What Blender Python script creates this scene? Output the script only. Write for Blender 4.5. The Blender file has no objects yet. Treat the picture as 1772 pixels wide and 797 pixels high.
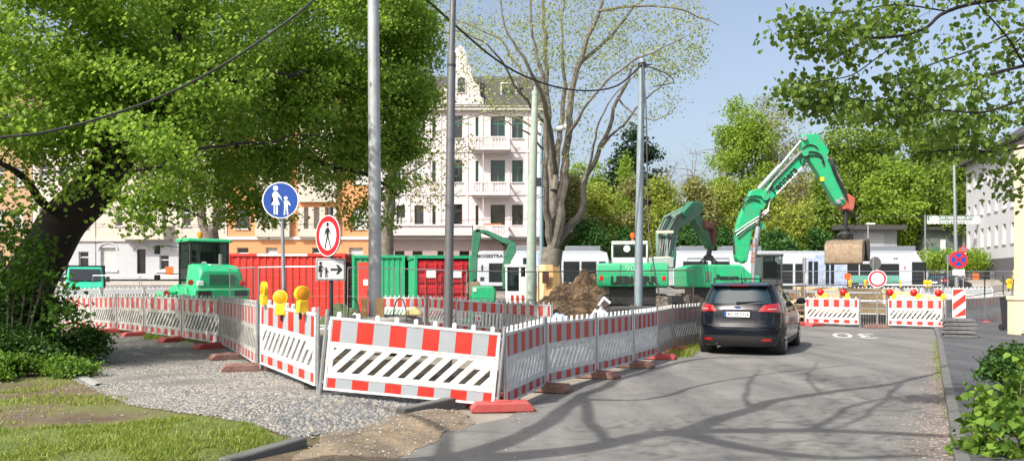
import bpy, bmesh, math, random
import numpy as np
from mathutils import Vector, Matrix, noise
R = math.radians
random.seed(7)
rng = np.random.default_rng(11)
scn = bpy.context.scene
COL = scn.collection

# ------------------------------------------------------------------ camera, light, sky
F = 1400.0; HZ = 488.0; EYE = 1.63
cam_d = bpy.data.cameras.new('camera'); cam = bpy.data.objects.new('camera', cam_d); COL.objects.link(cam)
cam.location = (0, 0, EYE); cam.rotation_euler = (R(90), 0, 0)
cam_d.sensor_width = 36; cam_d.lens = 36 * F / 1772; cam_d.shift_y = (HZ - 398.5) / 1772
cam_d.clip_start = 0.1; cam_d.clip_end = 2000
scn.camera = cam
SUN_EL = 46; SUN_AZ = math.atan2(-0.69, -0.72)      # direction (x,y) towards the sun, behind and left of the viewer
sx, sy = -0.69, -0.72
sd = Vector((sx * math.cos(R(SUN_EL)), sy * math.cos(R(SUN_EL)), math.sin(R(SUN_EL)))).normalized()
ld = bpy.data.lights.new('sun', 'SUN'); ld.energy = 5.0; ld.angle = R(0.42); ld.color = (1.0, 0.955, 0.88)
lo = bpy.data.objects.new('sun', ld); COL.objects.link(lo)
lo.rotation_euler = sd.to_track_quat('Z', 'Y').to_euler(); lo.location = (0, 0, 60)
w = bpy.data.worlds.new('World'); scn.world = w; w.use_nodes = True
nt = w.node_tree; bg = nt.nodes['Background']
sky = nt.nodes.new('ShaderNodeTexSky'); sky.sky_type = 'NISHITA'; sky.sun_disc = False
sky.sun_elevation = R(SUN_EL); sky.sun_rotation = math.atan2(sx, sy)
sky.air_density = 1.0; sky.dust_density = 5.0; sky.ozone_density = 0.7; sky.altitude = 100
hsv = nt.nodes.new('ShaderNodeHueSaturation'); hsv.inputs['Saturation'].default_value = 0.84; hsv.inputs['Value'].default_value = 1.25
nt.links.new(sky.outputs[0], hsv.inputs['Color']); nt.links.new(hsv.outputs[0], bg.inputs[0]); bg.inputs[1].default_value = 0.15
scn.view_settings.view_transform = 'Standard'; scn.view_settings.look = 'None'
scn.view_settings.exposure = 0.28; scn.view_settings.gamma = 1
scn.cycles.max_bounces = 6; scn.cycles.transparent_max_bounces = 6
scn.cycles.sample_clamp_indirect = 4

# ------------------------------------------------------------------ materials
def mat(name, col, rough=0.6, metal=0.0, var=0.12, scale=6.0, bump=0.0, bscale=40.0, col2=None, spec=0.5,
        coat=0.0, dirt=None, dirt_amt=0.0, dirt_scale=3.0, emit=None):
    m = bpy.data.materials.get(name)
    if m: return m
    m = bpy.data.materials.new(name); m.use_nodes = True
    t = m.node_tree; N = t.nodes; L = t.links; b = N['Principled BSDF']
    b.inputs['Roughness'].default_value = rough; b.inputs['Metallic'].default_value = metal
    b.inputs['Specular IOR Level'].default_value = spec; b.inputs['Coat Weight'].default_value = coat
    b.inputs['Coat Roughness'].default_value = 0.05
    tc = N.new('ShaderNodeTexCoord')
    nz = N.new('ShaderNodeTexNoise'); nz.inputs['Scale'].default_value = scale; nz.inputs['Detail'].default_value = 6
    nz.inputs['Roughness'].default_value = 0.65
    L.new(tc.outputs['Object'], nz.inputs['Vector'])
    rp = N.new('ShaderNodeValToRGB'); L.new(nz.outputs[0], rp.inputs[0])
    c = Vector(col[:3])
    c2 = Vector(col2) if col2 else c * (1 + var)
    c1 = c * (1 - var) if not col2 else c
    rp.color_ramp.elements[0].color = (*c1, 1); rp.color_ramp.elements[1].color = (*[min(1, x) for x in c2], 1)
    rp.color_ramp.elements[0].position = 0.32; rp.color_ramp.elements[1].position = 0.68
    out = rp.outputs[0]
    if dirt:
        n2 = N.new('ShaderNodeTexNoise'); n2.inputs['Scale'].default_value = dirt_scale; n2.inputs['Detail'].default_value = 8
        n2.inputs['Roughness'].default_value = 0.75
        L.new(tc.outputs['Object'], n2.inputs['Vector'])
        r2 = N.new('ShaderNodeValToRGB'); L.new(n2.outputs[0], r2.inputs[0])
        r2.color_ramp.elements[0].position = 0.42; r2.color_ramp.elements[0].color = (0, 0, 0, 1)
        r2.color_ramp.elements[1].position = 0.75; r2.color_ramp.elements[1].color = (dirt_amt,) * 3 + (1,)
        mx = N.new('ShaderNodeMixRGB'); L.new(r2.outputs[0], mx.inputs[0]); L.new(out, mx.inputs[1])
        mx.inputs[2].default_value = (*dirt, 1); out = mx.outputs[0]
    L.new(out, b.inputs['Base Color'])
    if bump:
        n3 = N.new('ShaderNodeTexNoise'); n3.inputs['Scale'].default_value = bscale; n3.inputs['Detail'].default_value = 5
        L.new(tc.outputs['Object'], n3.inputs['Vector'])
        bp = N.new('ShaderNodeBump'); bp.inputs['Strength'].default_value = bump; bp.inputs['Distance'].default_value = 0.02
        L.new(n3.outputs[0], bp.inputs['Height']); L.new(bp.outputs[0], b.inputs['Normal'])
    if emit:
        b.inputs['Emission Color'].default_value = (*emit, 1); b.inputs['Emission Strength'].default_value = 0.3
    return m

def leaf_mat(name, c1, c2, trans=0.45, rough=0.5):
    m = bpy.data.materials.new(name); m.use_nodes = True
    t = m.node_tree; N = t.nodes; L = t.links
    for n in list(N): N.remove(n)
    o = N.new('ShaderNodeOutputMaterial'); g = N.new('ShaderNodeNewGeometry')
    rp = N.new('ShaderNodeValToRGB'); L.new(g.outputs['Random Per Island'], rp.inputs[0])
    rp.color_ramp.elements[0].color = (*c1, 1); rp.color_ramp.elements[1].color = (*c2, 1)
    d = N.new('ShaderNodeBsdfPrincipled'); d.inputs['Roughness'].default_value = rough; d.inputs['Specular IOR Level'].default_value = 0.35
    tr = N.new('ShaderNodeBsdfTranslucent'); mx = N.new('ShaderNodeMixShader'); mx.inputs[0].default_value = trans
    hs = N.new('ShaderNodeHueSaturation'); hs.inputs['Value'].default_value = 1.35; hs.inputs['Hue'].default_value = 0.485
    L.new(rp.outputs[0], d.inputs['Base Color']); L.new(rp.outputs[0], hs.inputs['Color']); L.new(hs.outputs[0], tr.inputs[0])
    L.new(d.outputs[0], mx.inputs[1]); L.new(tr.outputs[0], mx.inputs[2]); L.new(mx.outputs[0], o.inputs[0])
    return m

def glass_mat(name, col, rough=0.03, alpha_mix=0.0):
    """reflective dark pane; alpha_mix lets part of what lies behind show through"""
    m = bpy.data.materials.new(name); m.use_nodes = True
    t = m.node_tree; N = t.nodes; L = t.links; b = N['Principled BSDF']
    b.inputs['Base Color'].default_value = (*col, 1); b.inputs['Roughness'].default_value = rough
    b.inputs['Specular IOR Level'].default_value = 0.8
    if alpha_mix:
        tr = N.new('ShaderNodeBsdfTransparent'); tr.inputs[0].default_value = (0.62, 0.68, 0.66, 1)
        mx = N.new('ShaderNodeMixShader'); mx.inputs[0].default_value = alpha_mix
        L.new(b.outputs[0], mx.inputs[1]); L.new(tr.outputs[0], mx.inputs[2])
        L.new(mx.outputs[0], N['Material Output'].inputs[0])
    return m

DIRT = (0.16, 0.14, 0.11)
WHITE = mat('white plastic', (0.70, 0.71, 0.70), 0.45, dirt=(0.27, 0.26, 0.23), dirt_amt=0.75, dirt_scale=7)
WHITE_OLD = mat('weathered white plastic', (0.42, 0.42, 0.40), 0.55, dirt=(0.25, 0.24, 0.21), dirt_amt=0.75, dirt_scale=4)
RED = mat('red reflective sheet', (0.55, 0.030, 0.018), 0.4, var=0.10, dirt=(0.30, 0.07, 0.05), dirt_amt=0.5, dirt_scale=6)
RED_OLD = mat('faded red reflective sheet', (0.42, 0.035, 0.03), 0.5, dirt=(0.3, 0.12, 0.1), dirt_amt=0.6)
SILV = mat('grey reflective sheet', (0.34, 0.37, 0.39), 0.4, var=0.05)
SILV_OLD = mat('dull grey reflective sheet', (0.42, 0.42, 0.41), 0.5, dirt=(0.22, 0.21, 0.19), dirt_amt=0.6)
ORANGE_OLD = mat('worn pale red sheet', (0.50, 0.20, 0.16), 0.5, dirt=(0.4, 0.3, 0.27), dirt_amt=0.8, dirt_scale=7)
GALV = mat('galvanised steel', (0.42, 0.44, 0.46), 0.38, 0.75, var=0.15, scale=14)
STEEL = mat('dull galvanised steel', (0.30, 0.34, 0.36), 0.5, 0.4, var=0.2, scale=5)
DARKM = mat('dark steel', (0.05, 0.052, 0.055), 0.5, 0.5)
BLACK = mat('black rubber', (0.022, 0.022, 0.024), 0.7)
FOOTR = mat('red recycled rubber', (0.42, 0.062, 0.055), 0.75, bump=0.4, bscale=60, dirt=(0.2, 0.1, 0.09), dirt_amt=0.6, dirt_scale=6)
FOOTD = mat('dusty brown red rubber', (0.17, 0.075, 0.06), 0.85, bump=0.5, bscale=60, dirt=(0.28, 0.23, 0.19), dirt_amt=0.7, dirt_scale=6)
FOOTG = mat('grey recycled rubber', (0.10, 0.10, 0.105), 0.85, bump=0.4, bscale=60, dirt=(0.25, 0.25, 0.25), dirt_amt=0.5)
YEL = mat('yellow plastic', (0.85, 0.52, 0.02), 0.35)
AMB = mat('amber lens', (0.85, 0.33, 0.01), 0.15)
REDL = mat('red lens', (0.55, 0.015, 0.012), 0.12)
BLUE = mat('sign blue', (0.01, 0.06, 0.30), 0.35)
SWHITE = mat('sign white', (0.78, 0.78, 0.78), 0.4, var=0.04)
SRED = mat('sign red', (0.60, 0.012, 0.02), 0.35)
SBLACK = mat('sign black', (0.012, 0.012, 0.012), 0.5)
ALU = mat('sign back aluminium', (0.45, 0.45, 0.45), 0.45, 0.6)
GREEN = mat('machine green', (0.006, 0.40, 0.165), 0.42, var=0.10, dirt=(0.13, 0.19, 0.12), dirt_amt=0.7, dirt_scale=3.5)
GREEND = mat('old machine green', (0.02, 0.16, 0.085), 0.5, dirt=(0.18, 0.2, 0.16), dirt_amt=0.5, dirt_scale=3)
GREENF = mat('dusty green grey paint', (0.075, 0.17, 0.115), 0.6, dirt=(0.25, 0.22, 0.18), dirt_amt=0.5)
GREENC = mat('container green', (0.01, 0.30, 0.13), 0.5, dirt=(0.08, 0.2, 0.12), dirt_amt=0.4)
REDC = mat('container red', (0.60, 0.028, 0.018), 0.5, var=.1, dirt=(0.30, 0.06, 0.04), dirt_amt=0.7, dirt_scale=2.5)
REDCD = mat('dark container red', (0.42, 0.012, 0.02), 0.5, dirt=(0.2, 0.03, 0.03), dirt_amt=0.5)
HOSE = mat('hydraulic hose', (0.02, 0.02, 0.022), 0.45)
CHROME = mat('chromed rod', (0.6, 0.6, 0.6), 0.15, 1.0)
RUST = mat('worn bucket steel', (0.24, 0.17, 0.11), 0.6, 0.3, var=0.3, scale=9, bump=0.3, bscale=30, dirt=(0.36, 0.30, 0.22), dirt_amt=0.8, dirt_scale=4)
WOOD = mat('fresh timber', (0.52, 0.33, 0.14), 0.7, var=0.2, scale=9)
WOODP = mat('pale timber board', (0.62, 0.48, 0.28), 0.75, var=0.15, scale=7, dirt=(0.3, 0.22, 0.14), dirt_amt=0.5)
WOODD = mat('weathered timber', (0.20, 0.14, 0.09), 0.8, var=0.25, scale=8)
BARK = mat('bark', (0.060, 0.048, 0.038), 0.95, var=0.4, scale=9, bump=1.0, bscale=26, col2=(0.13, 0.11, 0.085))
BARKG = mat('grey smooth bark', (0.085, 0.075, 0.06), 0.9, scale=5, bump=0.6, bscale=20, col2=(0.21, 0.185, 0.15))
BARKD = mat('dark bark', (0.022, 0.018, 0.015), 0.95, var=0.3, scale=9, bump=1.0, bscale=26)
TWIG = mat('pale twigs', (0.17, 0.145, 0.125), 0.95)
CONC = mat('concrete', (0.36, 0.345, 0.31), 0.9, scale=3, bump=0.3, bscale=50, dirt=(0.2, 0.19, 0.16), dirt_amt=0.5)
CONCD = mat('dark concrete', (0.055, 0.055, 0.05), 0.9, scale=3, bump=0.3, bscale=50)
GLASS = glass_mat('dark window glass', (0.02, 0.024, 0.026))
CABGLASS = glass_mat('tinted cab glass', (0.02, 0.03, 0.028), 0.03, 0.68)
PINKW = mat('white render', (0.57, 0.52, 0.52), 0.85, var=0.04, scale=1.2, bump=0.15, bscale=30, dirt=(0.40, 0.36, 0.35), dirt_amt=0.6, dirt_scale=0.9)

# ------------------------------------------------------------------ mesh builder
class MB:
    def __init__(s): s.v = []; s.f = []; s.m = []
    def add(s, vs, fs, mi=0):
        o = len(s.v); s.v += [tuple(p) for p in vs]
        for f in fs: s.f.append(tuple(o + i for i in f)); s.m.append(mi)
        return s
    def box(s, c, d, mi=0, M=None):
        x, y, z = c; a, b, e = d[0] / 2, d[1] / 2, d[2] / 2
        vs = [Vector((x + i * a, y + j * b, z + k * e)) for i in (-1, 1) for j in (-1, 1) for k in (-1, 1)]
        if M: vs = [M @ p for p in vs]
        return s.add(vs, [(0, 1, 3, 2), (4, 6, 7, 5), (0, 4, 5, 1), (2, 3, 7, 6), (0, 2, 6, 4), (1, 5, 7, 3)], mi)
    def bx(s, x0, x1, y0, y1, z0, z1, mi=0):
        return s.box(((x0 + x1) / 2, (y0 + y1) / 2, (z0 + z1) / 2), (abs(x1 - x0), abs(y1 - y0), abs(z1 - z0)), mi)
    def prism(s, poly, h0, h1, plane='xz', mi=0, M=None):
        """poly: list of 2D points in the given plane, pushed along the third axis from h0 to h1"""
        n = len(poly)
        def P(p, h):
            q = {'xz': (p[0], h, p[1]), 'xy': (p[0], p[1], h), 'yz': (h, p[0], p[1])}[plane]
            return M @ Vector(q) if M else q
        vs = [P(p, h0) for p in poly] + [P(p, h1) for p in poly]
        fs = [tuple(range(n)), tuple(range(2 * n - 1, n - 1, -1))] + [(i, i + n, (i + 1) % n + n, (i + 1) % n) for i in range(n)]
        return s.add(vs, fs, mi)
    def tube(s, pts, rad, n=8, mi=0, caps=True, jitter=0.0):
        pts = [Vector(p) for p in pts]; K = len(pts)
        if not hasattr(rad, '__len__'): rad = [rad] * K
        vs = []; fs = []; u = None
        for i, p in enumerate(pts):
            d = (pts[min(i + 1, K - 1)] - pts[max(i - 1, 0)])
            if d.length < 1e-9: d = Vector((0, 0, 1))
            d.normalize()
            if u is None:
                u = d.orthogonal().normalized()
            else:
                u = (u - d * u.dot(d))
                u = u.normalized() if u.length > 1e-6 else d.orthogonal().normalized()
            v = d.cross(u)
            for k in range(n):
                a = 2 * math.pi * k / n
                r = rad[i] * (1 + (random.uniform(-jitter, jitter) if jitter else 0))
                vs.append(p + u * math.cos(a) * r + v * math.sin(a) * r)
        for i in range(K - 1):
            for k in range(n):
                a = i * n + k; b = i * n + (k + 1) % n
                fs.append((a, b, b + n, a + n))
        if caps:
            fs.append(tuple(range(n - 1, -1, -1))); fs.append(tuple((K - 1) * n + k for k in range(n)))
        return s.add(vs, fs, mi)
    def cyl(s, a, b, r, n=16, mi=0): return s.tube([a, b], r, n, mi)
    def lathe(s, prof, n=20, mi=0, M=None):
        """prof: (radius, height) pairs about the z axis"""
        vs = []; fs = []; K = len(prof)
        for r, z in prof:
            for k in range(n):
                a = 2 * math.pi * k / n; q = Vector((r * math.cos(a), r * math.sin(a), z))
                vs.append(M @ q if M else q)
        for i in range(K - 1):
            for k in range(n):
                a = i * n + k; b = i * n + (k + 1) % n
                fs.append((a, b, b + n, a + n))
        fs.append(tuple(range(n - 1, -1, -1))); fs.append(tuple((K - 1) * n + k for k in range(n)))
        return s.add(vs, fs, mi)
    def build(s, name, mats, parent=None, bevel=0.0, smooth=True, seg=2, loc=None, rot=None):
        me = bpy.data.meshes.new(name); me.from_pydata(s.v, [], s.f)
        if not isinstance(mats, (list, tuple)): mats = [mats]
        for m in mats: me.materials.append(m)
        if len(mats) > 1: me.polygons.foreach_set('material_index', s.m)
        bm = bmesh.new(); bm.from_mesh(me); bmesh.ops.recalc_face_normals(bm, faces=bm.faces); bm.to_mesh(me); bm.free()
        if smooth:
            me.polygons.foreach_set('use_smooth', [True] * len(me.polygons)); me.set_sharp_from_angle(angle=R(38))
        o = bpy.data.objects.new(name, me); COL.objects.link(o)
        if parent: o.parent = parent
        if loc: o.location = loc
        if rot: o.rotation_euler = rot
        if bevel:
            b = o.modifiers.new('bevel', 'BEVEL'); b.width = bevel; b.segments = seg; b.limit_method = 'ANGLE'; b.angle_limit = R(40)
            b.harden_normals = False
        return o

def npmesh(name, V, Fq, mats, parent=None, smooth=False, mi=None):
    """numpy quads -> mesh object"""
    me = bpy.data.meshes.new(name); nv = len(V); nf = len(Fq); k = Fq.shape[1]
    me.vertices.add(nv); me.vertices.foreach_set('co', np.asarray(V, np.float32).ravel())
    me.loops.add(nf * k); me.loops.foreach_set('vertex_index', np.asarray(Fq, np.int32).ravel())
    me.polygons.add(nf); me.polygons.foreach_set('loop_start', np.arange(0, nf * k, k, dtype=np.int32))
    if mi is not None: me.polygons.foreach_set('material_index', np.asarray(mi, np.int32))
    if smooth: me.polygons.foreach_set('use_smooth', np.ones(nf, bool))
    if not isinstance(mats, (list, tuple)): mats = [mats]
    for m in mats: me.materials.append(m)
    me.update(calc_edges=True); me.validate()
    o = bpy.data.objects.new(name, me); COL.objects.link(o)
    if parent: o.parent = parent
    return o

def thing(name, label, cat, loc=(0, 0, 0), rz=0.0, group=None):
    o = bpy.data.objects.new(name, None); COL.objects.link(o); o.empty_display_size = 0.2
    o.location = loc; o.rotation_euler = (0, 0, rz); o['label'] = label; o['category'] = cat
    if group: o['group'] = group
    return o
def tag(o, label, cat, group=None):
    o['label'] = label; o['category'] = cat
    if group: o['group'] = group
    return o
KIDS = {}
def dup(root, loc=None, rz=None, label=None, group=None, scale=None):
    if root.name not in KIDS: KIDS[root.name] = [(c, [(g) for g in c.children]) for c in root.children]
    r = root.copy(); COL.objects.link(r)
    if loc is not None: r.location = loc
    if rz is not None: r.rotation_euler = (0, 0, rz)
    if scale is not None: r.scale = scale
    if label: r['label'] = label
    if group: r['group'] = group
    for c, gs in KIDS[root.name]:
        d = c.copy(); COL.objects.link(d); d.parent = r
        for g in gs:
            e = g.copy(); COL.objects.link(e); e.parent = d
    return r

def text_mb(txt, size, M=None, ext=0.004, bold=0.0, xscale=1.0, align='CENTER', mi=0, mb=None):
    """letter shapes as mesh, lying in the xz plane facing -y"""
    c = bpy.data.curves.new('t', 'FONT'); c.body = txt; c.size = size; c.extrude = ext; c.align_x = align; c.align_y = 'CENTER'
    c.offset = bold; c.resolution_u = 2
    o = bpy.data.objects.new('t', c); COL.objects.link(o)
    dg = bpy.context.evaluated_depsgraph_get(); me = bpy.data.meshes.new_from_object(o.evaluated_get(dg))
    rot = Matrix.Rotation(R(90), 4, 'X')
    vs = []
    for v in me.vertices:
        q = Vector((v.co.x * xscale, v.co.y, v.co.z)); q = rot @ q
        vs.append(M @ q if M else q)
    fs = [tuple(p.vertices) for p in me.polygons]
    bpy.data.objects.remove(o); bpy.data.curves.remove(c); bpy.data.meshes.remove(me)
    mb = mb or MB(); mb.add(vs, fs, mi); return mb

# ------------------------------------------------------------------ terrain height
def sm(t): t = max(0.0, min(1.0, t)); return t * t * (3 - 2 * t)
_HY = [(-1e4, 0), (32, 0), (60, 0.75), (67, 1.0), (70.5, 1.85), (76, 1.95), (95, 3.0), (140, 5.0), (260, 9.0), (1e4, 9.0)]
def h(x, y):
    z = 0
    for (a, za), (b, zb) in zip(_HY, _HY[1:]):
        if a <= y < b: z = za + (zb - za) * (y - a) / (b - a); break
    if y < 34: z += 0.24 * sm((-0.25 - x) / 3.0) * (1 - sm((y - 20) / 12)) * (1.0 if x < 0 else 0)
    return z
def G(px, py, dz=0.0):
    """ground point seen at photo pixel (px,py)"""
    z = 0.0; Y = 10
    for _ in range(12):
        Y = min(60, (EYE - z - dz) * F / max(2, (py - HZ))); X = (px - 886) * Y / F; z = h(X, Y)
    return Vector((X, Y, z + dz))
def W(px, Y): return (px - 886) * Y / F
def ZZ(py, Y): return EYE - (py - HZ) * Y / F
def P(px, py, Y): return Vector((W(px, Y), Y, ZZ(py, Y)))

def roughen(poly, step=0.3, amp=0.06, seed=0):
    out = []
    n = len(poly)
    for i in range(n):
        a = Vector(poly[i][:2]); b = Vector(poly[(i + 1) % n][:2]); k = max(1, int((b - a).length / step))
        nn = Vector((-(b - a).y, (b - a).x)).normalized()
        for j in range(k):
            p = a.lerp(b, j / k); q = noise.noise(Vector((p.x * 1.7, p.y * 1.7, seed))) + 0.6 * noise.noise(Vector((p.x * 5, p.y * 5, seed + 3)))
            out.append(p + nn * q * amp)
    return out
def sheet(name, poly, dz, material, kind='structure', step=0.6, bump=None, skirt=0.0):
    bm = bmesh.new(); vs = [bm.verts.new((p[0], p[1], 0)) for p in poly]; bm.faces.new(vs)
    bmesh.ops.triangulate(bm, faces=bm.faces[:])
    xs = [p[0] for p in poly]; ys = [p[1] for p in poly]
    x = math.floor(min(xs) / step) * step
    while x < max(xs):
        g = bm.verts[:] + bm.edges[:] + bm.faces[:]
        bmesh.ops.bisect_plane(bm, geom=g, plane_co=(x, 0, 0), plane_no=(1, 0, 0), dist=1e-5); x += step
    y = math.floor(min(ys) / step) * step
    while y < max(ys):
        g = bm.verts[:] + bm.edges[:] + bm.faces[:]
        bmesh.ops.bisect_plane(bm, geom=g, plane_co=(0, y, 0), plane_no=(0, 1, 0), dist=1e-5); y += step
    for v in bm.verts: v.co.z = h(v.co.x, v.co.y) + dz + (bump(v.co.x, v.co.y) if bump else 0)
    bmesh.ops.recalc_face_normals(bm, faces=bm.faces)
    if bm.faces and sum(f.normal.z for f in bm.faces) < 0: bmesh.ops.reverse_faces(bm, faces=bm.faces)
    if skirt:
        be = [e for e in bm.edges if e.is_boundary]
        r = bmesh.ops.extrude_edge_only(bm, edges=be)
        for v in [g for g in r['geom'] if isinstance(g, bmesh.types.BMVert)]: v.co.z -= skirt
    me = bpy.data.meshes.new(name); bm.to_mesh(me); bm.free(); me.materials.append(material)
    o = bpy.data.objects.new(name, me); COL.objects.link(o)
    if kind: o['kind'] = kind
    return o
# ------------------------------------------------------------------ ground materials
def ground_mat(name, stops, scale, fine=60, bump=0.4, rough=0.9, patch=None, patch_scale=0.4, vor=0):
    m = bpy.data.materials.new(name); m.use_nodes = True; t = m.node_tree; N = t.nodes; L = t.links; b = N['Principled BSDF']
    b.inputs['Roughness'].default_value = rough; b.inputs['Specular IOR Level'].default_value = 0.25
    tc = N.new('ShaderNodeTexCoord')
    n1 = N.new('ShaderNodeTexNoise'); n1.inputs['Scale'].default_value = fine; n1.inputs['Detail'].default_value = 4; n1.inputs['Roughness'].default_value = 0.7
    n2 = N.new('ShaderNodeTexNoise'); n2.inputs['Scale'].default_value = scale; n2.inputs['Detail'].default_value = 7; n2.inputs['Roughness'].default_value = 0.6
    for n in (n1, n2): L.new(tc.outputs['Object'], n.inputs['Vector'])
    mh = N.new('ShaderNodeMath'); mh.operation = 'MULTIPLY_ADD'; L.new(n1.outputs[0], mh.inputs[0]); mh.inputs[1].default_value = 0.55
    m2 = N.new('ShaderNodeMath'); m2.operation = 'MULTIPLY'; L.new(n2.outputs[0], m2.inputs[0]); m2.inputs[1].default_value = 0.45; L.new(m2.outputs[0], mh.inputs[2])
    rp = N.new('ShaderNodeValToRGB'); L.new(mh.outputs[0], rp.inputs[0]); cr = rp.color_ramp
    while len(cr.elements) < len(stops): cr.elements.new(0.5)
    for e, (p, c) in zip(cr.elements, stops): e.position = p; e.color = (*c, 1)
    out = rp.outputs[0]
    if patch:
        n3 = N.new('ShaderNodeTexNoise'); n3.inputs['Scale'].default_value = patch_scale; n3.inputs['Detail'].default_value = 5; L.new(tc.outputs['Object'], n3.inputs['Vector'])
        r3 = N.new('ShaderNodeValToRGB'); L.new(n3.outputs[0], r3.inputs[0]); r3.color_ramp.elements[0].position = 0.45; r3.color_ramp.elements[1].position = 0.62
        mx = N.new('ShaderNodeMixRGB'); L.new(r3.outputs[0], mx.inputs[0]); L.new(out, mx.inputs[1]); mx.inputs[2].default_value = (*patch, 1); out = mx.outputs[0]
    L.new(out, b.inputs['Base Color'])
    bp = N.new('ShaderNodeBump'); bp.inputs['Strength'].default_value = bump; bp.inputs['Distance'].default_value = 0.02
    if vor:
        vn = N.new('ShaderNodeTexVoronoi'); vn.inputs['Scale'].default_value = vor; L.new(tc.outputs['Object'], vn.inputs['Vector']); L.new(vn.outputs[0], bp.inputs['Height'])
    else: L.new(mh.outputs[0], bp.inputs['Height'])
    L.new(bp.outputs[0], b.inputs['Normal'])
    return m
def asphalt_mat(name, base, light):
    m = ground_mat(name, [(0.3, tuple(x * 0.75 for x in base)), (0.5, base), (0.72, light)], 1.1, fine=120, bump=0.35, rough=0.88)
    t = m.node_tree; N = t.nodes; L = t.links; b = N['Principled BSDF']
    src = b.inputs['Base Color'].links[0].from_socket
    tc = N.new('ShaderNodeTexCoord'); mp = N.new('ShaderNodeMapping'); mp.inputs['Rotation'].default_value = (0, 0, R(27)); mp.inputs['Scale'].default_value = (1.2, 0.12, 1)
    L.new(tc.outputs['Object'], mp.inputs[0])
    n = N.new('ShaderNodeTexNoise'); n.inputs['Scale'].default_value = 1.3; n.inputs['Detail'].default_value = 6; L.new(mp.outputs[0], n.inputs['Vector'])
    # cracks
    v = N.new('ShaderNodeTexVoronoi'); v.feature = 'DISTANCE_TO_EDGE'; v.inputs['Scale'].default_value = 0.55
    nn = N.new('ShaderNodeTexNoise'); nn.inputs['Scale'].default_value = 2.5; nn.inputs['Detail'].default_value = 5
    L.new(tc.outputs['Object'], nn.inputs['Vector'])
    va = N.new('ShaderNodeVectorMath'); va.operation = 'ADD'; L.new(tc.outputs['Object'], va.inputs[0]); L.new(nn.outputs['Color'], va.inputs[1]); L.new(va.outputs[0], v.inputs['Vector'])
    rc = N.new('ShaderNodeValToRGB'); L.new(v.outputs[0], rc.inputs[0]); rc.color_ramp.elements[0].color = (0.45,) * 3 + (1,); rc.color_ramp.elements[1].color = (1,) * 3 + (1,)
    rc.color_ramp.elements[0].position = 0.0; rc.color_ramp.elements[1].position = 0.012
    r1 = N.new('ShaderNodeValToRGB'); L.new(n.outputs[0], r1.inputs[0]); r1.color_ramp.elements[0].color = (0.78, 0.78, 0.80, 1); r1.color_ramp.elements[1].color = (1.2, 1.18, 1.14, 1)
    r1.color_ramp.elements[0].position = 0.35; r1.color_ramp.elements[1].position = 0.7
    a = N.new('ShaderNodeMixRGB'); a.blend_type = 'MULTIPLY'; a.inputs[0].default_value = 1; L.new(src, a.inputs[1]); L.new(r1.outputs[0], a.inputs[2])
    c = N.new('ShaderNodeMixRGB'); c.blend_type = 'MULTIPLY'; c.inputs[0].default_value = 0.55; L.new(a.outputs[0], c.inputs[1]); L.new(rc.outputs[0], c.inputs[2])
    L.new(c.outputs[0], b.inputs['Base Color'])
    return m
M_ROAD = asphalt_mat('road asphalt', (0.165, 0.163, 0.155), (0.25, 0.243, 0.228))
M_WALK = asphalt_mat('footway asphalt', (0.085, 0.088, 0.095), (0.13, 0.13, 0.135))
M_EARTH = ground_mat('bare earth', [(0.36, (0.06, 0.042, 0.028)), (0.5, (0.13, 0.098, 0.065)), (0.64, (0.22, 0.17, 0.12))], 1.4, bump=0.8, patch=(0.13, 0.14, 0.045), patch_scale=0.7)
M_SITE = ground_mat('site ground', [(0.3, (0.13, 0.11, 0.085)), (0.5, (0.26, 0.23, 0.19)), (0.7, (0.38, 0.35, 0.30))], 0.8, bump=0.6)
M_GRAVEL = ground_mat('gravel', [(0.25, (0.07, 0.07, 0.068)), (0.5, (0.20, 0.195, 0.18)), (0.75, (0.36, 0.35, 0.33))], 0.9, fine=45, bump=1.0, vor=38)
M_LAWN = ground_mat('lawn soil', [(0.3, (0.05, 0.06, 0.02)), (0.5, (0.12, 0.15, 0.04)), (0.7, (0.20, 0.22, 0.08))], 2.0, bump=0.8)
M_SAND = ground_mat('spilled sand', [(0.38, (0.09, 0.08, 0.065)), (0.49, (0.21, 0.165, 0.115)), (0.60, (0.36, 0.275, 0.175))], 1.6, fine=70, bump=0.9)
M_PAVE = ground_mat('street paving', [(0.3, (0.24, 0.22, 0.19)), (0.7, (0.40, 0.37, 0.33))], 0.5, fine=20, bump=0.3)

# ------------------------------------------------------------------ ground sheets
def base_ground():
    xs = [-900, -300, -120, -60] + [x * 0.5 for x in range(-70, 3)] + [5, 20, 60, 120, 300, 900]
    ys = [-60, -5] + [y * 0.5 for y in range(8, 70)] + [40, 50, 60, 67, 70.5, 76, 95, 140, 260, 900]
    V = np.array([(x, y, h(x, y) - 0.006) for y in ys for x in xs]); nx = len(xs)
    Q = np.array([(j * nx + i, j * nx + i + 1, (j + 1) * nx + i + 1, (j + 1) * nx + i) for j in range(len(ys) - 1) for i in range(nx - 1)])
    o = npmesh('ground', V, Q, M_SITE); o['kind'] = 'structure'
base_ground()
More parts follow.
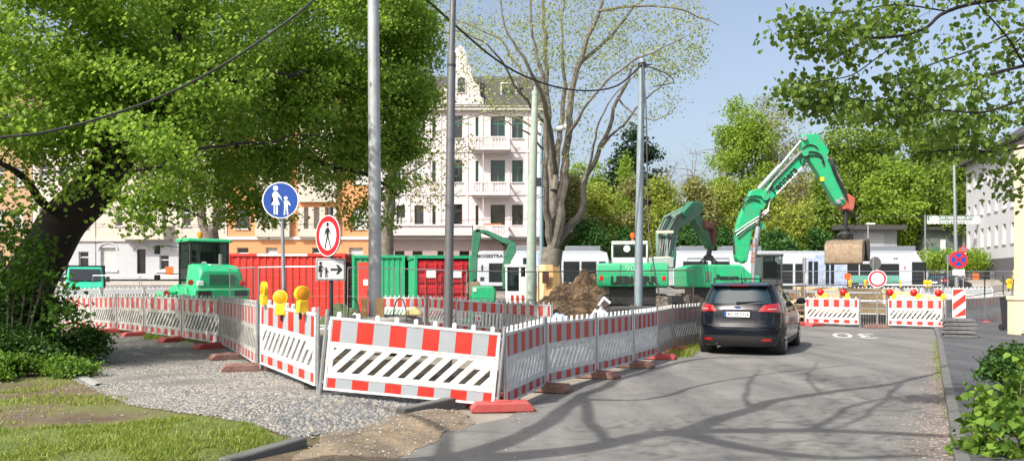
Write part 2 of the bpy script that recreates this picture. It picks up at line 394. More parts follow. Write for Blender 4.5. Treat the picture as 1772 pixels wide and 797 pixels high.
# road: from the viewer's feet up to the cross barriers
road_l = [(-1.9, 1.0), (-1.3, 6.6), (-0.85, 8.6), (-0.05, 9.75), (0.35, 11.2), (1.15, 13.2), (2.2, 15.4), (3.0, 17.0), (4.2, 20.2), (6.0, 24.0), (9.0, 30.0)]
kerb_r = [(1.4, 1.0), (2.2, 3.8)] + [tuple(G(x, y).xy) for x, y in ((1650, 797), (1640, 720), (1630, 660), (1625, 620), (1622, 590))] + [(15.2, 29.2)]
road_poly = road_l + [(16, 31), *kerb_r[::-1][1:]]
sheet('road', [(-1.9, 1.0)] + road_l[1:] + [(15.6, 31.0)] + kerb_r[::-1], 0.004, M_ROAD, step=2.0)
walk_poly = kerb_r + [(19.0, 33.0), (30, 33.0), (14, 14), (7, 1)]
o = sheet('pavement', [(p[0] + 0.12, p[1] - 0.02) for p in kerb_r] + [(18.0, 32.5), (30, 33.0), (14, 10), (7, 1)], 0.10, M_WALK, step=4.0, skirt=0.12)
# kerb stones along the right road edge
mb = MB()
for (a, b) in zip(kerb_r, kerb_r[1:]):
    a = Vector(a); b = Vector(b); d = b - a; n = max(1, round(d.length / 1.0)); dn = d.normalized(); pn = Vector((dn.y, -dn.x))
    for i in range(n):
        p = a + d * (i + 0.01) / n; q = a + d * (i + 0.99) / n
        for_ = [(p.x, p.y), (q.x, q.y), (q.x + pn.x * 0.125, q.y + pn.y * 0.125), (p.x + pn.x * 0.125, p.y + pn.y * 0.125)]
        mb.prism(for_, -0.05, 0.106 + random.uniform(-.003, .003), 'xy')
mb.build('kerb', mat('dark kerb stone', (.13, .128, .12), .9, bump=.3, dirt=(.07, .07, .065), dirt_amt=.7), bevel=0.012)['kind'] = 'structure'
# old kerb stones at the left road edge, lifted out of their line
def kerbstone(a, b, wd, z1, label):
    a = Vector(a); b = Vector(b); dn = (b - a).normalized(); pn = Vector((-dn.y, dn.x)) * wd
    m = MB(); m.prism([(a.x, a.y), (b.x, b.y), (b.x + pn.x, b.y + pn.y), (a.x + pn.x, a.y + pn.y)], -0.05, z1, 'xy')
    o = m.build('kerb_stone', bpy.data.materials['dark kerb stone'], bevel=0.02); tag(o, label, 'kerb stone', 'loose kerb stones at the left road edge')
g1 = G(415, 797); g2 = G(536, 772)
kerbstone(G(400, 803).xy, G(533, 773).xy, 0.14, h(-2.2, 7.2) + 0.05, 'grey kerb stone edging the lawn corner, end broken off beside the spilled sand')
kerbstone(G(700, 722).xy, G(795, 707).xy, 0.14, 0.17, 'grey kerb stone sticking out of the gravel under the near barrier')
# gravel path, lawn, bare earth, sand
gr = [G(*p).xy for p in ((112, 648), (175, 585), (260, 574), (420, 580), (470, 620), (620, 660), (700, 672), (800, 690), (795, 704), (742, 716), (650, 738), (560, 752), (505, 757), (450, 735), (340, 716), (230, 700), (165, 672))]
gr = [Vector(p) for p in gr]
er = [Vector((-16, 4)), Vector((-2.6, 4)), Vector((-1.7, 7.2)), G(700, 728).xy, G(780, 680).xy, G(440, 590).xy, G(120, 560).xy, Vector((-22, 24)), Vector((-24, 12))]
sheet('earth_bank', roughen(er, 0.5, 0.08, 1), 0.000, M_EARTH, step=0.5)
sheet('gravel_path', roughen(gr, 0.15, 0.12, 2), 0.012, M_GRAVEL, step=0.5, bump=lambda x, y: 0.02 * noise.noise(Vector((x * 1.2, y * 1.2, 0))))
lw = [Vector((-7.5, 4.5)), Vector((-3.3, 5.4)), G(400, 800).xy, G(528, 772).xy, G(430, 736).xy, G(330, 722).xy, G(200, 735).xy, G(60, 742).xy, G(-60, 745).xy]
sheet('lawn', roughen(lw, 0.15, 0.07, 3), 0.010, M_LAWN, step=0.5)
def in_poly(x, y, poly):
    c = False; n = len(poly)
    for i in range(n):
        x1, y1 = poly[i][0], poly[i][1]; x2, y2 = poly[i - 1][0], poly[i - 1][1]
        if (y1 > y) != (y2 > y) and x < (x2 - x1) * (y - y1) / (y2 - y1) + x1: c = not c
    return c
snd = [G(500, 830).xy, G(640, 830).xy, G(700, 795).xy, G(775, 752).xy, G(818, 735).xy, G(800, 712).xy, G(740, 706).xy, G(690, 712).xy, G(620, 738).xy, G(560, 752).xy, G(538, 772).xy, G(500, 800).xy]
cs = sum((Vector(p) for p in snd), Vector((0, 0))) / len(snd)
def sandb(x, y):
    # low where it meets the asphalt, humped against the old kerb
    t = sm((0.0 - x - 0.25 * (9 - y)) / 1.4 + 0.35); p = Vector((x, y)); d = 9
    for i in range(len(snd)):
        a = Vector(snd[i - 1]); b = Vector(snd[i]); u = max(0, min(1, (p - a).dot(b - a) / (b - a).length_squared)); d = min(d, (p - a.lerp(b, u)).length)
    if not in_poly(x, y, snd): d = 0
    return sm(d / .4) * (0.015 + 0.035 * t + 0.03 * noise.noise(Vector((x * 2.2, y * 2.2, 5))) + 0.016 * noise.noise(Vector((x * 9, y * 9, 5))))
sheet('sand_spill', roughen(snd, 0.06, 0.10, 4), 0.016, M_SAND, step=0.08, bump=sandb, skirt=0.012)
M_SHADE = ground_mat('painted shade ground', [(0.4, (0.02, 0.016, 0.012)), (0.6, (0.075, 0.06, 0.045))], 2.0, bump=1.0)  # dark ground, with the shade behind the near barrier painted into its colour
sheet('painted_shade_ground', roughen([Vector((-2.7, 10.55)), Vector((-.55, 10.75)), Vector((-.1, 12.2)), Vector((.5, 14.6)), Vector((-2.2, 15.2)), Vector((-3.4, 13.6))], .3, .12, 8), 0.02, M_SHADE, step=.5)
# brown petals and grit in the gutter
def scatter_flakes(name, n, xy, size, mats, dz, label=None, cat=None, flat=0.35, zf=None):
    pts = np.array([(*p, (zf(p[0], p[1]) if zf else h(p[0], p[1]) + dz)) for p in (xy() for _ in range(n))])
    n = len(pts); s = size[0] + (size[1] - size[0]) * rng.random(n) ** 2
    base = np.array([(1, 0, 0), (0.3, 0.8, 0), (-0.7, 0.6, 0), (-0.9, -0.5, 0), (0.2, -0.9, 0), (0.1, 0, 0.8)])
    th = rng.random(n) * 6.28; c, si = np.cos(th), np.sin(th)
    V = np.repeat(base[None], n, 0) * (1 + 0.35 * (rng.random((n, 6, 3)) - 0.5))
    X = V[:, :, 0] * c[:, None] - V[:, :, 1] * si[:, None]; Y = V[:, :, 0] * si[:, None] + V[:, :, 1] * c[:, None]
    V = np.stack([X, Y, V[:, :, 2] * flat * 2], -1) * s[:, None, None] + pts[:, None, :]
    T = np.array([(0, 1, 5), (1, 2, 5), (2, 3, 5), (3, 4, 5), (4, 0, 5)]); Q = (T[None] + (np.arange(n) * 6)[:, None, None]).reshape(-1, 3)
    mi = np.repeat(rng.integers(0, len(mats), n), 5)
    o = npmesh(name, V.reshape(-1, 3), Q, mats, mi=mi); o['kind'] = 'stuff'
    if label: tag(o, label, cat)
    return o
ST = [mat('stone pale', (0.36, 0.345, 0.32), 0.9), mat('stone grey', (0.20, 0.20, 0.195), 0.9), mat('stone dark', (0.11, 0.115, 0.12), 0.9), mat('stone warm', (0.30, 0.265, 0.21), 0.9)]
def rnd_in(poly, bias=None):
    xs = [p[0] for p in poly]; ys = [p[1] for p in poly]
    def f():
        while True:
            x = random.uniform(min(xs), max(xs)); y = random.uniform(min(ys), max(ys))
            if in_poly(x, y, poly) and (not bias or random.random() < bias(x, y)): return x, y
    return f
grn = [p for p in gr]; cg = sum((Vector(p) for p in gr), Vector((0, 0))) / len(gr)
scatter_flakes('gravel_stones', 60000, rnd_in([cg + (Vector(p) - cg) * 1.025 for p in grn], lambda x, y: min(1, (10.5 / y) ** 3)), (0.005, 0.019), ST, 0.013, 'loose grey gravel covering the makeshift path', 'gravel')
nearedge = [G(*p).xy for p in ((580, 684), (700, 690), (790, 702), (760, 716), (640, 742), (540, 752), (480, 748), (480, 700))]
scatter_flakes('coarse_stones', 2600, rnd_in(nearedge), (0.014, 0.038), ST[1:] + ST[1:3], 0.016, 'coarse ballast heaped along the bottom of the near barrier', 'gravel', flat=0.5)
scatter_flakes('earth_stones', 420, rnd_in([G(*p).xy for p in ((0, 640), (110, 650), (340, 722), (330, 730), (0, 745))]), (0.006, 0.022), ST[1:], 0.004, 'small stones scattered on the bare earth bank', 'stones')
scatter_flakes('sand_grit', 900, rnd_in(snd), (0.004, 0.02), ST, 0.0, 'grit and crumbs on the spilled sand', 'grit', zf=lambda x, y: h(x, y) + 0.018 + sandb(x, y))
scatter_flakes('road_grit', 420, lambda: (lambda p: (p.x + abs(random.gauss(0, .5)), p.y + random.gauss(0, .3)))(Vector(road_l[1]).lerp(Vector(road_l[5]), random.random())), (0.004, 0.016), ST, 0.006, 'scattered small stones on the asphalt beside the sand and the barriers', 'grit')
PET = [mat('petal pinkish', (0.33, 0.23, 0.20), 0.8), mat('petal brown', (0.20, 0.13, 0.09), 0.8), mat('petal pale', (0.42, 0.34, 0.29), 0.8)]
def gutter():
    i = random.choices(range(1, 6), [3, 5, 4, 2, 1.2])[0]; a = Vector(kerb_r[i]); b = Vector(kerb_r[i + 1]) if i + 1 < len(kerb_r) else a
    p = a.lerp(b, random.random()); d = abs(random.gauss(0, 0.22)); return p.x - d * 0.9, p.y + d * 0.4
scatter_flakes('fallen_petals', 3600, gutter, (0.006, 0.02), PET, 0.006, 'brown and pink fallen petals drifted in the right gutter', 'petals', flat=0.15)
# pale fleece poking out along the edge of the gravel
for k, (a, b, lab) in enumerate((((108, 638), (168, 668), 'white fleece edge sticking out of gravel by the shrubs'), ((160, 615), (186, 628), 'white fleece scrap lying in front of the dark bush'))):
    A = G(*a); B = G(*b); m = MB(); n = 14; vs = []
    for i in range(n + 1):
        p = A.lerp(B, i / n); wv = noise.noise(Vector((i * 0.6, k, 0)))
        vs += [p + Vector((0, -0.10 + 0.06 * wv, 0.02)), p + Vector((0, 0.0, 0.035 + 0.03 * wv)), p + Vector((0, 0.12, 0.03))]
    m.add(vs, [(3 * i + j, 3 * i + j + 3, 3 * i + j + 4, 3 * i + j + 1) for i in range(n) for j in range(2)])
    o = m.build('fleece_strip', mat('fleece', (0.27, 0.27, 0.26), 0.9)); tag(o, lab, 'fleece')
# far street surface in front of the houses and the rising lane on the right
sheet('street', [(-90, 60.5), (90, 60.5), (90, 68.5), (-90, 68.5)], 0.006, M_ROAD, step=8)
sheet('far_pavement', [(-90, 68.6), (4, 68.6), (4, 70.4), (-90, 70.4)], 0.012, M_PAVE, step=8)
sheet('lane', [(28, 60), (60, 60), (60, 110), (40, 110), (33, 72)], 0.010, M_PAVE, step=6)
# painted 30, upside down towards the viewer
def road_text():
    c = G(1478, 580); m = MB()
    M = Matrix.Translation((c.x, c.y, 0.0)) @ Matrix.Rotation(R(-20 + 180), 4, 'Z') @ Matrix.Scale(2.6, 4, (0, 1, 0)) @ Matrix.Rotation(R(-90), 4, 'X')
    m = text_mb('30', 1.35, M, 0.0, 0.0)
    vs = [(v[0], v[1], h(v[0], v[1]) + 0.009) for v in m.v]; m.v = vs
    o = m.build('painted_number', mat('worn road paint', (0.5, 0.5, 0.48), 0.8, dirt=(0.22, 0.22, 0.21), dirt_amt=0.75, dirt_scale=6), smooth=False)
    tag(o, 'worn white speed number 30 painted upside down on the road', 'road marking')
road_text()
# grass: blades on the lawn
def grass(name, n, pts, hgt, m, label):
    P0 = np.array([(*p, h(*p)) for p in (pts() for _ in range(n))]); n = len(P0)
    H = hgt[0] + (hgt[1] - hgt[0]) * rng.random(n) ** 1.6
    th = rng.random(n) * 6.28; lean = rng.normal(0, 0.45, (n, 2)) * H[:, None]
    wd = 0.0035 + 0.003 * rng.random(n); dx = np.stack([np.cos(th) * wd, np.sin(th) * wd, 0 * th], 1)
    mid = P0 + np.concatenate([lean * 0.35, H[:, None] * 0.6], 1); top = P0 + np.concatenate([lean, H[:, None]], 1)
    V = np.stack([P0 - dx, P0 + dx, mid + dx * 0.7, mid - dx * 0.7, top + dx * 0.1, top - dx * 0.1], 1).reshape(-1, 3)
    Q = (np.array([(0, 1, 2, 3), (3, 2, 4, 5)])[None] + (np.arange(n) * 6)[:, None, None]).reshape(-1, 4)
    o = npmesh(name, V, Q, m); o['kind'] = 'stuff'; tag(o, label, 'grass'); return o
GR1 = leaf_mat('grass blades', (0.11, 0.20, 0.02), (0.34, 0.37, 0.08), 0.4)
gclump = lambda x, y: 0.10 + 0.9 * sm((noise.noise(Vector((x * 1.5, y * 1.5, 2))) + .6 * noise.noise(Vector((x * 5, y * 5, 2))) + .25) / .5)
lwg = roughen(lw, 0.15, 0.12, 9)
grass('lawn_grass', 60000, rnd_in(lwg, gclump), (0.012, 0.062), GR1, 'bright short grass in the left foreground')
bank = [G(*p).xy for p in ((-40, 650), (150, 636), (180, 650), (230, 700), (-40, 745))]
grass('bank_grass', 3200, rnd_in(bank, lambda x, y: 0.08 + 0.9 * (noise.noise(Vector((x * 1.1, y * 1.1, 7))) > 0.15)), (0.02, 0.06), GR1, 'thin grass and moss on the shady earth bank')
vs_ = [G(*p).xy for p in ((1160, 608), (1205, 600), (1205, 585), (1130, 595))]
grass('verge_grass', 6000, rnd_in([(3.2, 17.3), (3.9, 17.6), (5.2, 21.5), (5.0, 23), (4.2, 20.3)]), (0.05, 0.16), GR1, 'strip of green grass at the foot of the fence beside the car')
grass('path_edge_grass', 9000, rnd_in([G(*p).xy for p in ((250, 580), (430, 592), (430, 600), (250, 588))]), (0.04, 0.14), GR1, 'grass strip at the foot of the left barriers')
grass('kerb_weeds', 1500, lambda: (lambda p, d: (p.x - d, p.y + d * 0.4))(Vector(kerb_r[random.choice((3, 4, 4, 5, 5))]).lerp(Vector(kerb_r[random.choice((5, 6, 6))]), random.random()), abs(random.gauss(0, 0.06))), (0.01, 0.04), GR1, 'yellowish weeds in the gutter along the right kerb')
rg = [G(*p).xy for p in ((1735, 582), (1772, 572), (1800, 600), (1772, 596))]
grass('hut_grass', 7000, rnd_in(rg), (0.03, 0.08), GR1, 'patch of mown grass at the foot of the cream pillar')
# ------------------------------------------------------------------ construction barriers
def clip(poly, x0, x1):
    def half(pts, s, c):
        out = []
        for i in range(len(pts)):
            a = pts[i]; b = pts[(i + 1) % len(pts)]; da = s * (a[0] - c); db = s * (b[0] - c)
            if da >= 0: out.append(a)
            if (da >= 0) != (db >= 0):
                t = da / (da - db); out.append((a[0] + t * (b[0] - a[0]), a[1] + t * (b[1] - a[1])))
        return out
    p = half(poly, 1, x0)
    return half(p, -1, x1) if p else p
PL = 2.08
def make_barrier(kind, white, red, grey):
    root = thing('construction_barrier', 'x', 'barrier')
    m = MB(); z0, zt = 0.10, 1.03; x0, x1 = 0.06, PL - 0.06
    T = 0.022
    m.bx(x0, x1, -0.028, 0.028, zt - 0.035, zt)                    # top rim
    m.bx(x0, x1, -0.028, 0.028, z0, z0 + 0.03)                     # bottom rim
    m.bx(x0, x0 + 0.03, -0.026, 0.026, z0 + 0.03, zt - 0.035); m.bx(x1 - 0.03, x1, -0.026, 0.026, z0 + 0.03, zt - 0.035)
    X0, X1 = x0 + 0.03, x1 - 0.03
    m.bx(X0, X1, -T + .004, T - .004, 0.715, zt - 0.035)                         # band plates
    m.bx(X0, X1, -T + .004, T - .004, z0 + 0.03, 0.262)
    m.bx(X0, X1, -0.026, 0.026, 0.690, 0.715); m.bx(X0, X1, -0.026, 0.026, 0.262, 0.285)
    if kind == 'diag':
        zb, zc = 0.335, 0.645; n = 11
        m.bx(X0, X1, -T, T, 0.645, 0.690); m.bx(X0, X1, -T, T, 0.285, zb)
        sh = 0.26; per = (X1 - X0 + 0.02) / n; bw = per * 0.55
        for k in range(-2, n + 1):
            a = X0 + k * per
            pl = clip([(a, zb), (a + bw, zb), (a + bw + sh, zc), (a + sh, zc)], X0, X1)
            if len(pl) >= 3: m.prism(pl, -T, T, 'xz')
        m.prism([(X0, zb + 0.0), (X0 + 0.05, zb), (X0 + 0.05, zc), (X0, zc)], -T + 0.001, T - 0.001, 'xz')
        m.prism([(X1 - 0.05, zb + 0.0), (X1, zb), (X1, zc), (X1 - 0.05, zc)], -T + 0.001, T - 0.001, 'xz')
        m.bx(X1 - 0.22, X1, -T + .002, T - .002, 0.54, 0.645)
    else:
        n = 13; per = (X1 - X0) / n
        for k in range(n): m.bx(X0 + per * (k + 0.2), X0 + per * (k + 0.8), -T, T, 0.285, 0.690)
        m.bx(0.95, 1.13, -0.03, 0.03, 0.42, 0.62)
    n = 9
    for k in range(n):
        x = x0 + 0.10 + (x1 - x0 - 0.2) * k / (n - 1); m.prism([(x - .025, zt), (x + .025, zt), (x + .025, zt + .055), (x + .012, zt + .07), (x - .012, zt + .07), (x - .025, zt + .055)], -0.018, 0.018, 'xz')
    m.build('frame', white, root, bevel=0.006, seg=1)
    for nm, za, zb_ in (('upper_stripes', 0.722, zt - 0.042), ('lower_stripes', z0 + 0.036, 0.255)):
        s = MB(); u = (X1 - X0 - 0.02) / 10; e = [0, .5] + [.5 + k for k in range(1, 10)] + [10]
        for k in range(11):
            a = X0 + .01 + e[k] * u; b = X0 + .01 + e[k + 1] * u
            s.bx(a, b, -T + .001, T - .001, za, zb_, 0 if k % 2 == 0 else 1)
        s.build(nm, [red, grey], root, smooth=False)
    for x in (0.022, PL - 0.022):
        p = MB(); p.cyl((x, 0, 0.02), (x, 0, 1.10), 0.021, 10); p.cyl((x, 0, 1.10), (x, 0, 1.115), 0.024, 10)
        s_ = 1 if x < 1 else -1
        for z in (0.2, 0.95): p.box((x + s_ * 0.03, 0, z), (0.05, 0.03, 0.03))
        p.build('post', GALV, root)
    if kind == 'bars':
        s = MB(); s.bx(0.97, 1.11, -0.033, 0.033, 0.45, 0.60, 0); s.bx(1.00, 1.08, -0.035, 0.035, 0.48, 0.57, 1)
        s.build('label_plate', [SWHITE, red], root, smooth=False)
    return root
PROTO = {}
def barrier(kind, style, a, b, label, group, za=None, zb=None):
    """a, b: ground points under the two ends"""
    key = (kind, style)
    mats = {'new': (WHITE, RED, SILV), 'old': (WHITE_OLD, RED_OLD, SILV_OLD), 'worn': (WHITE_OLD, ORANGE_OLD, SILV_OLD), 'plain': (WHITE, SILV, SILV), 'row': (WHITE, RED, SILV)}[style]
    fresh = key not in PROTO
    if fresh: PROTO[key] = make_barrier(kind, *mats)
    root = PROTO[key] if fresh else dup(PROTO[key])
    a = Vector(a); b = Vector(b); d = b - a; L = math.hypot(d.x, d.y)
    root.location = a; root.rotation_euler = (0, -math.atan2(d.z, L), math.atan2(d.y, d.x)); root.scale = (L / PL, 1, 1)
    root['label'] = label; root['category'] = 'barrier'; root['group'] = group
    return root
def gp(px, Y, dz=0.0):
    x = W(px, Y); return Vector((x, Y, h(x, Y) + dz))
NEAR = gp(864, 10.3, -0.045)
NL = gp(549, 10.25, -0.02); AL = gp(450, 12.55, 0.04)
barrier('diag', 'new', NL, NEAR, 'large clean barrier panel facing the viewer, right of the pedestrian ban sign', 'barrier panels at the near corner', )
barrier('diag', 'new', AL, NL + Vector((.0, .06, .02)), 'clean red and white barrier panel carrying the three yellow lanterns', 'barrier panels at the near corner')
RF = [NEAR + Vector((.06, .05, 0)), gp(943, 12.1), gp(1031, 13.8), gp(1095, 15.5), gp(1137, 17.2), gp(1163, 19.0), gp(1212, 20.8)]
rl = ['shaded striped barrier panel beside the road, nearest of the row on the right', 'shaded roadside barrier panel, second of the row counted from the near corner',
      'shaded roadside barrier panel, third of the row counted from the near corner', 'shaded roadside barrier panel, fourth of the row, just before the bend',
      'worn pale striped barrier panel after the bend of the roadside row', 'worn pale striped barrier panel reaching behind the dark car']
for i in range(6):
    barrier('diag', 'row' if i < 4 else 'worn', RF[i], RF[i + 1], rl[i], 'barrier row along the road')
LF = [gp(446, 12.7), gp(417, 14.6), gp(384, 17.0), gp(317, 18.9), gp(251, 20.9), gp(204, 22.9), gp(159, 24.8), gp(108, 27.0)]
ll = ['greyish barrier panel seen edge on, end of the left row nearest the lanterns', 'grey shaded barrier panel seen at a slant, second from the lanterns in the left row',
      'dappled striped barrier panel below the green loader, its red squares lit', 'striped barrier panel in the left row, in front of the loader wheels', 'striped barrier panel in the left row between the loader and the van',
      'striped barrier panel of the left row below the white fence and right of the van', 'striped barrier panel of the left row standing in front of the green van']
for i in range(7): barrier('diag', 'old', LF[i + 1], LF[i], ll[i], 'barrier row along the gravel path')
MF = [gp(664, 27.0), gp(738, 25.9), gp(786, 25.2), gp(872, 23.6), gp(957, 21.8)]
barrier('diag', 'new', gp(662, 26.2), gp(738, 25.6), 'white striped barrier panel inside the site, directly right of the thick mast', 'barrier panels inside the site')
barrier('diag', 'new', gp(739, 25.7), gp(800, 25.0), 'white striped barrier panel inside the site, behind the dark lamp post', 'barrier panels inside the site')
barrier('bars', 'new', gp(786, 24.2), gp(872, 23.5), 'barrier panel with upright bars in front of the mini excavator', 'barrier panels inside the site')
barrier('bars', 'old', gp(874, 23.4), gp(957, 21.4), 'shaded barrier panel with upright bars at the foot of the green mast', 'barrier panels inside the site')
barrier('diag', 'new', gp(1391, 30.6), gp(1489, 29.3), 'white and red barrier panel closing the road, with two red lamps', 'barrier panels closing the road')
barrier('diag', 'new', gp(1534, 29.0), gp(1634, 27.9), 'white and red barrier panel closing the road, with three red lamps', 'barrier panels closing the road')
xr = [(1636, 27.6), (1666, 29.4), (1704, 31.3), (1738, 33.4), (1764, 35.6)]
rr = ['worn pinkish barrier panel right behind the stacked grey feet', 'worn barrier panel of the far right row, left of its white post', 'worn barrier panel of the far right row, right of its white post', 'worn barrier panel of the far right row, beside the cream pillar']
for i in range(4): barrier('diag', 'worn', gp(*xr[i]), gp(*xr[i + 1]), rr[i], 'barrier row along the far right footway')
# pale barriers on the far side of the pit
for i, (a, b) in enumerate((((102, 41.6), (176, 42.0)), ((178, 42.0), (250, 42.4)), ((252, 42.4), (322, 42.9)))):
    barrier('diag', 'plain', gp(*a), gp(*b), ('white backed barrier panel in front of the green van', 'white backed barrier panel right of the green van', 'white backed barrier panel directly left of the green loader')[i], 'white barriers before the street')
far = [(1395, 43), (1460, 43), (1525, 42.8), (1590, 42.6), (1655, 42.4), (1720, 42.4)]
fl = ['far white barrier panel behind the pit, under the excavator bucket', 'far white barrier panel behind the pit, left of the round ban sign', 'far white barrier panel behind the pit, right of the round ban sign', 'far white barrier panel behind the pit, left of the no stopping sign', 'far white barrier panel behind the pit, right of the no stopping sign']
for i in range(5): barrier('diag', 'plain', gp(*far[i]), gp(*far[i + 1]), fl[i], 'white barriers on the far side of the pit')

# feet
def make_foot(material):
    m = MB()
    prof = [(-0.40, 0), (0.40, 0), (0.40, 0.05), (0.33, 0.115), (-0.33, 0.115), (-0.40, 0.05)]
    m.prism(prof, -0.20, 0.20, 'xz')
    for v in range(len(m.v)):
        x, y, z = m.v[v]
        if z > 0.1: m.v[v] = (x, y * 0.82, z)
        if abs(x) > 0.39: m.v[v] = (m.v[v][0], m.v[v][1] * 0.8, m.v[v][2])
    m.bx(-0.10, 0.10, -0.045, 0.045, 0.10, 0.135)
    m.bx(-0.27, -0.15, -0.03, 0.03, 0.10, 0.125); m.bx(0.15, 0.27, -0.03, 0.03, 0.10, 0.125)
    return m.build('barrier_foot', material, bevel=0.018)
FP = {}
def foot(p, rz, material, label, group, dz=0.0, s=1.0):
    if material.name not in FP: FP[material.name] = make_foot(material); o = FP[material.name]
    else: o = FP[material.name].copy(); COL.objects.link(o)
    o.location = (p[0], p[1], h(p[0], p[1]) + 0.006 + dz); o.rotation_euler = (0, 0, rz); o.scale = (s, s, s)
    tag(o, label, 'barrier foot', group); return o
def perp(a, b): d = Vector(b) - Vector(a); return math.atan2(d.y, d.x) + math.pi / 2
foot((-0.13, 10.26), 0.12, FOOTR, 'bright red rubber foot under the near corner posts', 'barrier feet along the road')
foot((-0.30, 10.85), 0.5, FOOTR, 'second red rubber foot behind the near corner foot', 'barrier feet along the road')
fn = ['first', 'second', 'third', 'fourth', 'fifth']
for i in range(1, 6):
    foot(RF[i].xy, perp(RF[i - 1], RF[i + 1]), FOOTD if i in (1, 2, 3) else FOOTR, 'dusty rubber foot under the %s joint of the roadside row after the near corner' % fn[i - 1], 'barrier feet along the road')
fn = ['nearest the lanterns', 'second from the lanterns', 'third from the lanterns', 'fourth from the lanterns', 'fifth from the lanterns', 'sixth from the lanterns', 'farthest to the left']
for i in range(0, 7):
    p = LF[i]; foot((p.x - .12, p.y - .08), perp(LF[max(0, i - 1)], LF[i + 1]) + random.uniform(-.2, .2), FOOTD if i < 2 else FOOTR, 'rubber foot of the left barrier row, %s' % fn[i], 'barrier feet along the gravel path')
for i, (px, Y, lab) in enumerate(((1388, 30.4, 'red rubber foot left of the two lamp barrier'), (1410, 30.0, 'red rubber foot under the left part of the two lamp barrier'), (1636, 27.7, 'red rubber foot right of the three lamp barrier'))):
    foot(gp(px, Y).xy, 0.2 + i * .4, FOOTR, lab, 'barrier feet at the road closure')
foot(gp(1517, 28.8).xy, -0.25, FOOTD, 'grey red rubber foot carrying the round ban sign in the closure gap', 'barrier feet at the road closure')
for i in range(3): foot((xr[i + 1][0] and gp(*xr[i + 1]).x, xr[i + 1][1]), 1.2, FOOTR, 'red rubber foot under the far right row, %s' % ('near its white post', 'middle one', 'farthest one')[i], 'barrier feet of the far right row')
# stacked grey feet with the warning beacon
sc_ = gp(1659, 22.4)
for k in range(5):
    foot((sc_.x + random.uniform(-.03, .03), sc_.y + random.uniform(-.03, .03)), -0.32 + random.uniform(-.05, .05), FOOTG, 'grey rubber foot, %s of the stack under the striped beacon' % ('lowest', 'second from the bottom', 'third from the bottom', 'second from the top', 'topmost')[k], 'stacked grey feet', dz=.10 + k * 0.108, s=1.05).scale = (1.06 + .03 * (k == 0), 1.05, .78)
bt = thing('warning_beacon', 'upright red and white striped beacon on the stack of grey feet', 'beacon', (sc_.x, sc_.y - 0.02, 0.10 + .108 * 5), R(-20)); bt.scale = (.84, 1, .84)
m = MB(); wd, hh = 0.125 * 1.55, 1.0
m.bx(-wd, wd, -0.02, 0.02, 0.0, 0.98); m.build('board', SWHITE, bt, bevel=0.01)
m = MB()
for zz in (-0.22, 0.24, 0.70):
    pl = [(-wd + .01, zz), (wd - .01, zz + .32), (wd - .01, zz + .56), (-wd + .01, zz + .24)]
    pl = [(x, min(.965, max(.015, z))) for x, z in pl]; m.prism(pl, -0.023, 0.023, 'xz')
m.build('diagonal_stripes', RED, bt, smooth=False)

# ------------------------------------------------------------------ warning lanterns
def make_lantern(lens):
    root = thing('warning_lantern', 'x', 'lantern')
    m = MB(); m.prism([(-.085, 0), (.085, 0), (.075, .19), (-.075, .19)], -0.055, 0.055, 'xz'); m.build('battery_box', YEL, root, bevel=0.015)
    M = Matrix.Translation((0, 0, 0.285)) @ Matrix.Rotation(R(90), 4, 'X')
    m = MB(); m.lathe([(.115, -.035), (.122, -.03), (.122, .03), (.115, .035), (.095, .036), (.095, -.036)], 22, 0, M); m.build('ring', YEL, root)
    m = MB(); m.lathe([(0.01, -.052), (.06, -.048), (.09, -.036), (.09, .036), (.06, .048), (0.01, .052)], 22, 0, M); m.build('lens', lens, root)
    m = MB(); m.bx(-.03, .03, -.04, .04, .18, .20); m.bx(-.02, .02, .05, .07, -.1, .12); m.build('bracket', DARKM, root)
    return root
lan = make_lantern(AMB)
top = 1.03
def on_line(a, b, t, z): p = a.lerp(b, t); return (p.x, p.y, p.z + z)
for i, (t, rz, z, lab) in enumerate(((0.12, -0.95, 1.02, 'yellow warning lantern turned sideways, left one of three on the barrier'), (0.44, 0.05, 0.93, 'yellow warning lantern facing the viewer, lowest of three on the barrier'), (0.80, 0.75, 1.03, 'yellow warning lantern beside the pedestrian ban sign'))):
    p = on_line(AL, NL, t, z); p = (p[0] + 0.0, p[1] - 0.085, p[2])
    o = lan if i == 0 else dup(lan)
    o.location = p; o.rotation_euler = (0, 0, rz); o.scale = (.87,) * 3; o['label'] = lab; o['group'] = 'yellow lanterns on the near barrier'
def make_ball_lantern():
    root = thing('warning_lamp', 'x', 'warning lamp')
    m = MB(); m.prism([(.02, -.04), (.20, -.04), (.18, .17), (.04, .17)], -0.05, 0.05, 'xz'); m.build('battery_box', YEL, root, bevel=0.02)
    M = Matrix.Translation((-.03, 0, 0.20)) @ Matrix.Rotation(R(90), 4, 'X')
    m = MB(); m.lathe([(.02, -.09), (.085, -.065), (.125, -.02), (.125, .02), (.085, .065), (.02, .09)], 18, 0, M); m.build('lens', REDL, root)
    return root
bl = make_ball_lantern(); a = gp(1391, 30.6); b = gp(1489, 29.3); c = gp(1534, 29.0); d = gp(1634, 27.9)
spots = [(a, b, .32), (a, b, .72), (c, d, .08), (c, d, .5), (c, d, .92)]
ln = ['red round lamp, left one on the two lamp barrier', 'red round lamp, right one on the two lamp barrier', 'red round lamp at the left end of the three lamp barrier', 'red round lamp in the middle of the three lamp barrier', 'red round lamp at the right end of the three lamp barrier']
for i, (p, q, t) in enumerate(spots):
    o = bl if i == 0 else dup(bl); o.location = on_line(p, q, t, 1.06); o.rotation_euler = (0, 0, -.3); o['label'] = ln[i]; o['group'] = 'red lamps on the road closure'
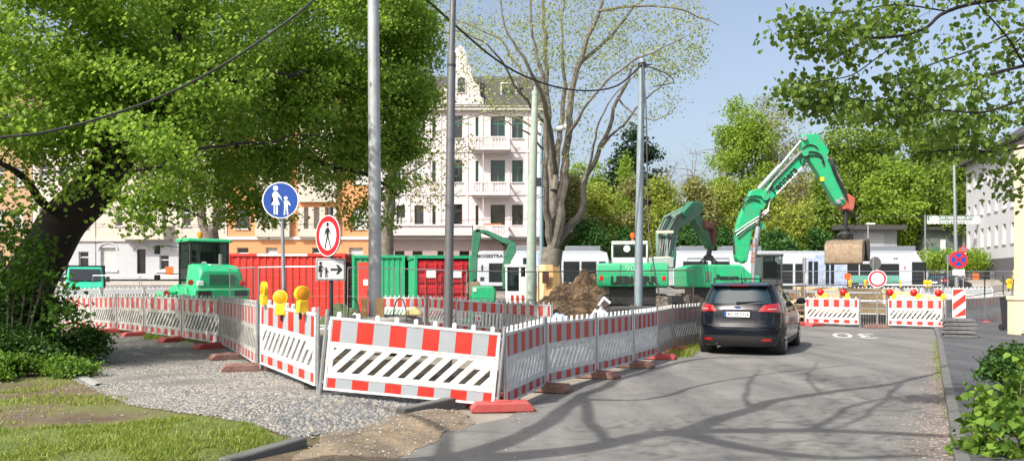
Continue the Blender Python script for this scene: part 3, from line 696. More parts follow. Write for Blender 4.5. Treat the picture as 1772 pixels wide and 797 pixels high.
far_l = [(1470, 43, 'left of the bucket'), (1497, 43, 'under the bucket'), (1522, 42.7, 'just right of the ban sign'), (1557, 42.6, 'above the lamp barrier'), (1600, 42.5, 'in front of the tram end'), (1608, 42.4, 'in front of the dark car')]
for i, (px, Y, t) in enumerate(far_l):
    o = dup(lan); p = gp(px, Y); o.location = (p.x, p.y - .08, p.z + 1.1); o.rotation_euler = (0, 0, .5 * i); o.scale = (.9,) * 3; o['label'] = 'far yellow lantern behind the pit, ' + t; o['group'] = 'yellow lanterns behind the pit'
for i, (px, z, t) in enumerate(((1744, .62, 'lower left of three beside the cream pillar'), (1762, .66, 'lower right of three beside the cream pillar'), (1754, 1.0, 'topmost of three beside the cream pillar'))):
    o = dup(lan); Y = 33.2; o.location = (W(px, Y), Y - .1, .75 + z); o.rotation_euler = (0, 0, .3 * i); o.scale = (1.0,) * 3; o['label'] = 'yellow lantern, ' + t; o['group'] = 'yellow lanterns by the pillar'
m = MB(); x_ = W(1753, 33.2); m.cyl((x_, 33.25, h(x_, 33.2)), (x_, 33.25, 1.9), .03, 8); m.bx(x_ - .26, x_ + .26, 33.2, 33.3, 1.42, 1.5)
tag(m.build('lantern_stand', GALV), 'steel stand with cross bar holding three yellow lanterns', 'stand')

# ------------------------------------------------------------------ signs
def ring_disc(root, r_out, fills, z, n=40, back=True, y0=-0.045):
    """fills: list of (name, r0, r1, material)"""
    M = Matrix.Translation((0, y0, z)) @ Matrix.Rotation(R(90), 4, 'X')
    m = MB(); m.lathe([(r_out, -.012), (r_out, .006)], n, 0, M); m.build('plate', ALU, root)
    k = 0
    for nm, r0, r1, mt in fills:
        k += 1; f = 0.006 + 0.0015 * k; m = MB(); vs = []; fs = []
        if r0 <= 0: m.lathe([(r1, 0.0), (r1, f)], n, 0, M)
        else:
            for r, zz in ((r0, 0.004), (r0, f), (r1, f), (r1, 0.004)):
                for i in range(n):
                    a = 2 * math.pi * i / n; vs.append(M @ Vector((r * math.cos(a), r * math.sin(a), zz)))
            for j in range(4):
                for i in range(n): fs.append((j * n + i, j * n + (i + 1) % n, ((j + 1) % 4) * n + (i + 1) % n, ((j + 1) % 4) * n + i))
            m.add(vs, fs)
        m.build(nm, mt, root)
def picto(mb, polys, circles, cx, cz, s, y, mi=0, t=0.003):
    for pl in polys: mb.prism([(cx + p[0] * s, cz + p[1] * s) for p in pl], y - t, y, 'xz', mi)
    for (x, z, r) in circles:
        mb.prism([(cx + (x + r * math.cos(a * R(20))) * s, cz + (z + r * math.sin(a * R(20))) * s) for a in range(18)], y - t, y, 'xz', mi)
MOTHER = ([[(-.30, .42), (-.16, .42), (-.07, .30), (.06, .12), (.02, .07), (-.12, .20), (-.14, .10), (-.02, -.22), (-.44, -.22), (-.32, .10), (-.33, .0), (-.37, .0), (-.40, .28)],
           [(-.32, -.24), (-.25, -.24), (-.24, -.68), (-.32, -.68)], [(-.20, -.24), (-.13, -.24), (-.12, -.68), (-.20, -.68)]], [(-.23, .58, .125)])
CHILD = ([[(.16, -.02), (.36, -.02), (.40, -.06), (.50, -.22), (.46, -.26), (.36, -.15), (.36, -.36), (.18, -.36), (.18, -.12), (.06, .07), (.02, .03)],
          [(.18, -.38), (.25, -.38), (.23, -.70), (.16, -.70)], [(.29, -.38), (.36, -.38), (.39, -.70), (.32, -.70)]], [(.26, .10, .09)])
WALK = ([[(-.06, .40), (.08, .40), (.17, .30), (.27, .06), (.22, .03), (.11, .22), (.10, -.04), (-.08, -.04), (-.10, .20), (-.20, .02), (-.26, .05), (-.16, .30)],
         [(.00, -.05), (.10, -.05), (.30, -.60), (.22, -.62)], [(-.08, -.05), (.02, -.05), (-.16, -.62), (-.25, -.60)]], [(0.01, .55, .11)])
# blue footpath sign
p0 = gp(492, 13.6); zc = ZZ(347, 13.5)
t = thing('footpath_sign', 'round blue footpath sign with white mother and child on a leaning grey pole', 'traffic sign', (W(487, 13.5), 13.5, 0))
m = MB(); m.tube([(W(494, 13.5) - W(487, 13.5), .0, h(p0.x, p0.y)), (0.0, 0, zc + .28)], 0.03, 12); m.build('pole', STEEL, t)
ring_disc(t, .305, [('white_rim', .285, .303, SWHITE), ('blue_field', 0, .286, BLUE)], zc, y0=-.05)
m = MB(); picto(m, MOTHER[0] + CHILD[0], MOTHER[1] + CHILD[1], 0, zc, .345, -.0615); m.build('pictogram', SWHITE, t, smooth=False)
# pedestrian ban sign with arrow plate
Yb = 11.75; zc = ZZ(408, Yb); xb = W(573, Yb)
t = thing('pedestrian_ban_sign', 'round red edged sign with black walking man turned aslant, dark pole behind the corner barrier', 'traffic sign', (xb, Yb, 0), R(-42))
m = MB(); m.tube([(0, 0, h(xb, Yb)), (0, 0, zc + .42)], 0.03, 12); m.build('pole', DARKM, t)
ring_disc(t, .30, [('red_ring', .205, .290, SRED), ('white_rim', .289, .30, SWHITE), ('white_field', 0, .206, SWHITE)], zc, y0=-.05)
m = MB(); picto(m, WALK[0], WALK[1], 0, zc, .30, -.062); m.build('pictogram', SBLACK, t, smooth=False)
t = thing('diversion_plate', 'small white plate with walking mother, child and black arrow pointing right', 'traffic sign', (xb, Yb, 0), R(4))
z2 = ZZ(466, Yb); m = MB(); m.bx(-.21, .21, -.05, -.035, z2 - .16, z2 + .16); m.build('plate', mat('dull white plate', (.52, .54, .55), .45), t, bevel=0.004)
m = MB()
for q in ((-.20, -.19, -.15, .15), (.19, .20, -.15, .15), (-.19, .19, .14, .15), (-.19, .19, -.15, -.14)): m.bx(q[0], q[1], -.053, -.05, z2 + q[2], z2 + q[3])
m.build('border', SBLACK, t, smooth=False)
m = MB(); picto(m, MOTHER[0] + CHILD[0], MOTHER[1] + CHILD[1], -.105, z2 + .0, .16, -.0505)
m.prism([(.0, z2 - .014), (.11, z2 - .014), (.08, z2 - .06), (.105, z2 - .07), (.17, z2), (.105, z2 + .07), (.08, z2 + .06), (.11, z2 + .014), (.0, z2 + .014)], -.0535, -.0505, 'xz')
m.build('pictogram', SBLACK, t, smooth=False)
# round ban sign in the closure gap
Yc = 28.8; xc = W(1518, Yc); zc = ZZ(482, Yc)
t = thing('vehicle_ban_sign', 'round white sign with red ring on a thin pole in the closure gap', 'traffic sign', (xc, Yc, 0), R(-15))
m = MB(); m.tube([(0, 0, .1), (0, 0, zc + .35)], 0.028, 10); m.build('pole', GALV, t)
ring_disc(t, .31, [('red_ring', .215, .285, SRED), ('white_rim', .284, .308, SWHITE), ('white_field', 0, .216, SWHITE)], zc)
# no stopping sign on tall grey mast
Yn = 30.6; xn = W(1656, Yn); zc = ZZ(449, Yn)
t = thing('tall_pole', 'tall thin grey pole rising behind the striped beacon on the right', 'pole', (xn, Yn, 0))
m = MB(); m.tube([(.02, 0, 0), (W(1651, Yn) - xn, 0, ZZ(286, Yn))], [.085, .05], 12); m.build('shaft', GALV, t)
t = thing('no_stopping_sign', 'round blue sign with red cross mounted on the tall pole behind the beacon', 'traffic sign', (xn, Yn - .08, 0), R(-15))
ring_disc(t, .32, [('red_ring', .235, .318, SRED), ('blue_field', 0, .24, BLUE)], zc)
m = MB()
for s in (1, -1):
    M = Matrix.Translation((0, 0, zc)) @ Matrix.Rotation(R(45 * s), 4, 'Y'); m.box((0, -.0555, 0), (.50, .003, .075), 0, M)
m.build('red_cross', SRED, t, smooth=False)
m = MB(); m.bx(-.20, .20, -.055, -.045, zc - .58, zc - .37); m.build('info_plate', SWHITE, t)
# small sign further back, seen beside it
Yk = 46; xk = W(1667, Yk); zc = ZZ(431, Yk)
t = thing('small_round_sign', 'small round red edged sign just right above the no stopping sign', 'traffic sign', (xk, Yk, 0), R(-15))
m = MB(); m.tube([(0, 0, h(xk, Yk)), (0, 0, zc)], .03, 8); m.build('pole', GALV, t)
ring_disc(t, .17, [('red_ring', .12, .168, SRED), ('grey_field', 0, .125, mat('dim purple grey', (.25, .12, .16), .5))], zc)
m = MB(); m.bx(-.1, .12, -.06, -.045, zc - .42, zc - .2); m.build('info_plate', SWHITE, t)
# two signs seen from behind
for px, py, Y, lab in ((1511, 455, 40, 'grey back of a round sign behind the ban sign'), (1640, 448, 52, 'grey back of a sign post at the hedge')):
    x = W(px, Y); zc = ZZ(py, Y); t = thing('sign_back', lab, 'traffic sign', (x, Y, 0), R(12))
    m = MB(); m.tube([(-.0, 0, h(x, Y)), (0, 0, zc + .3)], .035, 8); m.build('pole', GALV, t)
    m = MB(); m.lathe([(.32, -.01), (.32, .01)], 30, 0, Matrix.Translation((0.12, 0, zc)) @ Matrix.Rotation(R(90), 4, 'X')); m.build('plate', mat('sign back grey', (.12, .12, .12), .6), t)
m = MB(); x = W(293, 38); m.tube([(0, 0, h(x, 38)), (0, 0, ZZ(437, 38))], .02, 6)
# ------------------------------------------------------------------ mesh site fences
def make_mesh_fence(Lx=3.4, H=2.0, mesh=True):
    root = thing('mesh_fence', 'x', 'site fence'); m = MB()
    for x in (0.03, Lx - 0.03): m.cyl((x, 0, 0.05), (x, 0, H), .021, 8)
    for z in (0.14, H - .02): m.cyl((0.03, 0, z), (Lx - .03, 0, z), .019, 8)
    m.build('frame', GALV, root)
    m = MB(); n = int(Lx / 0.11)
    for k in range(1, n): x = Lx * k / n; m.tube([(x, 0, .14), (x, 0, H - .02)], .0022, 3, caps=False)
    for k in range(1, 8): z = .14 + (H - .16) * k / 8; m.tube([(.03, 0, z), (Lx - .03, 0, z)], .0026 if k % 4 else .009, 3, caps=False)
    m.build('wire_mesh', GALV, root)
    return root
mf = make_mesh_fence(); first = [True]; dkf = [None]
def mesh_fence(a, b, label, group, H=1.0):
    if 'dark' in label:
        if dkf[0] is None:
            dkf[0] = o = make_mesh_fence()
            for c in o.children: c.data.materials[0] = mat('rusty dark fence steel', (.07, .055, .045), .7)
        else: o = dup(dkf[0])
    else: o = mf if first[0] else dup(mf); first[0] = False
    d = b - a; L = math.hypot(d.x, d.y); o.location = a; o.rotation_euler = (0, -math.atan2(d.z, L), math.atan2(d.y, d.x)); o.scale = (L / 3.4, 1, H); o['label'] = label; o['group'] = group; o['category'] = 'site fence'
for i, (a, b, lab) in enumerate((((398, 26.6), (443, 25.8), 'mesh fence panel left of the blue sign before the red container'), ((447, 25.8), (597, 25.0), 'mesh fence panel before the red container, between the signs'),
                      ((600, 26.0), (683, 26.6), 'mesh fence panel behind the thick mast before the green container'), ((690, 26.8), (806, 27.3), 'mesh fence panel before the red container doors'),
                      ((809, 27.4), (928, 27.0), 'dark mesh fence panel in front of the mini excavator'), ((931, 26.6), (1100, 25.2), 'dark mesh fence panel before the soil heap and large excavator'),
                      ((1104, 25.0), (1201, 23.2), 'dark mesh fence panel right of the blue grey mast'))):
    mesh_fence(gp(*a), gp(*b), lab, 'mesh fences round the site', 1.0)
for i, (a, b, lab) in enumerate((((160, 44), (242, 44), 'mesh fence panel behind the van and its white barriers'), ((244, 44), (312, 44), 'mesh fence panel beside the loader with an orange plate'))):
    mesh_fence(gp(*a), gp(*b), lab, 'mesh fences before the street', .85)
x = W(293, 40.9); m = MB(); m.bx(x - .2, x + .2, 40.9, 40.93, 2.0, 2.42); o = m.build('warning_plate', mat('orange red plate', (.75, .13, .02), .5)); tag(o, 'small orange red warning plate hung on the mesh fence by the loader', 'sign')
for i, (a, b, lab) in enumerate((((1330, 46), (1420, 46), 'far mesh fence panel left of the bucket before the tram'), ((1422, 46), (1525, 46), 'far mesh fence panel behind the round ban sign'), ((1527, 46), (1600, 46), 'far mesh fence panel before the tram end'), ((1604, 46), (1716, 46), 'far mesh fence panel behind the no stopping sign'), ((1718, 46), (1800, 47), 'far mesh fence panel next to the cream pillar'))):
    mesh_fence(gp(*a), gp(*b), lab, 'mesh fences behind the pit', .95)
for i, (px, Y, py) in enumerate(((1466, 46, 478), (1688, 46, 478))):
    x = W(px, Y); m = MB(); z = ZZ(py, Y); m.bx(x - .17, x + .17, Y - .06, Y - .03, z - .17, z + .17); o = m.build('warning_plate', mat('orange red plate', (.75, .13, .02), .5)); tag(o, ('small orange plate on the far fence under the bucket', 'small orange plate on the far fence right of the no stopping sign')[i], 'sign')
# steel guard rails round the pit (near side)
def rail(name, pts, H, label):
    t = thing(name, label, 'guard rail', tuple(pts[0]), 0); o0 = pts[0]; m = MB()
    m.tube([p - o0 + Vector((0, 0, H)) for p in pts], .024, 8); m.tube([p - o0 + Vector((0, 0, H * .52)) for p in pts], .02, 8); m.build('rails', DARKM if 'dark' in label else GALV, t)
    for p in pts:
        m = MB(); q = p - o0; m.cyl(q, q + Vector((0, 0, H + .03)), .028, 8); m.build('rail_post', DARKM if 'dark' in label else GALV, t)
rail('guard_rail', [gp(1236, 27.5), gp(1290, 27.5), gp(1345, 28.2)], 1.75, 'dark steel guard rail behind the car roof')
rail('guard_rail', [gp(1378, 33), gp(1467, 33), gp(1547, 32.5), gp(1632, 31)], 1.5, 'galvanised guard rail round the pit behind the lamp barriers')
rail('guard_rail', [gp(1632, 33), gp(1704, 38), gp(1736, 43)], 1.75, 'dark guard rail rising right of the no stopping sign')
# closing gate in the gap and loose poles
rail('low_gate', [gp(1488, 29.2), gp(1534, 28.9)], .95, 'galvanised tube gate filling the gap between the lamp barriers')
x = W(1392, 31.0); m = MB(); m.cyl((x, 31, 0), (x, 31, ZZ(445, 31)), .03, 8); m.cyl((x, 31, ZZ(472, 31)), (x, 31, ZZ(446, 31)), .075, 8)
tag(m.build('marker_pole', GALV), 'slim steel pole with a narrow flap at its top left of the bucket', 'pole')
# timber work round the pit
def board(a, b, wd, th, label, material=WOODP, grp='timber boards round the pit'):
    a = Vector(a); b = Vector(b); d = b - a; L = d.length
    m = MB(); m.bx(0, L, -th / 2, th / 2, -wd / 2, wd / 2); o = m.build('timber_board', material, bevel=.004, seg=1)
    o.location = a; o.rotation_euler = (0, -math.atan2(d.z, math.hypot(d.x, d.y)), math.atan2(d.y, d.x)); tag(o, label, 'board', grp)
board(P(1372, 498, 33.3), P(1548, 503, 32.7), .14, .06, 'long top rail board behind the lamp barriers, left half')
board(P(1536, 503, 32.4), P(1652, 520, 30.2), .14, .06, 'long top rail board behind the lamp barriers, sloping right half')
for k, (y1, y2, lab) in enumerate(((512, 513, 'upper'), (524, 525, 'middle'), (536, 540, 'lower'))):
    board(P(1374, y1, 33.2), P(1540, y2, 32.8), .26, .05, '%s pale shuttering board behind the lamp barriers' % lab)
for k, (x_, y_, w_) in enumerate(((1389, 498, .12), (1462, 500, .12), (1536, 503, .12), (1606, 512, .12))):
    p = P(x_, y_, 32.6 - k * .3); m = MB(); m.bx(p.x - w_ / 2, p.x + w_ / 2, p.y - .06, p.y + .06, h(p.x, p.y), p.z + .05); tag(m.build('timber_post', WOODD, bevel=.005), 'upright timber post of the pit rail, %s from the left' % ('first', 'second', 'third', 'fourth')[k], 'post', 'timber posts of the pit rail')
for k in range(5):
    m = MB(); p = gp(1384, 31.4); m.bx(p.x - .45, p.x + .45, p.y - .5, p.y + .5, .05 + k * .24, .05 + k * .24 + (.08)); m.bx(p.x - .4, p.x - .3, p.y - .5, p.y + .5, .05 + k * .24 + .08, .05 + k * .24 + .22); m.bx(p.x + .3, p.x + .4, p.y - .5, p.y + .5, .05 + k * .24 + .08, .05 + k * .24 + .22)
    tag(m.build('pallet', WOODP if k % 2 else WOODD, bevel=.004), 'wooden pallet right of the car, %s of the pile' % ('lowest', 'second', 'third', 'fourth', 'topmost')[k], 'pallet', 'pallets beside the car')
# sheet piling wall of the pit seen in the gap
m = MB(); a = gp(1380, 31.6); b = gp(1640, 29.6); n = 60
for k in range(n):
    p = a.lerp(b, k / n); q = a.lerp(b, (k + .55) / n); m.bx(p.x, q.x, p.y - .03 + .1, p.y + .1 + .03, 0, .46)
tag(m.build('sheet_piling', DARKM), 'dark ribbed sheet piling along the pit edge behind the lamp barriers', 'sheet piling')
# three lengths of dark pit wall by the fence
m = MB(); a = gp(1062, 21.6); b = gp(1160, 22.2); m.prism([(a.x, a.y), (b.x, b.y), (b.x, b.y + 1.2), (a.x, a.y + 1.2)], 0, .95, 'xy')
tag(m.build('steel_tank', CONCD, bevel=.03), 'dark flat topped tank standing behind the roadside barriers', 'tank')
# ------------------------------------------------------------------ poles, masts, cables
def mast(name, pts, rad, material, label, n=20, cat='mast'):
    t = thing(name, label, cat, (pts[0][0], pts[0][1], pts[0][2])); o0 = Vector(pts[0]); m = MB()
    m.tube([Vector(p) - o0 for p in pts], rad, n); m.build('shaft', material, t); return t
MASTM = mat('weathered galvanised mast', (0.42, 0.46, 0.48), 0.55, 0.3, var=0.12, scale=3, dirt=(0.16, 0.11, 0.08), dirt_amt=0.55, dirt_scale=1.6)
Y = 16.5; x = W(649, Y)
t = mast('tram_mast', [(x, Y, .5), (x - .01, Y, 4.0), (W(645, Y), Y, 8.6)], [.132, .126, .108], MASTM, 'thick pale grey steel mast set in a concrete ring with timber wedges')
for k, (px, w_) in enumerate(((634, .11), (661, .17))):
    q = W(px, Y) - x; m = MB(); m.bx(q - w_ / 2, q + w_ / 2, -.28, -.20, .1, ZZ(515, 16.3) - .5); m.build('timber_wedge', WOOD, t, bevel=.01)
m = MB(); m.lathe([(.78, 0), (.78, .70), (.66, .72), (.3, .68), (.3, 0.1)], 40)
o = m.build('concrete_ring', CONC, bevel=.03); o.location = (W(664, Y), Y + .1, h(x, Y)); tag(o, 'round concrete foundation ring filled with rubble at the thick mast', 'foundation')
def rz_(): a = random.uniform(0, 6.28); r = random.uniform(0, .72); return W(664, Y) + r * math.cos(a), Y + .1 + r * math.sin(a)
scatter_flakes('rubble', 260, rz_, (.02, .09), ST, 0, 'broken rubble lying on the foundation ring', 'rubble', zf=lambda x, y: h(W(664, 16.5), 16.6) + .71)
for k, (px, s_) in enumerate(((612, .3), (692, .36))):
    q = W(px, Y - .5); m = MB(); m.tube([(q + .32 * s_ * math.cos(a / 10 * math.pi) * 1.2, Y - .5, h(q, Y) + .68 + s_ * math.sin(a / 10 * math.pi) * 1.3) for a in range(11)], .012, 6)
    tag(m.build('bent_rebar', DARKM), ('bent rebar loop left of the thick mast', 'bent rebar loop right of the thick mast')[k], 'rebar')
m = MB(); p = P(715, 540, Y - .3); m.prism([(p.x - .22, p.z - .06), (p.x + .2, p.z - .06), (p.x + .15, p.z + .03), (p.x + .02, p.z + .12), (p.x - .14, p.z + .04)], Y - .45, Y - .15, 'xz'); tag(m.build('sand_bag', mat('yellow sack', (.6, .48, .22), .8), bevel=.03), 'small yellow sack lying on the foundation ring', 'sack')
Y = 13.2
t = mast('lamp_post', [(W(774, Y), Y, h(W(774, Y), Y)), (W(778, Y), Y, 2.6), (W(781.5, Y), Y, ZZ(92, Y)), (W(781.5, Y), Y, ZZ(90, Y)), (W(786, Y), Y, 6.9)], [.078, .072, .069, .052, .048], mat('dark lamp post paint', (.16, .165, .17), .45, .5), 'slim dark grey lamp post leaning slightly, in front of the white house', cat='lamp post')
m = MB(); m.cyl((W(781.5, Y) - W(774, Y), 0, ZZ(94, Y) - .25), (W(781.5, Y) - W(774, Y), 0, ZZ(90, Y) - .25), .073, 20); m.build('collar', DARKM, t)
Y = 28.0; MG = mat('pale green mast paint', (.33, .40, .33), .6, dirt=(.25, .27, .24), dirt_amt=.5, dirt_scale=2)
t = mast('green_mast', [(W(918, Y), Y, 0), (W(921, Y), Y, ZZ(330, Y)), (W(926, Y), Y, ZZ(165, Y))], [.185, .155, .11], MG, 'pale green steel mast in front of the white house, right of the mini excavator')
m = MB(); q = W(926, Y) - W(918, Y); m.cyl((q, 0, ZZ(165, Y)), (q, 0, ZZ(158, Y)), .12, 14); m.cyl((q, 0, ZZ(158, Y)), (q, 0, ZZ(150, Y)), .05, 10); m.build('cap', MG, t)
m = MB(); q = W(922, Y) - W(918, Y); m.bx(q + .12, q + .3, -.1, .1, ZZ(322, Y), ZZ(308, Y)); m.tube([(q + .22, 0, ZZ(318, Y)), (q + .42, 0, ZZ(325, Y)), (q + .4, 0, ZZ(340, Y)), (q + .15, 0, ZZ(343, Y))], .015, 6); m.build('cable_box', DARKM, t)
# street lamp with the white head
Y = 36; x = W(937, Y)
t = thing('street_lamp', 'slim bluish street lamp with long white head above the tree fork', 'street lamp', (x, Y, h(x, Y)))
zb = h(x, Y); m = MB(); m.tube([(0, 0, 0), (0, 0, ZZ(242, Y) - zb), (.05, 0, ZZ(232, Y) - zb), (W(958, Y) - x, 0, ZZ(224, Y) - zb)], [.10, .07, .05, .035], 10); m.build('pole', mat('lamp pole blue grey', (.22, .32, .38), .5, .3), t)
m = MB(); a = P(956, 226, Y) - Vector((x, Y, zb)); b = P(988, 217, Y) - Vector((x, Y, zb)); m.tube([a, a.lerp(b, .25), a.lerp(b, .8), b], [.05, .12, .13, .05], 10); m.build('lamp_head', SWHITE, t)
# mast on the right with the heavy cable
Y = 24.0; x0 = W(1104, Y)
MB2 = mat('blue grey mast', (.25, .31, .34), .55, .3, var=.15, scale=3)
t = mast('cable_mast', [(x0, Y, 0), (W(1106, Y), Y, 3.5), (W(1111, Y), Y, ZZ(102, Y))], [.125, .115, .095], MB2, 'tall blue grey mast holding the sagging cable in front of the green excavator')
m = MB(); q = W(1111, Y) - x0; m.cyl((q, 0, ZZ(117, Y)), (q, 0, ZZ(109, Y)), .125, 12); m.cyl((q - .02, 0, ZZ(112, Y)), (q + .28, 0, ZZ(112, Y)), .02, 6); m.build('clamp', DARKM, t)
for q in ((-.22, -.12, .95), (.12, .24, .85)): m = MB(); m.bx(q[0], q[1], -.2, .2, 0, q[2]); m.build('timber_wedge', WOODD, t, bevel=.01)
def cable(pts, r, label, n=24):
    P_ = [Vector(p) for p in pts]; out = []
    for i in range(len(P_) - 1):
        a = P_[max(0, i - 1)]; b = P_[i]; c = P_[i + 1]; d = P_[min(len(P_) - 1, i + 2)]
        for k in range(8):
            t_ = k / 8; out.append(0.5 * ((2 * b) + (c - a) * t_ + (2 * a - 5 * b + 4 * c - d) * t_ ** 2 + (3 * b - a - 3 * c + d) * t_ ** 3))
    out.append(P_[-1]); m = MB(); m.tube(out, r, 6); o = m.build('overhead_cable', HOSE); tag(o, label, 'cable', 'cables hung from the masts'); return o
def path_px(pts, Ya, Yb):
    n = len(pts); return [P(px, py, Ya + (Yb - Ya) * i / (n - 1)) for i, (px, py) in enumerate(pts)]
cable(path_px([(700, -30), (742, 3), (800, 55), (850, 97), (900, 128), (960, 150), (1020, 157), (1070, 147), (1111, 112)], 17.0, 23.9), .025, 'thick black cable sagging from the tree crown to the blue grey mast')
cable(path_px([(-60, 246), (0, 238), (70, 230), (140, 214), (200, 196), (270, 171), (340, 138), (400, 104), (460, 64), (520, 20), (560, -16)], 11.0, 12.5), .018, 'thick black cable crossing in front of the large tree crown')
cable(path_px([(1112, 112), (1118, 190), (1120, 300), (1122, 390), (1130, 450), (1143, 522)], 23.8, 22.3), .02, 'loose cable hanging down beside the blue grey mast')
cable(path_px([(1111, 112), (1150, 126), (1165, 142), (1130, 150)], 24.0, 24.2), .016, 'short cable tail at the top of the blue grey mast')
for k, (y1, y2) in enumerate(((404, 398), (412, 405))):
    o = cable([P(-100, y1 - 20, 62), P(400, y1 - 15 - 5 * k, 62), P(900, y2 - 20 - 5 * k, 62), P(1700, y2 - 26 - 5 * k, 62)], .012, ('upper thin tram contact wire running along the street', 'lower thin tram contact wire running along the street')[k])
# grey lamp on the right behind the tram
Y = 74; x = W(1502, Y); t = thing('street_lamp', 'short grey street lamp with flat head above the tram roof', 'street lamp', (x, Y, h(x, Y))); zb = h(x, Y)
m = MB(); m.tube([(0, 0, 0), (0, 0, ZZ(388, Y) - zb)], .07, 8); m.build('pole', GALV, t); m = MB(); m.box((.25, 0, ZZ(387, Y) - zb), (.75, .3, .14)); m.build('lamp_head', SWHITE, t, bevel=.04)

# ------------------------------------------------------------------ houses
def wall_with_holes(W_, H_, holes, depth=.25, x0=0, y=0, z0=0, thick=0.0):
    xs = sorted(set([0, W_] + [v for a in holes for v in (a[0], a[1])])); zs = sorted(set([0, H_] + [v for a in holes for v in (a[2], a[3])]))
    m = MB()
    for i in range(len(xs) - 1):
        for j in range(len(zs) - 1):
            cx = (xs[i] + xs[i + 1]) / 2; cz = (zs[j] + zs[j + 1]) / 2
            if any(a[0] < cx < a[1] and a[2] < cz < a[3] for a in holes): continue
            m.add([(x0 + xs[i], y, z0 + zs[j]), (x0 + xs[i + 1], y, z0 + zs[j]), (x0 + xs[i + 1], y, z0 + zs[j + 1]), (x0 + xs[i], y, z0 + zs[j + 1])], [(0, 1, 2, 3)])
    for a in holes:
        X0, X1, Z0, Z1 = x0 + a[0], x0 + a[1], z0 + a[2], z0 + a[3]; d = y + depth
        m.add([(X0, y, Z0), (X1, y, Z0), (X1, d, Z0), (X0, d, Z0), (X0, y, Z1), (X1, y, Z1), (X1, d, Z1), (X0, d, Z1)], [(0, 1, 2, 3), (4, 7, 6, 5), (0, 3, 7, 4), (1, 5, 6, 2)])
    return m
CURT = mat('net curtain', (.45, .46, .45), .9, var=.2, scale=8)
DARKIN = mat('dark interior', (.03, .032, .035), .9)
def window(parent, X0, X1, Z0, Z1, y, frame, style='cross', depth=.25, curtain=0):
    wf = MB(); d = y + depth - .06; f = .055
    wf.bx(X0, X0 + f, d, d + .06, Z0, Z1); wf.bx(X1 - f, X1, d, d + .06, Z0, Z1); wf.bx(X0 + f, X1 - f, d, d + .06, Z0, Z0 + f); wf.bx(X0 + f, X1 - f, d, d + .06, Z1 - f, Z1)
    if style in ('cross', 'tee') and X1 - X0 > .5:
        zt = Z0 + (Z1 - Z0) * .68; wf.bx(X0 + f, X1 - f, d - .01, d + .06, zt - .04, zt + .04)
        if style == 'cross': xm = (X0 + X1) / 2; wf.bx(xm - .04, xm + .04, d - .012, d + .062, Z0 + f, zt - .04)
    o = wf.build('window', frame, parent, smooth=False)
    p = MB(); p.bx(X0 + .03, X1 - .03, d + .03, d + .045, Z0 + .03, Z1 - .03); p.build('pane', GLASS, o, smooth=False)
    if curtain:
        c = MB(); zc = Z0 + (Z1 - Z0) * curtain; c.bx(X0 + .06, X1 - .06, d + .022, d + .029, Z0 + .05, zc); c.build('curtain', CURT, o, smooth=False)
    s = MB(); s.bx(X0 - .08, X1 + .08, y - .09, y + depth - .06, Z0 - .09, Z0 - .003); s.build('sill', frame if False else TRIM, o, smooth=False)
    return o
TRIM = mat('stone trim', (.48, .45, .43), .85, dirt=(.4, .37, .35), dirt_amt=.5, dirt_scale=2)
GRN_FR = mat('green window frame', (.02, .16, .11), .5)
BRN_FR = mat('brown window frame', (.07, .035, .025), .6)
WHT_FR = mat('white window frame', (.75, .75, .74), .45)
def tile_mat(name, base):
    m = mat(name, base, .75, var=.25, scale=3); t = m.node_tree; N = t.nodes; L = t.links; b = N['Principled BSDF']
    tc = N.new('ShaderNodeTexCoord'); br = N.new('ShaderNodeTexBrick'); br.inputs['Scale'].default_value = 3.2; br.inputs['Mortar Size'].default_value = .04
    mp = N.new('ShaderNodeMapping'); mp.inputs['Rotation'].default_value = (R(90), 0, 0); L.new(tc.outputs['Object'], mp.inputs[0]); L.new(mp.outputs[0], br.inputs['Vector'])
    br.inputs['Color1'].default_value = (*[x * .85 for x in base], 1); br.inputs['Color2'].default_value = (*[x * 1.25 for x in base], 1); br.inputs['Mortar'].default_value = (*[x * .3 for x in base], 1)
    L.new(br.outputs[0], b.inputs['Base Color']); return m
ROOFD = tile_mat('dark roof tiles', (.075, .07, .072)); ROOFR = tile_mat('red brown roof tiles', (.20, .085, .05))
YF = 70.0; K = F / YF; ZB = 1.88
def hx(px): return (px - 886) / K
def hz(py): return EYE - (py - HZ) / K - ZB       # height above the house base
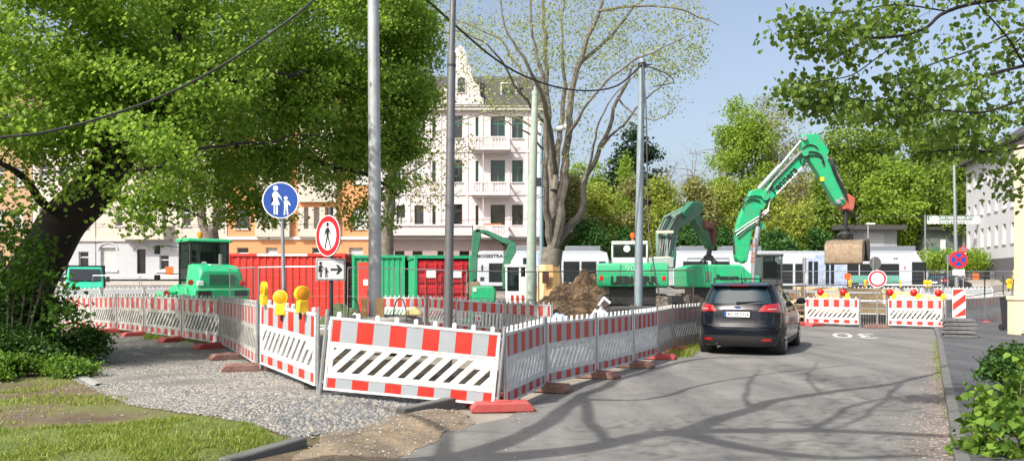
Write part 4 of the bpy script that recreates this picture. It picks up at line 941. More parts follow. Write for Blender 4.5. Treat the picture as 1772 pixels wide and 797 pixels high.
def house(name, label, pxl, pxr, py_eaves, wallm, openings, gfm, gf_py=410, roofm=None, py_ridge=120, depth=11, frame=WHT_FR, band=TRIM, y=YF):
    t = thing(name, label, 'house', (hx(pxl), y, ZB)); X = lambda px: hx(px) - hx(pxl)
    Wd = X(pxr); He = hz(py_eaves); Zg = hz(gf_py)
    holes_u = [(X(a), X(b), hz(d) - Zg, hz(c) - Zg) for a, b, c, d, *r in openings if c < gf_py - 5]
    holes_g = [(X(a), X(b), hz(d), hz(c)) for a, b, c, d, *r in openings if c >= gf_py - 5]
    wall_with_holes(Wd, He - Zg, holes_u, .25, 0, 0, Zg).build('upper_wall', wallm, t, smooth=False)
    wall_with_holes(Wd, Zg, holes_g, .25, 0, 0.0, 0).build('ground_floor_wall', gfm, t, smooth=False)
    m = MB(); m.bx(0, Wd, .32, .34, 0, He); m.bx(0, .02, .0, depth, 0, He); m.bx(Wd - .02, Wd, .0, depth, 0, He); m.bx(0, Wd, depth, depth + .02, 0, He); m.build('shell', wallm, t, smooth=False)
    for op in openings:
        a, b, c, d = op[:4]; fr = op[4] if len(op) > 4 else frame; st = op[5] if len(op) > 5 else 'cross'; cu = op[6] if len(op) > 6 else random.choice((0, 0, .4, .95))
        window(t, X(a), X(b), hz(d), hz(c), 0, fr, st, .25, cu)
    m = MB(); m.bx(-.02, Wd + .02, -.14, .0, Zg - .12, Zg + .12); m.build('string_course', band, t, smooth=False); m = MB(); m.bx(-.05, Wd + .05, -.35, .3, He - .28, He); m.bx(-.05, Wd + .05, -.45, .3, He, He + .14); m.build('cornice', band, t, smooth=False)
    m = MB(); m.bx(0, Wd, -.06, 0, 0, .5); m.build('plinth', gfm, t)
    Zr = hz(py_ridge)
    m = MB(); rm = roofm or ROOFD; dz = Zr - He; yr = min(depth * .42, dz * .75)
    m.prism([(-.5, He + .14), (yr, Zr), (yr + 2, Zr), (depth + .4, He + .14)], -.02, Wd + .02, 'yz'); m.build('roof', rm, t, smooth=False)
    return t, X
# white house with the curved gable
GN, BN = GRN_FR, BRN_FR
ops = []
for (c, d) in ((200, 239), (276, 315), (353, 389)):
    fr = GN if c < 350 else BN
    ops += [(784, 800, c, d, fr, 'tee', 0), (823, 828, c + 2, d, fr, 'no', 0), (849, 874, c + 1, d + (0 if c > 350 else 0), fr, 'cross', 0), (886, 905, c + 1, d, fr, 'cross', 0)]
    ops += [(717, 733, c + 2, d, WHT_FR if c < 350 else BN, 'cross'), (748, 754, c + 2, d, fr, 'no', 0)]
    ops += [(686, 701, c + 2, d, WHT_FR if c < 350 else BN, 'cross')]
for a, b in ((683, 700), (714, 731), (757, 768), (795, 812), (880, 905)): ops.append((a, b, 434, 462, BN, 'tee', 0))
GFP = mat('mauve ground floor render', (.33, .255, .24), .85, var=.06, scale=1.5, bump=.2, bscale=20)
t, X = house('apartment_house', 'white rendered house with curved gable, balconies and green window frames', 640, 938, 186, PINKW, ops, GFP, 412, ROOFD, 120, 12)
# projecting bay left of the balconies
m = MB(); b0, b1 = X(757), X(817); Zt = hz(186); Zg = hz(412)
# pilaster strips and string courses instead of a flat front
m = MB()
for px in (676, 708, 742, 762, 776, 808, 834, 881, 912, 934): m.bx(X(px) - .1, X(px) + .1, -.05, 0, Zg + .13, Zt - .3)
for py in (262, 336): m.bx(0, X(938), -.08, 0, hz(py) - .08, hz(py) + .08)
m.build('pilasters', PINKW, t, smooth=False)
for py in (331, 256):
    for a in (788, 856, 892, 722):
        m = MB()
        m.bx(X(a) - .35, X(a) + .35, -.07, 0, hz(py) - .28, hz(py) + .1)
        m.lathe([(.22, 0), (.16, .05)], 10, 0, Matrix.Translation((X(a) - .0, -.07, hz(py) - .09)) @ Matrix.Rotation(R(90), 4, 'X')); m.build('ornament', TRIM, t, smooth=False)
def balcony(t, X, a, b, c, d, depth, label=None):
    x0, x1, z1, z0 = X(a), X(b), hz(c), hz(d); m = MB(); m.bx(x0, x1, -depth, -.002, z0, z0 + .28)
    m.bx(x0, x1, -depth, -depth + .14, z1 - .12, z1); m.bx(x0, x0 + .14, -depth + .14, -.002, z1 - .12, z1); m.bx(x1 - .14, x1, -depth + .14, -.002, z1 - .12, z1)
    for q in (x0, (x0 + x1) / 2 - .15, x1 - .3): m.bx(q, q + .3, -depth + .01, -depth + .13, z0 + .28, z1 - .12)
    fl = MB(); fl.bx(x0 + .1, x1 - .1, -depth + .2, -.002, z0 - .12, z0)
    o = m.build('balcony', PINKW, t, smooth=False); fl.build('balcony_slab', TRIM, o, smooth=False)
    bl_ = MB(); n = max(4, int((x1 - x0) / .24))
    for k in range(n):
        q = x0 + .2 + (x1 - x0 - .4) * k / (n - 1); bl_.lathe([(.045, z0 + .28), (.085, z0 + .42), (.04, z0 + .62), (.06, z1 - .12)], 6, 0, Matrix.Translation((q, -depth + .07, 0)))
    bl_.build('balusters', PINKW, o)
balcony(t, X, 816, 882, 240, 263, 1.25); balcony(t, X, 816, 882, 317, 340, 1.25); balcony(t, X, 820, 880, 391, 412, 1.2)
m = MB(); m.bx(X(640), X(818), -.9, -.002, hz(408), hz(392)); m.bx(X(882), X(938), -.5, -.002, hz(410), hz(393)); m.bx(X(640), X(819), -1.0, -.002, hz(392), hz(389)); m.build('parapet_band', PINKW, t, smooth=False)
m = MB(); m.bx(X(836), X(868), -1.0, -.7, hz(391) + 0.0, hz(388)); m.build('flower_box', mat('terracotta', (.45, .16, .08), .8), t)
# shallow bay
bz = hz(186); m = MB(); m.prism([(X(762), 0), (X(770), -.7), (X(806), -.7), (X(817), 0)], hz(389), hz(392), 'xy'); m.build('bay_base', TRIM, t, smooth=False)
# curved gable
gz = hz(186)
gp_ = [(757, 186), (757, 176), (768, 172), (771, 158), (779, 150), (783, 135), (781, 122), (787, 116), (789, 100), (794, 88), (801, 84), (808, 88), (813, 100), (815, 116), (822, 121), (823, 136), (829, 148), (838, 154), (840, 172), (846, 176), (846, 186)]
gp_ = [(757 + (px - 757) * .90, py) for px, py in gp_]
m = MB(); m.prism([(X(a), hz(b) + .14) for a, b in gp_], -.5, .1, 'xz'); o = m.build('gable', PINKW, t, smooth=False)
m = MB(); cx, cz = X(799), hz(150)
m.prism([(cx - .42, cz - .7)] + [(cx + .42 * math.cos(R(180 - a * 18)) * 1, cz + .35 + .42 * math.sin(R(a * 18))) for a in range(11)] + [(cx + .42, cz - .7)], -.56, -.503, 'xz'); q = m.build('gable_window', TRIM, o, smooth=False)
m = MB(); m.prism([(cx - .32, cz - .62)] + [(cx + .32 * math.cos(R(180 - a * 18)), cz + .35 + .32 * math.sin(R(a * 18))) for a in range(11)] + [(cx + .32, cz - .62)], -.575, -.562, 'xz'); m.build('pane', GLASS, o, smooth=False)
# dormer window in the roof
m = MB(); m.bx(X(862), X(898), .6, 2.6, hz(171), hz(136)); o = m.build('dormer', mat('lead grey', (.10, .10, .105), .6), t, smooth=False)
m = MB(); m.bx(X(866), X(894), .55, .61, hz(166), hz(140)); m.build('dormer_frame', WHT_FR, o, smooth=False); m = MB(); m.bx(X(868), X(880.2), .53, .56, hz(164), hz(142)); m.bx(X(881), X(892), .53, .56, hz(164), hz(142)); m.build('dormer_pane', GLASS, o, smooth=False)
m = MB(); m.bx(X(700), X(712), 3.2, 4.2, hz(122), hz(104)); m.bx(X(835), X(841), 4.2, 4.6, hz(120), hz(113)); m.build('chimney', CONCD, t)
m = MB(); m.cyl((X(938) + .05, -.12, 0), (X(938) + .05, -.12, hz(190)), .07, 8); m.build('downpipe', mat('blue grey pipe', (.18, .28, .34), .5), t)
m = MB(); m.cyl((X(836) + .05, -1.0, hz(391)), (X(836) + .05, -1.0, hz(260)), .04, 8); m.build('balcony_strut', PINKW, t)
# orange house
ORW = mat('orange render', (.62, .27, .12), .85, var=.04, scale=1.5, bump=.15, bscale=25, dirt=(.5, .24, .13), dirt_amt=.3, dirt_scale=.7)
CREAM = mat('cream plaster', (.50, .455, .39), .85, var=.06, scale=1.2, dirt=(.42, .37, .3), dirt_amt=.5, dirt_scale=1.0)
ops = []
for (c, d) in ((206, 242), (282, 318), (359, 396)):
    ops += [(407, 432, c, d, WHT_FR, 'tee'), (456, 463, c, d, WHT_FR, 'no'), (472, 482, c, d, WHT_FR, 'tee'), (490, 497, c, d, WHT_FR, 'no'),
            (528, 536, c, d, WHT_FR, 'no'), (545, 555, c, d, WHT_FR, 'tee'), (564, 571, c, d, WHT_FR, 'no'), (610, 637, c, d, WHT_FR, 'tee')]
ops += [(410, 430, 428, 458, WHT_FR, 'tee'), (460, 480, 428, 458, WHT_FR, 'tee'), (540, 560, 428, 458, WHT_FR, 'tee'), (604, 628, 428, 458, WHT_FR, 'tee')]
t, X = house('orange_house', 'orange rendered house with pale bays behind the red container', 394, 639.5, 190, ORW, ops, ORW, 412, ROOFR, 130, 12, band=mat('white cornice', (.72, .70, .67), .8))
for a, b in ((444, 503), (518, 584)):
    m = MB()
    for py0, py1 in ((396, 410), (318, 350), (242, 275), (192, 206)): m.bx(X(a), X(b), -.45, -.003, hz(py1), hz(py0))
    for c, d in ((206, 242), (282, 318), (359, 396)):
        e = [a, 456, 463, 472, 482, 490, 497, b] if a < 500 else [a, 528, 536, 545, 555, 564, 571, b]
        for k in range(0, 8, 2): m.bx(X(e[k]), X(e[k + 1]), -.448, -.004, hz(d), hz(c))
    m.build('bay', CREAM, t, smooth=False)
# grey and cream house
GREYW = mat('grey painted stone', (.42, .43, .45), .85, var=.05, scale=2, bump=.25, bscale=14, dirt=(.38, .38, .38), dirt_amt=.4, dirt_scale=1.2)
ops = []
for (c, d) in ((204, 240), (280, 316), (357, 391)):
    ops += [(200, 212, c, d, WHT_FR, 'no'), (241, 264, c, d, WHT_FR, 'tee'), (280, 287, c, d, WHT_FR, 'no'), (315, 330, c, d, WHT_FR, 'tee'), (344, 357, c, d, WHT_FR, 'tee'), (370, 384, c, d, WHT_FR, 'tee')]
ops += [(174, 200, 428, 466, WHT_FR, 'no', 1.0), (237, 252, 431, 480, DARKM, 'no', 0), (276, 292, 441, 466, WHT_FR, 'tee', .0), (325, 340, 432, 466, WHT_FR, 'tee')]
t, X = house('grey_stone_house', 'house with grey stone ground floor, arched door and cream bay above', 166, 393.5, 190, CREAM, ops, GREYW, 415, ROOFR, 135, 12)
m = MB(); m.prism([(X(216), 0), (X(223), -1.0), (X(292), -1.0), (X(302), 0)], hz(415), hz(412), 'xy')
m.prism([(X(218), 0), (X(225), -.9), (X(290), -.9), (X(300), 0)], hz(412), hz(393), 'xy'); m.prism([(X(216), 0), (X(224), -1.0), (X(291), -1.0), (X(302), 0)], hz(393), hz(391), 'xy'); m.build('bay', CREAM, t, smooth=False)
for a, b, c in ((172, 202, 427), (232, 256, 429), (273, 295, 430), (322, 343, 430)):
    cx = (X(a) + X(b)) / 2; r = (X(b) - X(a)) / 2; m = MB()
    for k in range(10):
        a0, a1 = R(18 * k), R(18 * (k + 1)); m.prism([(cx + r * math.cos(a0), hz(c) - r * .3 + r * .7 * math.sin(a0)), (cx + r * math.cos(a1), hz(c) - r * .3 + r * .7 * math.sin(a1)), (cx + (r + .14) * math.cos(a1), hz(c) - r * .3 + (r * .7 + .14) * math.sin(a1)), (cx + (r + .14) * math.cos(a0), hz(c) - r * .3 + (r * .7 + .14) * math.sin(a0))], -.07, -.003, 'xz')
    m.build('window_arch', GREYW, t, smooth=False)
m = MB(); m.bx(X(170), X(204), -.12, -.003, hz(470), hz(466)); m.bx(X(270), X(296), -.12, -.003, hz(471), hz(467)); m.build('stone_sills', mat('white cornice', (.7, .7, .7), .8), t)
# further houses on the left
ops = [(a, a + 17, c, d, WHT_FR, 'tee') for a in (68, 102, 136) for c, d in ((206, 240), (283, 317), (360, 394), (435, 465))]
house('cream_house', 'cream house glimpsed left of the large trunk behind the van', 56, 165.5, 195, mat('pale pink render', (.5, .45, .4), .85, var=.05), ops, GREYW, 415, ROOFR, 135, 12)
ops = [(a, a + 16, c, d, WHT_FR, 'tee') for a in (-80, -45, -10, 24) for c, d in ((212, 246), (288, 322), (362, 396), (435, 465))]
house('tan_house', 'tan brown house at the far left edge behind the shrubs', -110, 55.5, 200, mat('tan brick render', (.42, .27, .16), .9, var=.1), ops, mat('tan brick render', (.42, .27, .16), .9), 415, ROOFR, 140, 12)
# low wall and steps in front of the grey house are the pavement itself; the white building on the right
def right_building():
    A = P(1672, 0, 80); A = Vector((W(1672, 80), 80)); B = Vector((W(1830, 58), 58)); d = B - A; L = d.length; ang = math.atan2(d.y, d.x)
    base = 2.2; t = thing('white_apartment_block', 'long white apartment block with small windows and dark roof at the right edge', 'building', (A.x, A.y, base), ang)
    wm = mat('white block render', (.50, .50, .52), .85, var=.03, scale=1, bump=.1); H_ = 11.0
    holes = []; n = 11; fl = [(1.9 + .8, 4.1 + .6), (5.1 + .6, 6.6 + .5), (7.9 + .6, 9.4 + .5)]
    for k in range(n):
        x = 1.0 + k * (L - 2) / (n - 1) - .5
        for z0, z1 in fl: holes.append((x, x + .85, z0, z1 - .3))
    wall_with_holes(L, H_ - 1.5, [(a, b, c - 1.5, d_ - 1.5) for a, b, c, d_ in holes], .3, 0, 0, 1.5).build('wall', wm, t, smooth=False)
    m = MB(); m.bx(0, L, .32, .34, 0, H_); m.bx(0, .02, 0, 10, 0, H_); m.bx(L - .02, L, 0, 10, 0, H_); m.build('shell', wm, t)
    m = MB(); m.bx(-.02, L, -.04, .3, -1, 1.5); m.build('plinth', mat('dark plinth', (.10, .10, .11), .8), t)
    for a, b, c, d_ in holes: window(t, a, b, c, d_, 0, WHT_FR, 'no', .3, 0)
    m = MB(); m.prism([(-.7, H_ - .15), (-.7, H_ + .1), (5, H_ + 3.6), (10.6, H_)], -.4, L + .4, 'yz'); m.build('roof', ROOFD, t, smooth=False)
right_building()
# low flat roofed pavilion behind the hedge
Y = 84; x0, x1 = W(1462, Y), W(1552, Y); zb = h(x0, Y); t = thing('flat_roofed_pavilion', 'low grey pavilion with dark flat roof behind the bucket', 'building', (x0, Y, zb))
L = x1 - x0; m = MB(); m.bx(0, L, 0, 6, 0, ZZ(398, Y) - zb); m.build('wall', mat('grey render', (.26, .28, .30), .85), t)
m = MB(); m.bx(-1.2, L + .6, -1.0, 7, ZZ(398, Y) - zb, ZZ(390, Y) - zb); m.build('roof', CONCD, t); m = MB(); m.bx(L * .35, L * .75, -.03, 0, 1.6, ZZ(402, Y) - zb); m.build('garage_door', mat('garage door grey', (.34, .36, .38), .6), t)
Y = 86; x0, x1 = W(1600, Y), W(1672, Y); zb = h(x0, Y); t = thing('clubhouse', 'low dark shed under the garden club banner', 'building', (x0, Y, zb))
L = x1 - x0; m = MB(); m.bx(0, L, 0, 5, 0, ZZ(398, Y) - zb); m.build('wall', mat('shed wall', (.12, .15, .13), .85), t); m = MB(); m.bx(-.4, L + .4, -.6, 5.4, ZZ(398, Y) - zb, ZZ(393, Y) - zb); m.build('roof', CONCD, t)
m = MB(); m.bx(L * .2, L * .36, -.05, -.002, .2, 2.8); m.bx(L * .42, L * .62, -.05, -.002, .2, 2.8); m.build('door', GRN_FR, t); m = MB(); m.bx(L * .36 + .05, L * .36 + .5, -.25, -.06, 0, 3.6); m.build('pillar', SWHITE, t)
# garden club banner on two posts
Y = 76; xa, xb = W(1601, Y), W(1704, Y); zb = h(xa, Y); t = thing('banner_gate', 'white garden club banner with green letters on two tall grey posts', 'banner', (xa, Y, zb)); L = xb - xa
z0, z1 = ZZ(387, Y) - zb, ZZ(373, Y) - zb
for q in (0, L): m = MB(); m.cyl((q, 0, 0), (q, 0, z1 + .1), .08, 10); m.build('post', mat('post grey', (.16, .18, .19), .6), t)
m = MB(); m.bx(.2, L - .1, -.05, .05, z0, z1); o = m.build('board', SWHITE, t)
BG = mat('banner green', (.02, .13, .08), .5)
m = MB(); m.bx(.2, L - .1, -.058, -.05, z0 + (z1 - z0) * .45, z1 - .02); m.build('green_strip', BG, o)
zz = z0 + (z1 - z0) * .72; text_mb('KLEINGÄRTNERVEREIN BOCHUM', .36, Matrix.Translation((L / 2, -.066, zz)), .006, .006, .92).build('white_lettering', SWHITE, o, smooth=False)
text_mb('BGS Bergmannsheil e.V.', .33, Matrix.Translation((L / 2, -.058, z0 + (z1 - z0) * .2)), .006, .004, .95).build('green_lettering', BG, o, smooth=False)
for q in (.85, L - .75): m = MB(); m.lathe([(.42, 0), (.42, .012)], 24, 0, Matrix.Translation((q, -.052, z0 + .38)) @ Matrix.Rotation(R(90), 4, 'X')); m.build('round_emblem', mat('emblem pale green', (.5, .6, .52), .6), o)
m = MB(); m.bx(-.1, .5, -.12, -.09, 1.6, 2.5); m.build('notice', SWHITE, t)
# cream pillar at the right edge
Y = 23.5; x0 = W(1743, Y + .4); x1 = x0 + 1.6; m = MB(); CP = mat('cream pillar paint', (.66, .56, .40), .8, var=.03, bump=.1)
t = thing('cream_pillar', 'cream painted garden pillar with a wider lower part at the right edge', 'pillar', (x0, Y, .1)); m.bx(0, 1.6, 0, .4, 0, ZZ(519, Y) - .1); m.build('base', CP, t, bevel=.01)
m = MB(); m.bx(-.03, 1.6, -.03, .42, ZZ(519, Y) - .1, ZZ(512, Y) - .1); m.build('ledge', CP, t, bevel=.01); m = MB(); m.bx(.17, 1.6, .08, .36, ZZ(512, Y) - .1, ZZ(250, Y) - .1); m.build('shaft', CP, t, bevel=.01)
# wheelie bin
Y = 25.6; x = W(1757, Y); t = thing('wheelie_bin', 'black wheelie bin half hidden by the cream pillar', 'bin', (x, Y, .1), .2)
BK = mat('bin plastic', (.03, .03, .033), .5); m = MB(); m.add([(-.24, -.26, .05), (.24, -.26, .05), (.24, .26, .05), (-.24, .26, .05), (-.29, -.33, 1.0), (.29, -.33, 1.0), (.29, .33, 1.0), (-.29, .33, 1.0)], [(0, 1, 2, 3), (4, 5, 6, 7), (0, 1, 5, 4), (1, 2, 6, 5), (2, 3, 7, 6), (3, 0, 4, 7)]); m.build('body', BK, t, bevel=.02)
m = MB(); m.prism([(-.38, 1.0), (.33, 1.0), (.30, 1.06), (-.2, 1.10), (-.38, 1.06)], -.31, .31, 'yz'); m.build('lid', BK, t, bevel=.015)
for s in (-1, 1): m = MB(); m.cyl((s * .24, .26, .1), (s * .30, .26, .1), .1, 14); m.build('wheel', BLACK, t)
# ------------------------------------------------------------------ site containers
def corrugated(m, a, b, z0, z1, n, amp=.03, mi=0):
    """corrugated wall between two points in plan"""
    a = Vector(a); b = Vector(b); d = (b - a).normalized(); pn = Vector((d.y, -d.x)); L = (b - a).length; pts = []
    for k in range(n):
        s = L * k / n; u = L / n
        pts += [(s, 0), (s + u * .35, 0), (s + u * .5, amp), (s + u * .85, amp)]
    pts.append((L, 0)); vs = []; fs = []
    for s, o in pts:
        q = a + d * s - pn * o; vs += [(q.x, q.y, z0), (q.x, q.y, z1)]
    for i in range(len(pts) - 1): fs.append((2 * i, 2 * i + 2, 2 * i + 3, 2 * i + 1))
    m.add(vs, fs, mi)
def container(name, label, loc, rz, L, Wd, H, mt, group='site containers'):
    t = thing(name, label, 'container', loc, rz, group); m = MB(); f = .12
    for x in (0, L - f):
        for y in (0, Wd - f): m.bx(x, x + f, y, y + f, 0, H)
    for y in (0, Wd - f): m.bx(f, L - f, y, y + f, 0, .16); m.bx(f, L - f, y, y + f, H - .13, H)
    for x in (0, L - f): m.bx(x, x + f, f, Wd - f, 0, .16); m.bx(x, x + f, f, Wd - f, H - .13, H)
    m.build('frame', mt, t, bevel=.01, seg=1)
    m = MB(); m.bx(f * .5, L - f * .5, f * .5, Wd - f * .5, H - .07, H - .04); m.build('roof', mt, t, smooth=False)
    return t
Y = 36.0; x0, x1 = W(394, Y), W(597, Y); L = x1 - x0; H_ = ZZ(437, Y) - .03
t = container('red_container', 'long bright red container with white strip behind the mesh fence', (x0, Y, h(x0, Y)), 0, L, 2.4, H_ - h(x0, Y), REDC); H_ -= h(x0, Y)
m = MB(); corrugated(m, (.1, .05), (L - .1, .05), .15, H_ - .12, 17, .035); corrugated(m, (L - .05, .1), (L - .05, 2.3), .15, H_ - .12, 9, .035); corrugated(m, (L - .1, 2.35), (.1, 2.35), .15, H_ - .12, 17, .035); corrugated(m, (.05, 2.3), (.05, .1), .15, H_ - .12, 9, .035); m.build('corrugated_walls', REDC, t, smooth=False)
m = MB(); m.bx(L * .25, L * .68, -.012, -.002, H_ - .115, H_ - .02); o = m.build('white_strip', SWHITE, t, smooth=False)
# open storage rack between containers, dark inside
Y = 36.5; x0 = W(598, Y); t = thing('open_rack', 'dark open steel rack with scrap between red and green containers', 'rack', (x0, Y, .03)); m = MB()
for x in (0, .5, 1.0):
    for y in (0, 1.6): m.bx(x, x + .05, y, y + .05, 0, 2.5)
for z in (.6, 1.4, 2.45): m.bx(0, 1.05, 0, 1.65, z, z + .05)
m.build('frame', mat('rusty brown steel', (.14, .05, .04), .8, var=.3), t)
for k in range(10): m = MB(); a = Vector((random.uniform(.05, .9), random.uniform(.1, 1.4), random.choice((.68, 1.47, 2.52)))); m.cyl(a, a + Vector((random.uniform(-.2, .6), random.uniform(-.6, .4), random.uniform(0, .12))), .03, 6); m.build('scrap_tube', DARKM, t)
# first green container with a red door in its end
Y = 34.3; x0, x1 = W(609, Y), W(664, Y); L = x1 - x0; H_ = ZZ(441, Y) - .05
t = container('green_container', 'green site container with a red end door and white notice', (x0, Y, .05), 0, L + .9, 5.0, H_, GREENC)
m = MB(); corrugated(m, (.1, .06), (L + .8, .06), .15, H_ - .12, 9, .03); m.bx(.02, .05, .1, 4.9, .1, H_ - .1); m.bx(L + .85, L + .88, .1, 4.9, .1, H_ - .1); m.build('walls', GREENC, t, smooth=False)
m = MB(); m.bx(W(620, Y) - x0, W(641, Y) - x0, -.02, .03, .2, H_ - .3); o = m.build('door', REDC, t, bevel=.01); m = MB(); m.bx(W(629, Y) - x0, W(637, Y) - x0, -.03, -.02, 1.45, 1.7); m.build('notice', SWHITE, o, smooth=False)
m = MB(); m.bx(W(641, Y) - x0 - .12, W(641, Y) - x0 - .06, -.06, -.02, 1.0, 1.25); m.build('handle', DARKM, o)
# second green container, long side turned left, open frame with red double doors
C0 = Vector((W(717, 31.5), 31.5)); ex = Vector((W(817, 32.0), 32.0)) - C0; ang = math.atan2(ex.y, ex.x); Wd = ex.length; H_ = ZZ(441, 31.5) - .05
t = container('green_container', 'green site container with ribbed red double doors facing the viewer', (C0.x, C0.y, .05), ang, Wd, 6.0, H_, GREENC)
m = MB(); corrugated(m, (.05, 5.9), (.05, .1), .15, H_ - .12, 24, .035); corrugated(m, (Wd - .05, .1), (Wd - .05, 5.9), .15, H_ - .12, 24, .035); m.bx(.1, Wd - .1, 5.9, 5.93, .1, H_ - .1); m.build('side_walls', GREENC, t, smooth=False)
for k, (a, b) in enumerate(((.13, Wd / 2 - .01), (Wd / 2 + .01, Wd - .13))):
    m = MB(); m.bx(a, b, .07, .10, .16, H_ - .2)
    for j in range(5):
        z = .22 + j * (H_ - .45) / 5; m.prism([(.07, z), (.02, z + .05), (.02, z + .30), (.07, z + .35)], a + .06, b - .06, 'yz')
    o = m.build('door', REDCD, t, smooth=False); m = MB()
    for q in (.3, .72): x = a + (b - a) * q; m.cyl((x, -.01, .18), (x, -.01, H_ - .22), .018, 6)
    m.build('locking_bar', REDC, o); m = MB(); xx = a + (b - a) * .52; m.bx(xx - .18, xx + .18, -.02, .018, H_ - .88, H_ - .6); m.build('notice', SWHITE, o, smooth=False)
m = MB(); m.bx(.03, .16, -.0, -.0 + .001, 0, .01)
m = MB(); m.bx(-.02, -.035, 4.2, 4.5, 1.4, 1.75); m.build('orange_notice', mat('orange red plate', (.75, .13, .02), .5), t)

# ------------------------------------------------------------------ wheels
def wheel(parent, c, r, wd, hub, name='wheel', treads=0, tyre=None, axis='x'):
    m = MB(); M = Matrix.Translation(c) @ (Matrix.Rotation(R(90), 4, 'Y') if axis == 'x' else Matrix.Rotation(R(90), 4, 'X'))
    m.lathe([(r * .55, -wd / 2), (r * .9, -wd / 2), (r * .985, -wd * .4), (r, -wd * .25), (r, wd * .25), (r * .985, wd * .4), (r * .9, wd / 2), (r * .55, wd / 2)], 28, 0, M)
    if treads:
        for k in range(treads):
            for s in (-1, 1):
                m.box((0, 0, 0), (.05, .09, wd * .46), 0, M @ Matrix.Rotation(2 * math.pi * (k + .25 * s) / treads, 4, 'Z') @ Matrix.Translation((r * 1.01, 0, s * wd * .24)) @ Matrix.Rotation(.35 * s, 4, 'X'))
    o = m.build(name, tyre or BLACK, parent)
    m = MB(); m.lathe([(r * .56, -wd * .42), (r * .5, -wd * .3), (r * .15, -wd * .34), (r * .15, wd * .34), (r * .5, wd * .3), (r * .56, wd * .42)], 20, 0, M); m.build('rim', hub, o)
    return o
MUDTY = mat('muddy tyre', (.10, .085, .07), .9, var=.3, scale=6, dirt=(.28, .23, .18), dirt_amt=.7)

# ------------------------------------------------------------------ wheel loader seen from behind
LX, LY = W(383, 31.2), 31.2
t = thing('wheel_loader', 'green wheel loader seen from behind with glazed cab and orange beacon', 'wheel loader', (LX, LY, h(LX, LY)), R(40))
s_ = 1.0
m = MB()   # rear engine hood; local y forward, x right
prof = [(-.0, 1.0), (-.06, 1.6), (.03, 2.05), (.30, 2.27), (1.5, 2.38), (1.5, .9)]
m.prism(prof, -.95, .95, 'yz')
for i, v in enumerate(m.v):
    x, y, z = v
    if z > 1.9: m.v[i] = (x * .82, y, z)
m.build('engine_hood', GREEN, t, bevel=.10, seg=3)
m = MB(); m.prism([(-.18, .82), (-.18, 1.36), (.1, 1.44), (1.5, 1.3), (1.5, .6), (.1, .6)], -1.08, 1.08, 'yz'); m.build('counterweight', GREEN, t, bevel=.06)
for s in (-1, 1):
    m = MB(); m.bx(s * .95 - (.0 if s > 0 else .0), s * .45, -.2, -.17, 1.08, 1.30); m.build('light_recess', BLACK, t)
    m = MB(); m.bx(s * .93, s * .70, -.09, .02, 1.50, 1.68); m.build('tail_light', SWHITE if s < 0 else REDL, t, bevel=.02)
m = MB(); m.bx(-.5, .5, -.09, -.02, 1.55, 1.93); 
for k in range(6): m.bx(-.5, .5, -.10, -.09, 1.57 + k * .06, 1.59 + k * .06)
m.build('grille', GREEND, t)
m = MB(); m.bx(-.25, .2, .45, .75, 2.295, 2.325); o = m.build('label', SWHITE, t); o.rotation_euler = (0, 0, 0)
m = MB(); m.bx(-1.0, 1.0, -.215, -.185, 1.37, 1.40); m.build('bumper_trim', mat('pale green edge', (.25, .5, .35), .4), t)
# cab
m = MB(); cz0, cz1, cy0, cy1, cw = 1.75, 3.22, 1.25, 2.6, .78
for x, y in ((-cw, cy0), (cw - .08, cy0), (-cw, cy1 - .08), (cw - .08, cy1 - .08)): m.bx(x, x + .08, y, y + .08, cz0 - .5, cz1)
m.bx(-cw + .08, cw - .08, cy0 + .01, cy0 + .07, cz0 - .05, cz0 + .12); m.bx(-cw + .36, -cw + .42, cy0 + .01, cy0 + .07, cz0 + .12, cz1); m.build('cab_frame', DARKM, t, bevel=.01)
m = MB(); m.bx(-cw + .08, cw - .08, cy0 + .03, cy0 + .045, cz0 + .12, cz1); m.bx(-cw + .02, -cw + .03, cy0 + .08, cy1 - .08, cz0, cz1); m.bx(cw - .03, cw - .02, cy0 + .08, cy1 - .08, cz0, cz1); m.bx(-cw + .08, cw - .08, cy1 - .05, cy1 - .035, cz0 - .2, cz1); m.build('cab_glass', CABGLASS, t, smooth=False)
m = MB(); m.prism([(cy0 - .12, cz1), (cy0 - .1, cz1 + .09), (cy0 + .2, cz1 + .15), (cy1, cz1 + .15), (cy1 + .15, cz1)], -cw - .1, cw + .1, 'yz'); m.build('cab_roof', GREEN, t, bevel=.03)
m = MB(); m.bx(-.28, .28, 1.6, 2.1, 1.7, 2.2); m.bx(-.27, .27, 1.55, 1.7, 2.2, 2.85); m.build('seat', BLACK, t, bevel=.06)
m = MB(); m.cyl((.38, 1.1, 1.8), (.38, 1.1, 2.75), .085, 14); m.build('exhaust', mat('exhaust grey', (.2, .2, .19), .6, .4), t)
m = MB(); m.lathe([(.13, 0), (.13, .012)], 20, 0, Matrix.Translation((-.22, cy0 + .02, 2.32)) @ Matrix.Rotation(R(90), 4, 'X')); o = m.build('speed_disc', SWHITE, t); text_mb('20', .16, Matrix.Translation((-.22, cy0 - .0, 2.32)), .003, .003).build('speed_number', SBLACK, o, smooth=False)
m = MB(); m.lathe([(.06, 0), (.06, .06), (.11, .07), (.12, .16), (.10, .25), (.05, .28)], 14, 0, Matrix.Translation((-.2, 1.8, cz1 + .15))); m.build('beacon', mat('orange beacon', (.9, .25, .01), .2), t)
for z, x, k in ((2.95, -1.75, 0), (1.85, -1.75, 1)):
    m = MB(); m.tube([(-cw, cy1 - .1, z + .1), (x + .2, cy1 + .1, z + .15)], .018, 6); m.box((x + .18, cy1 + .1, z - .03), (.22, .08, .34 - .14 * k)); m.build('mirror', BLACK, t, bevel=.02)
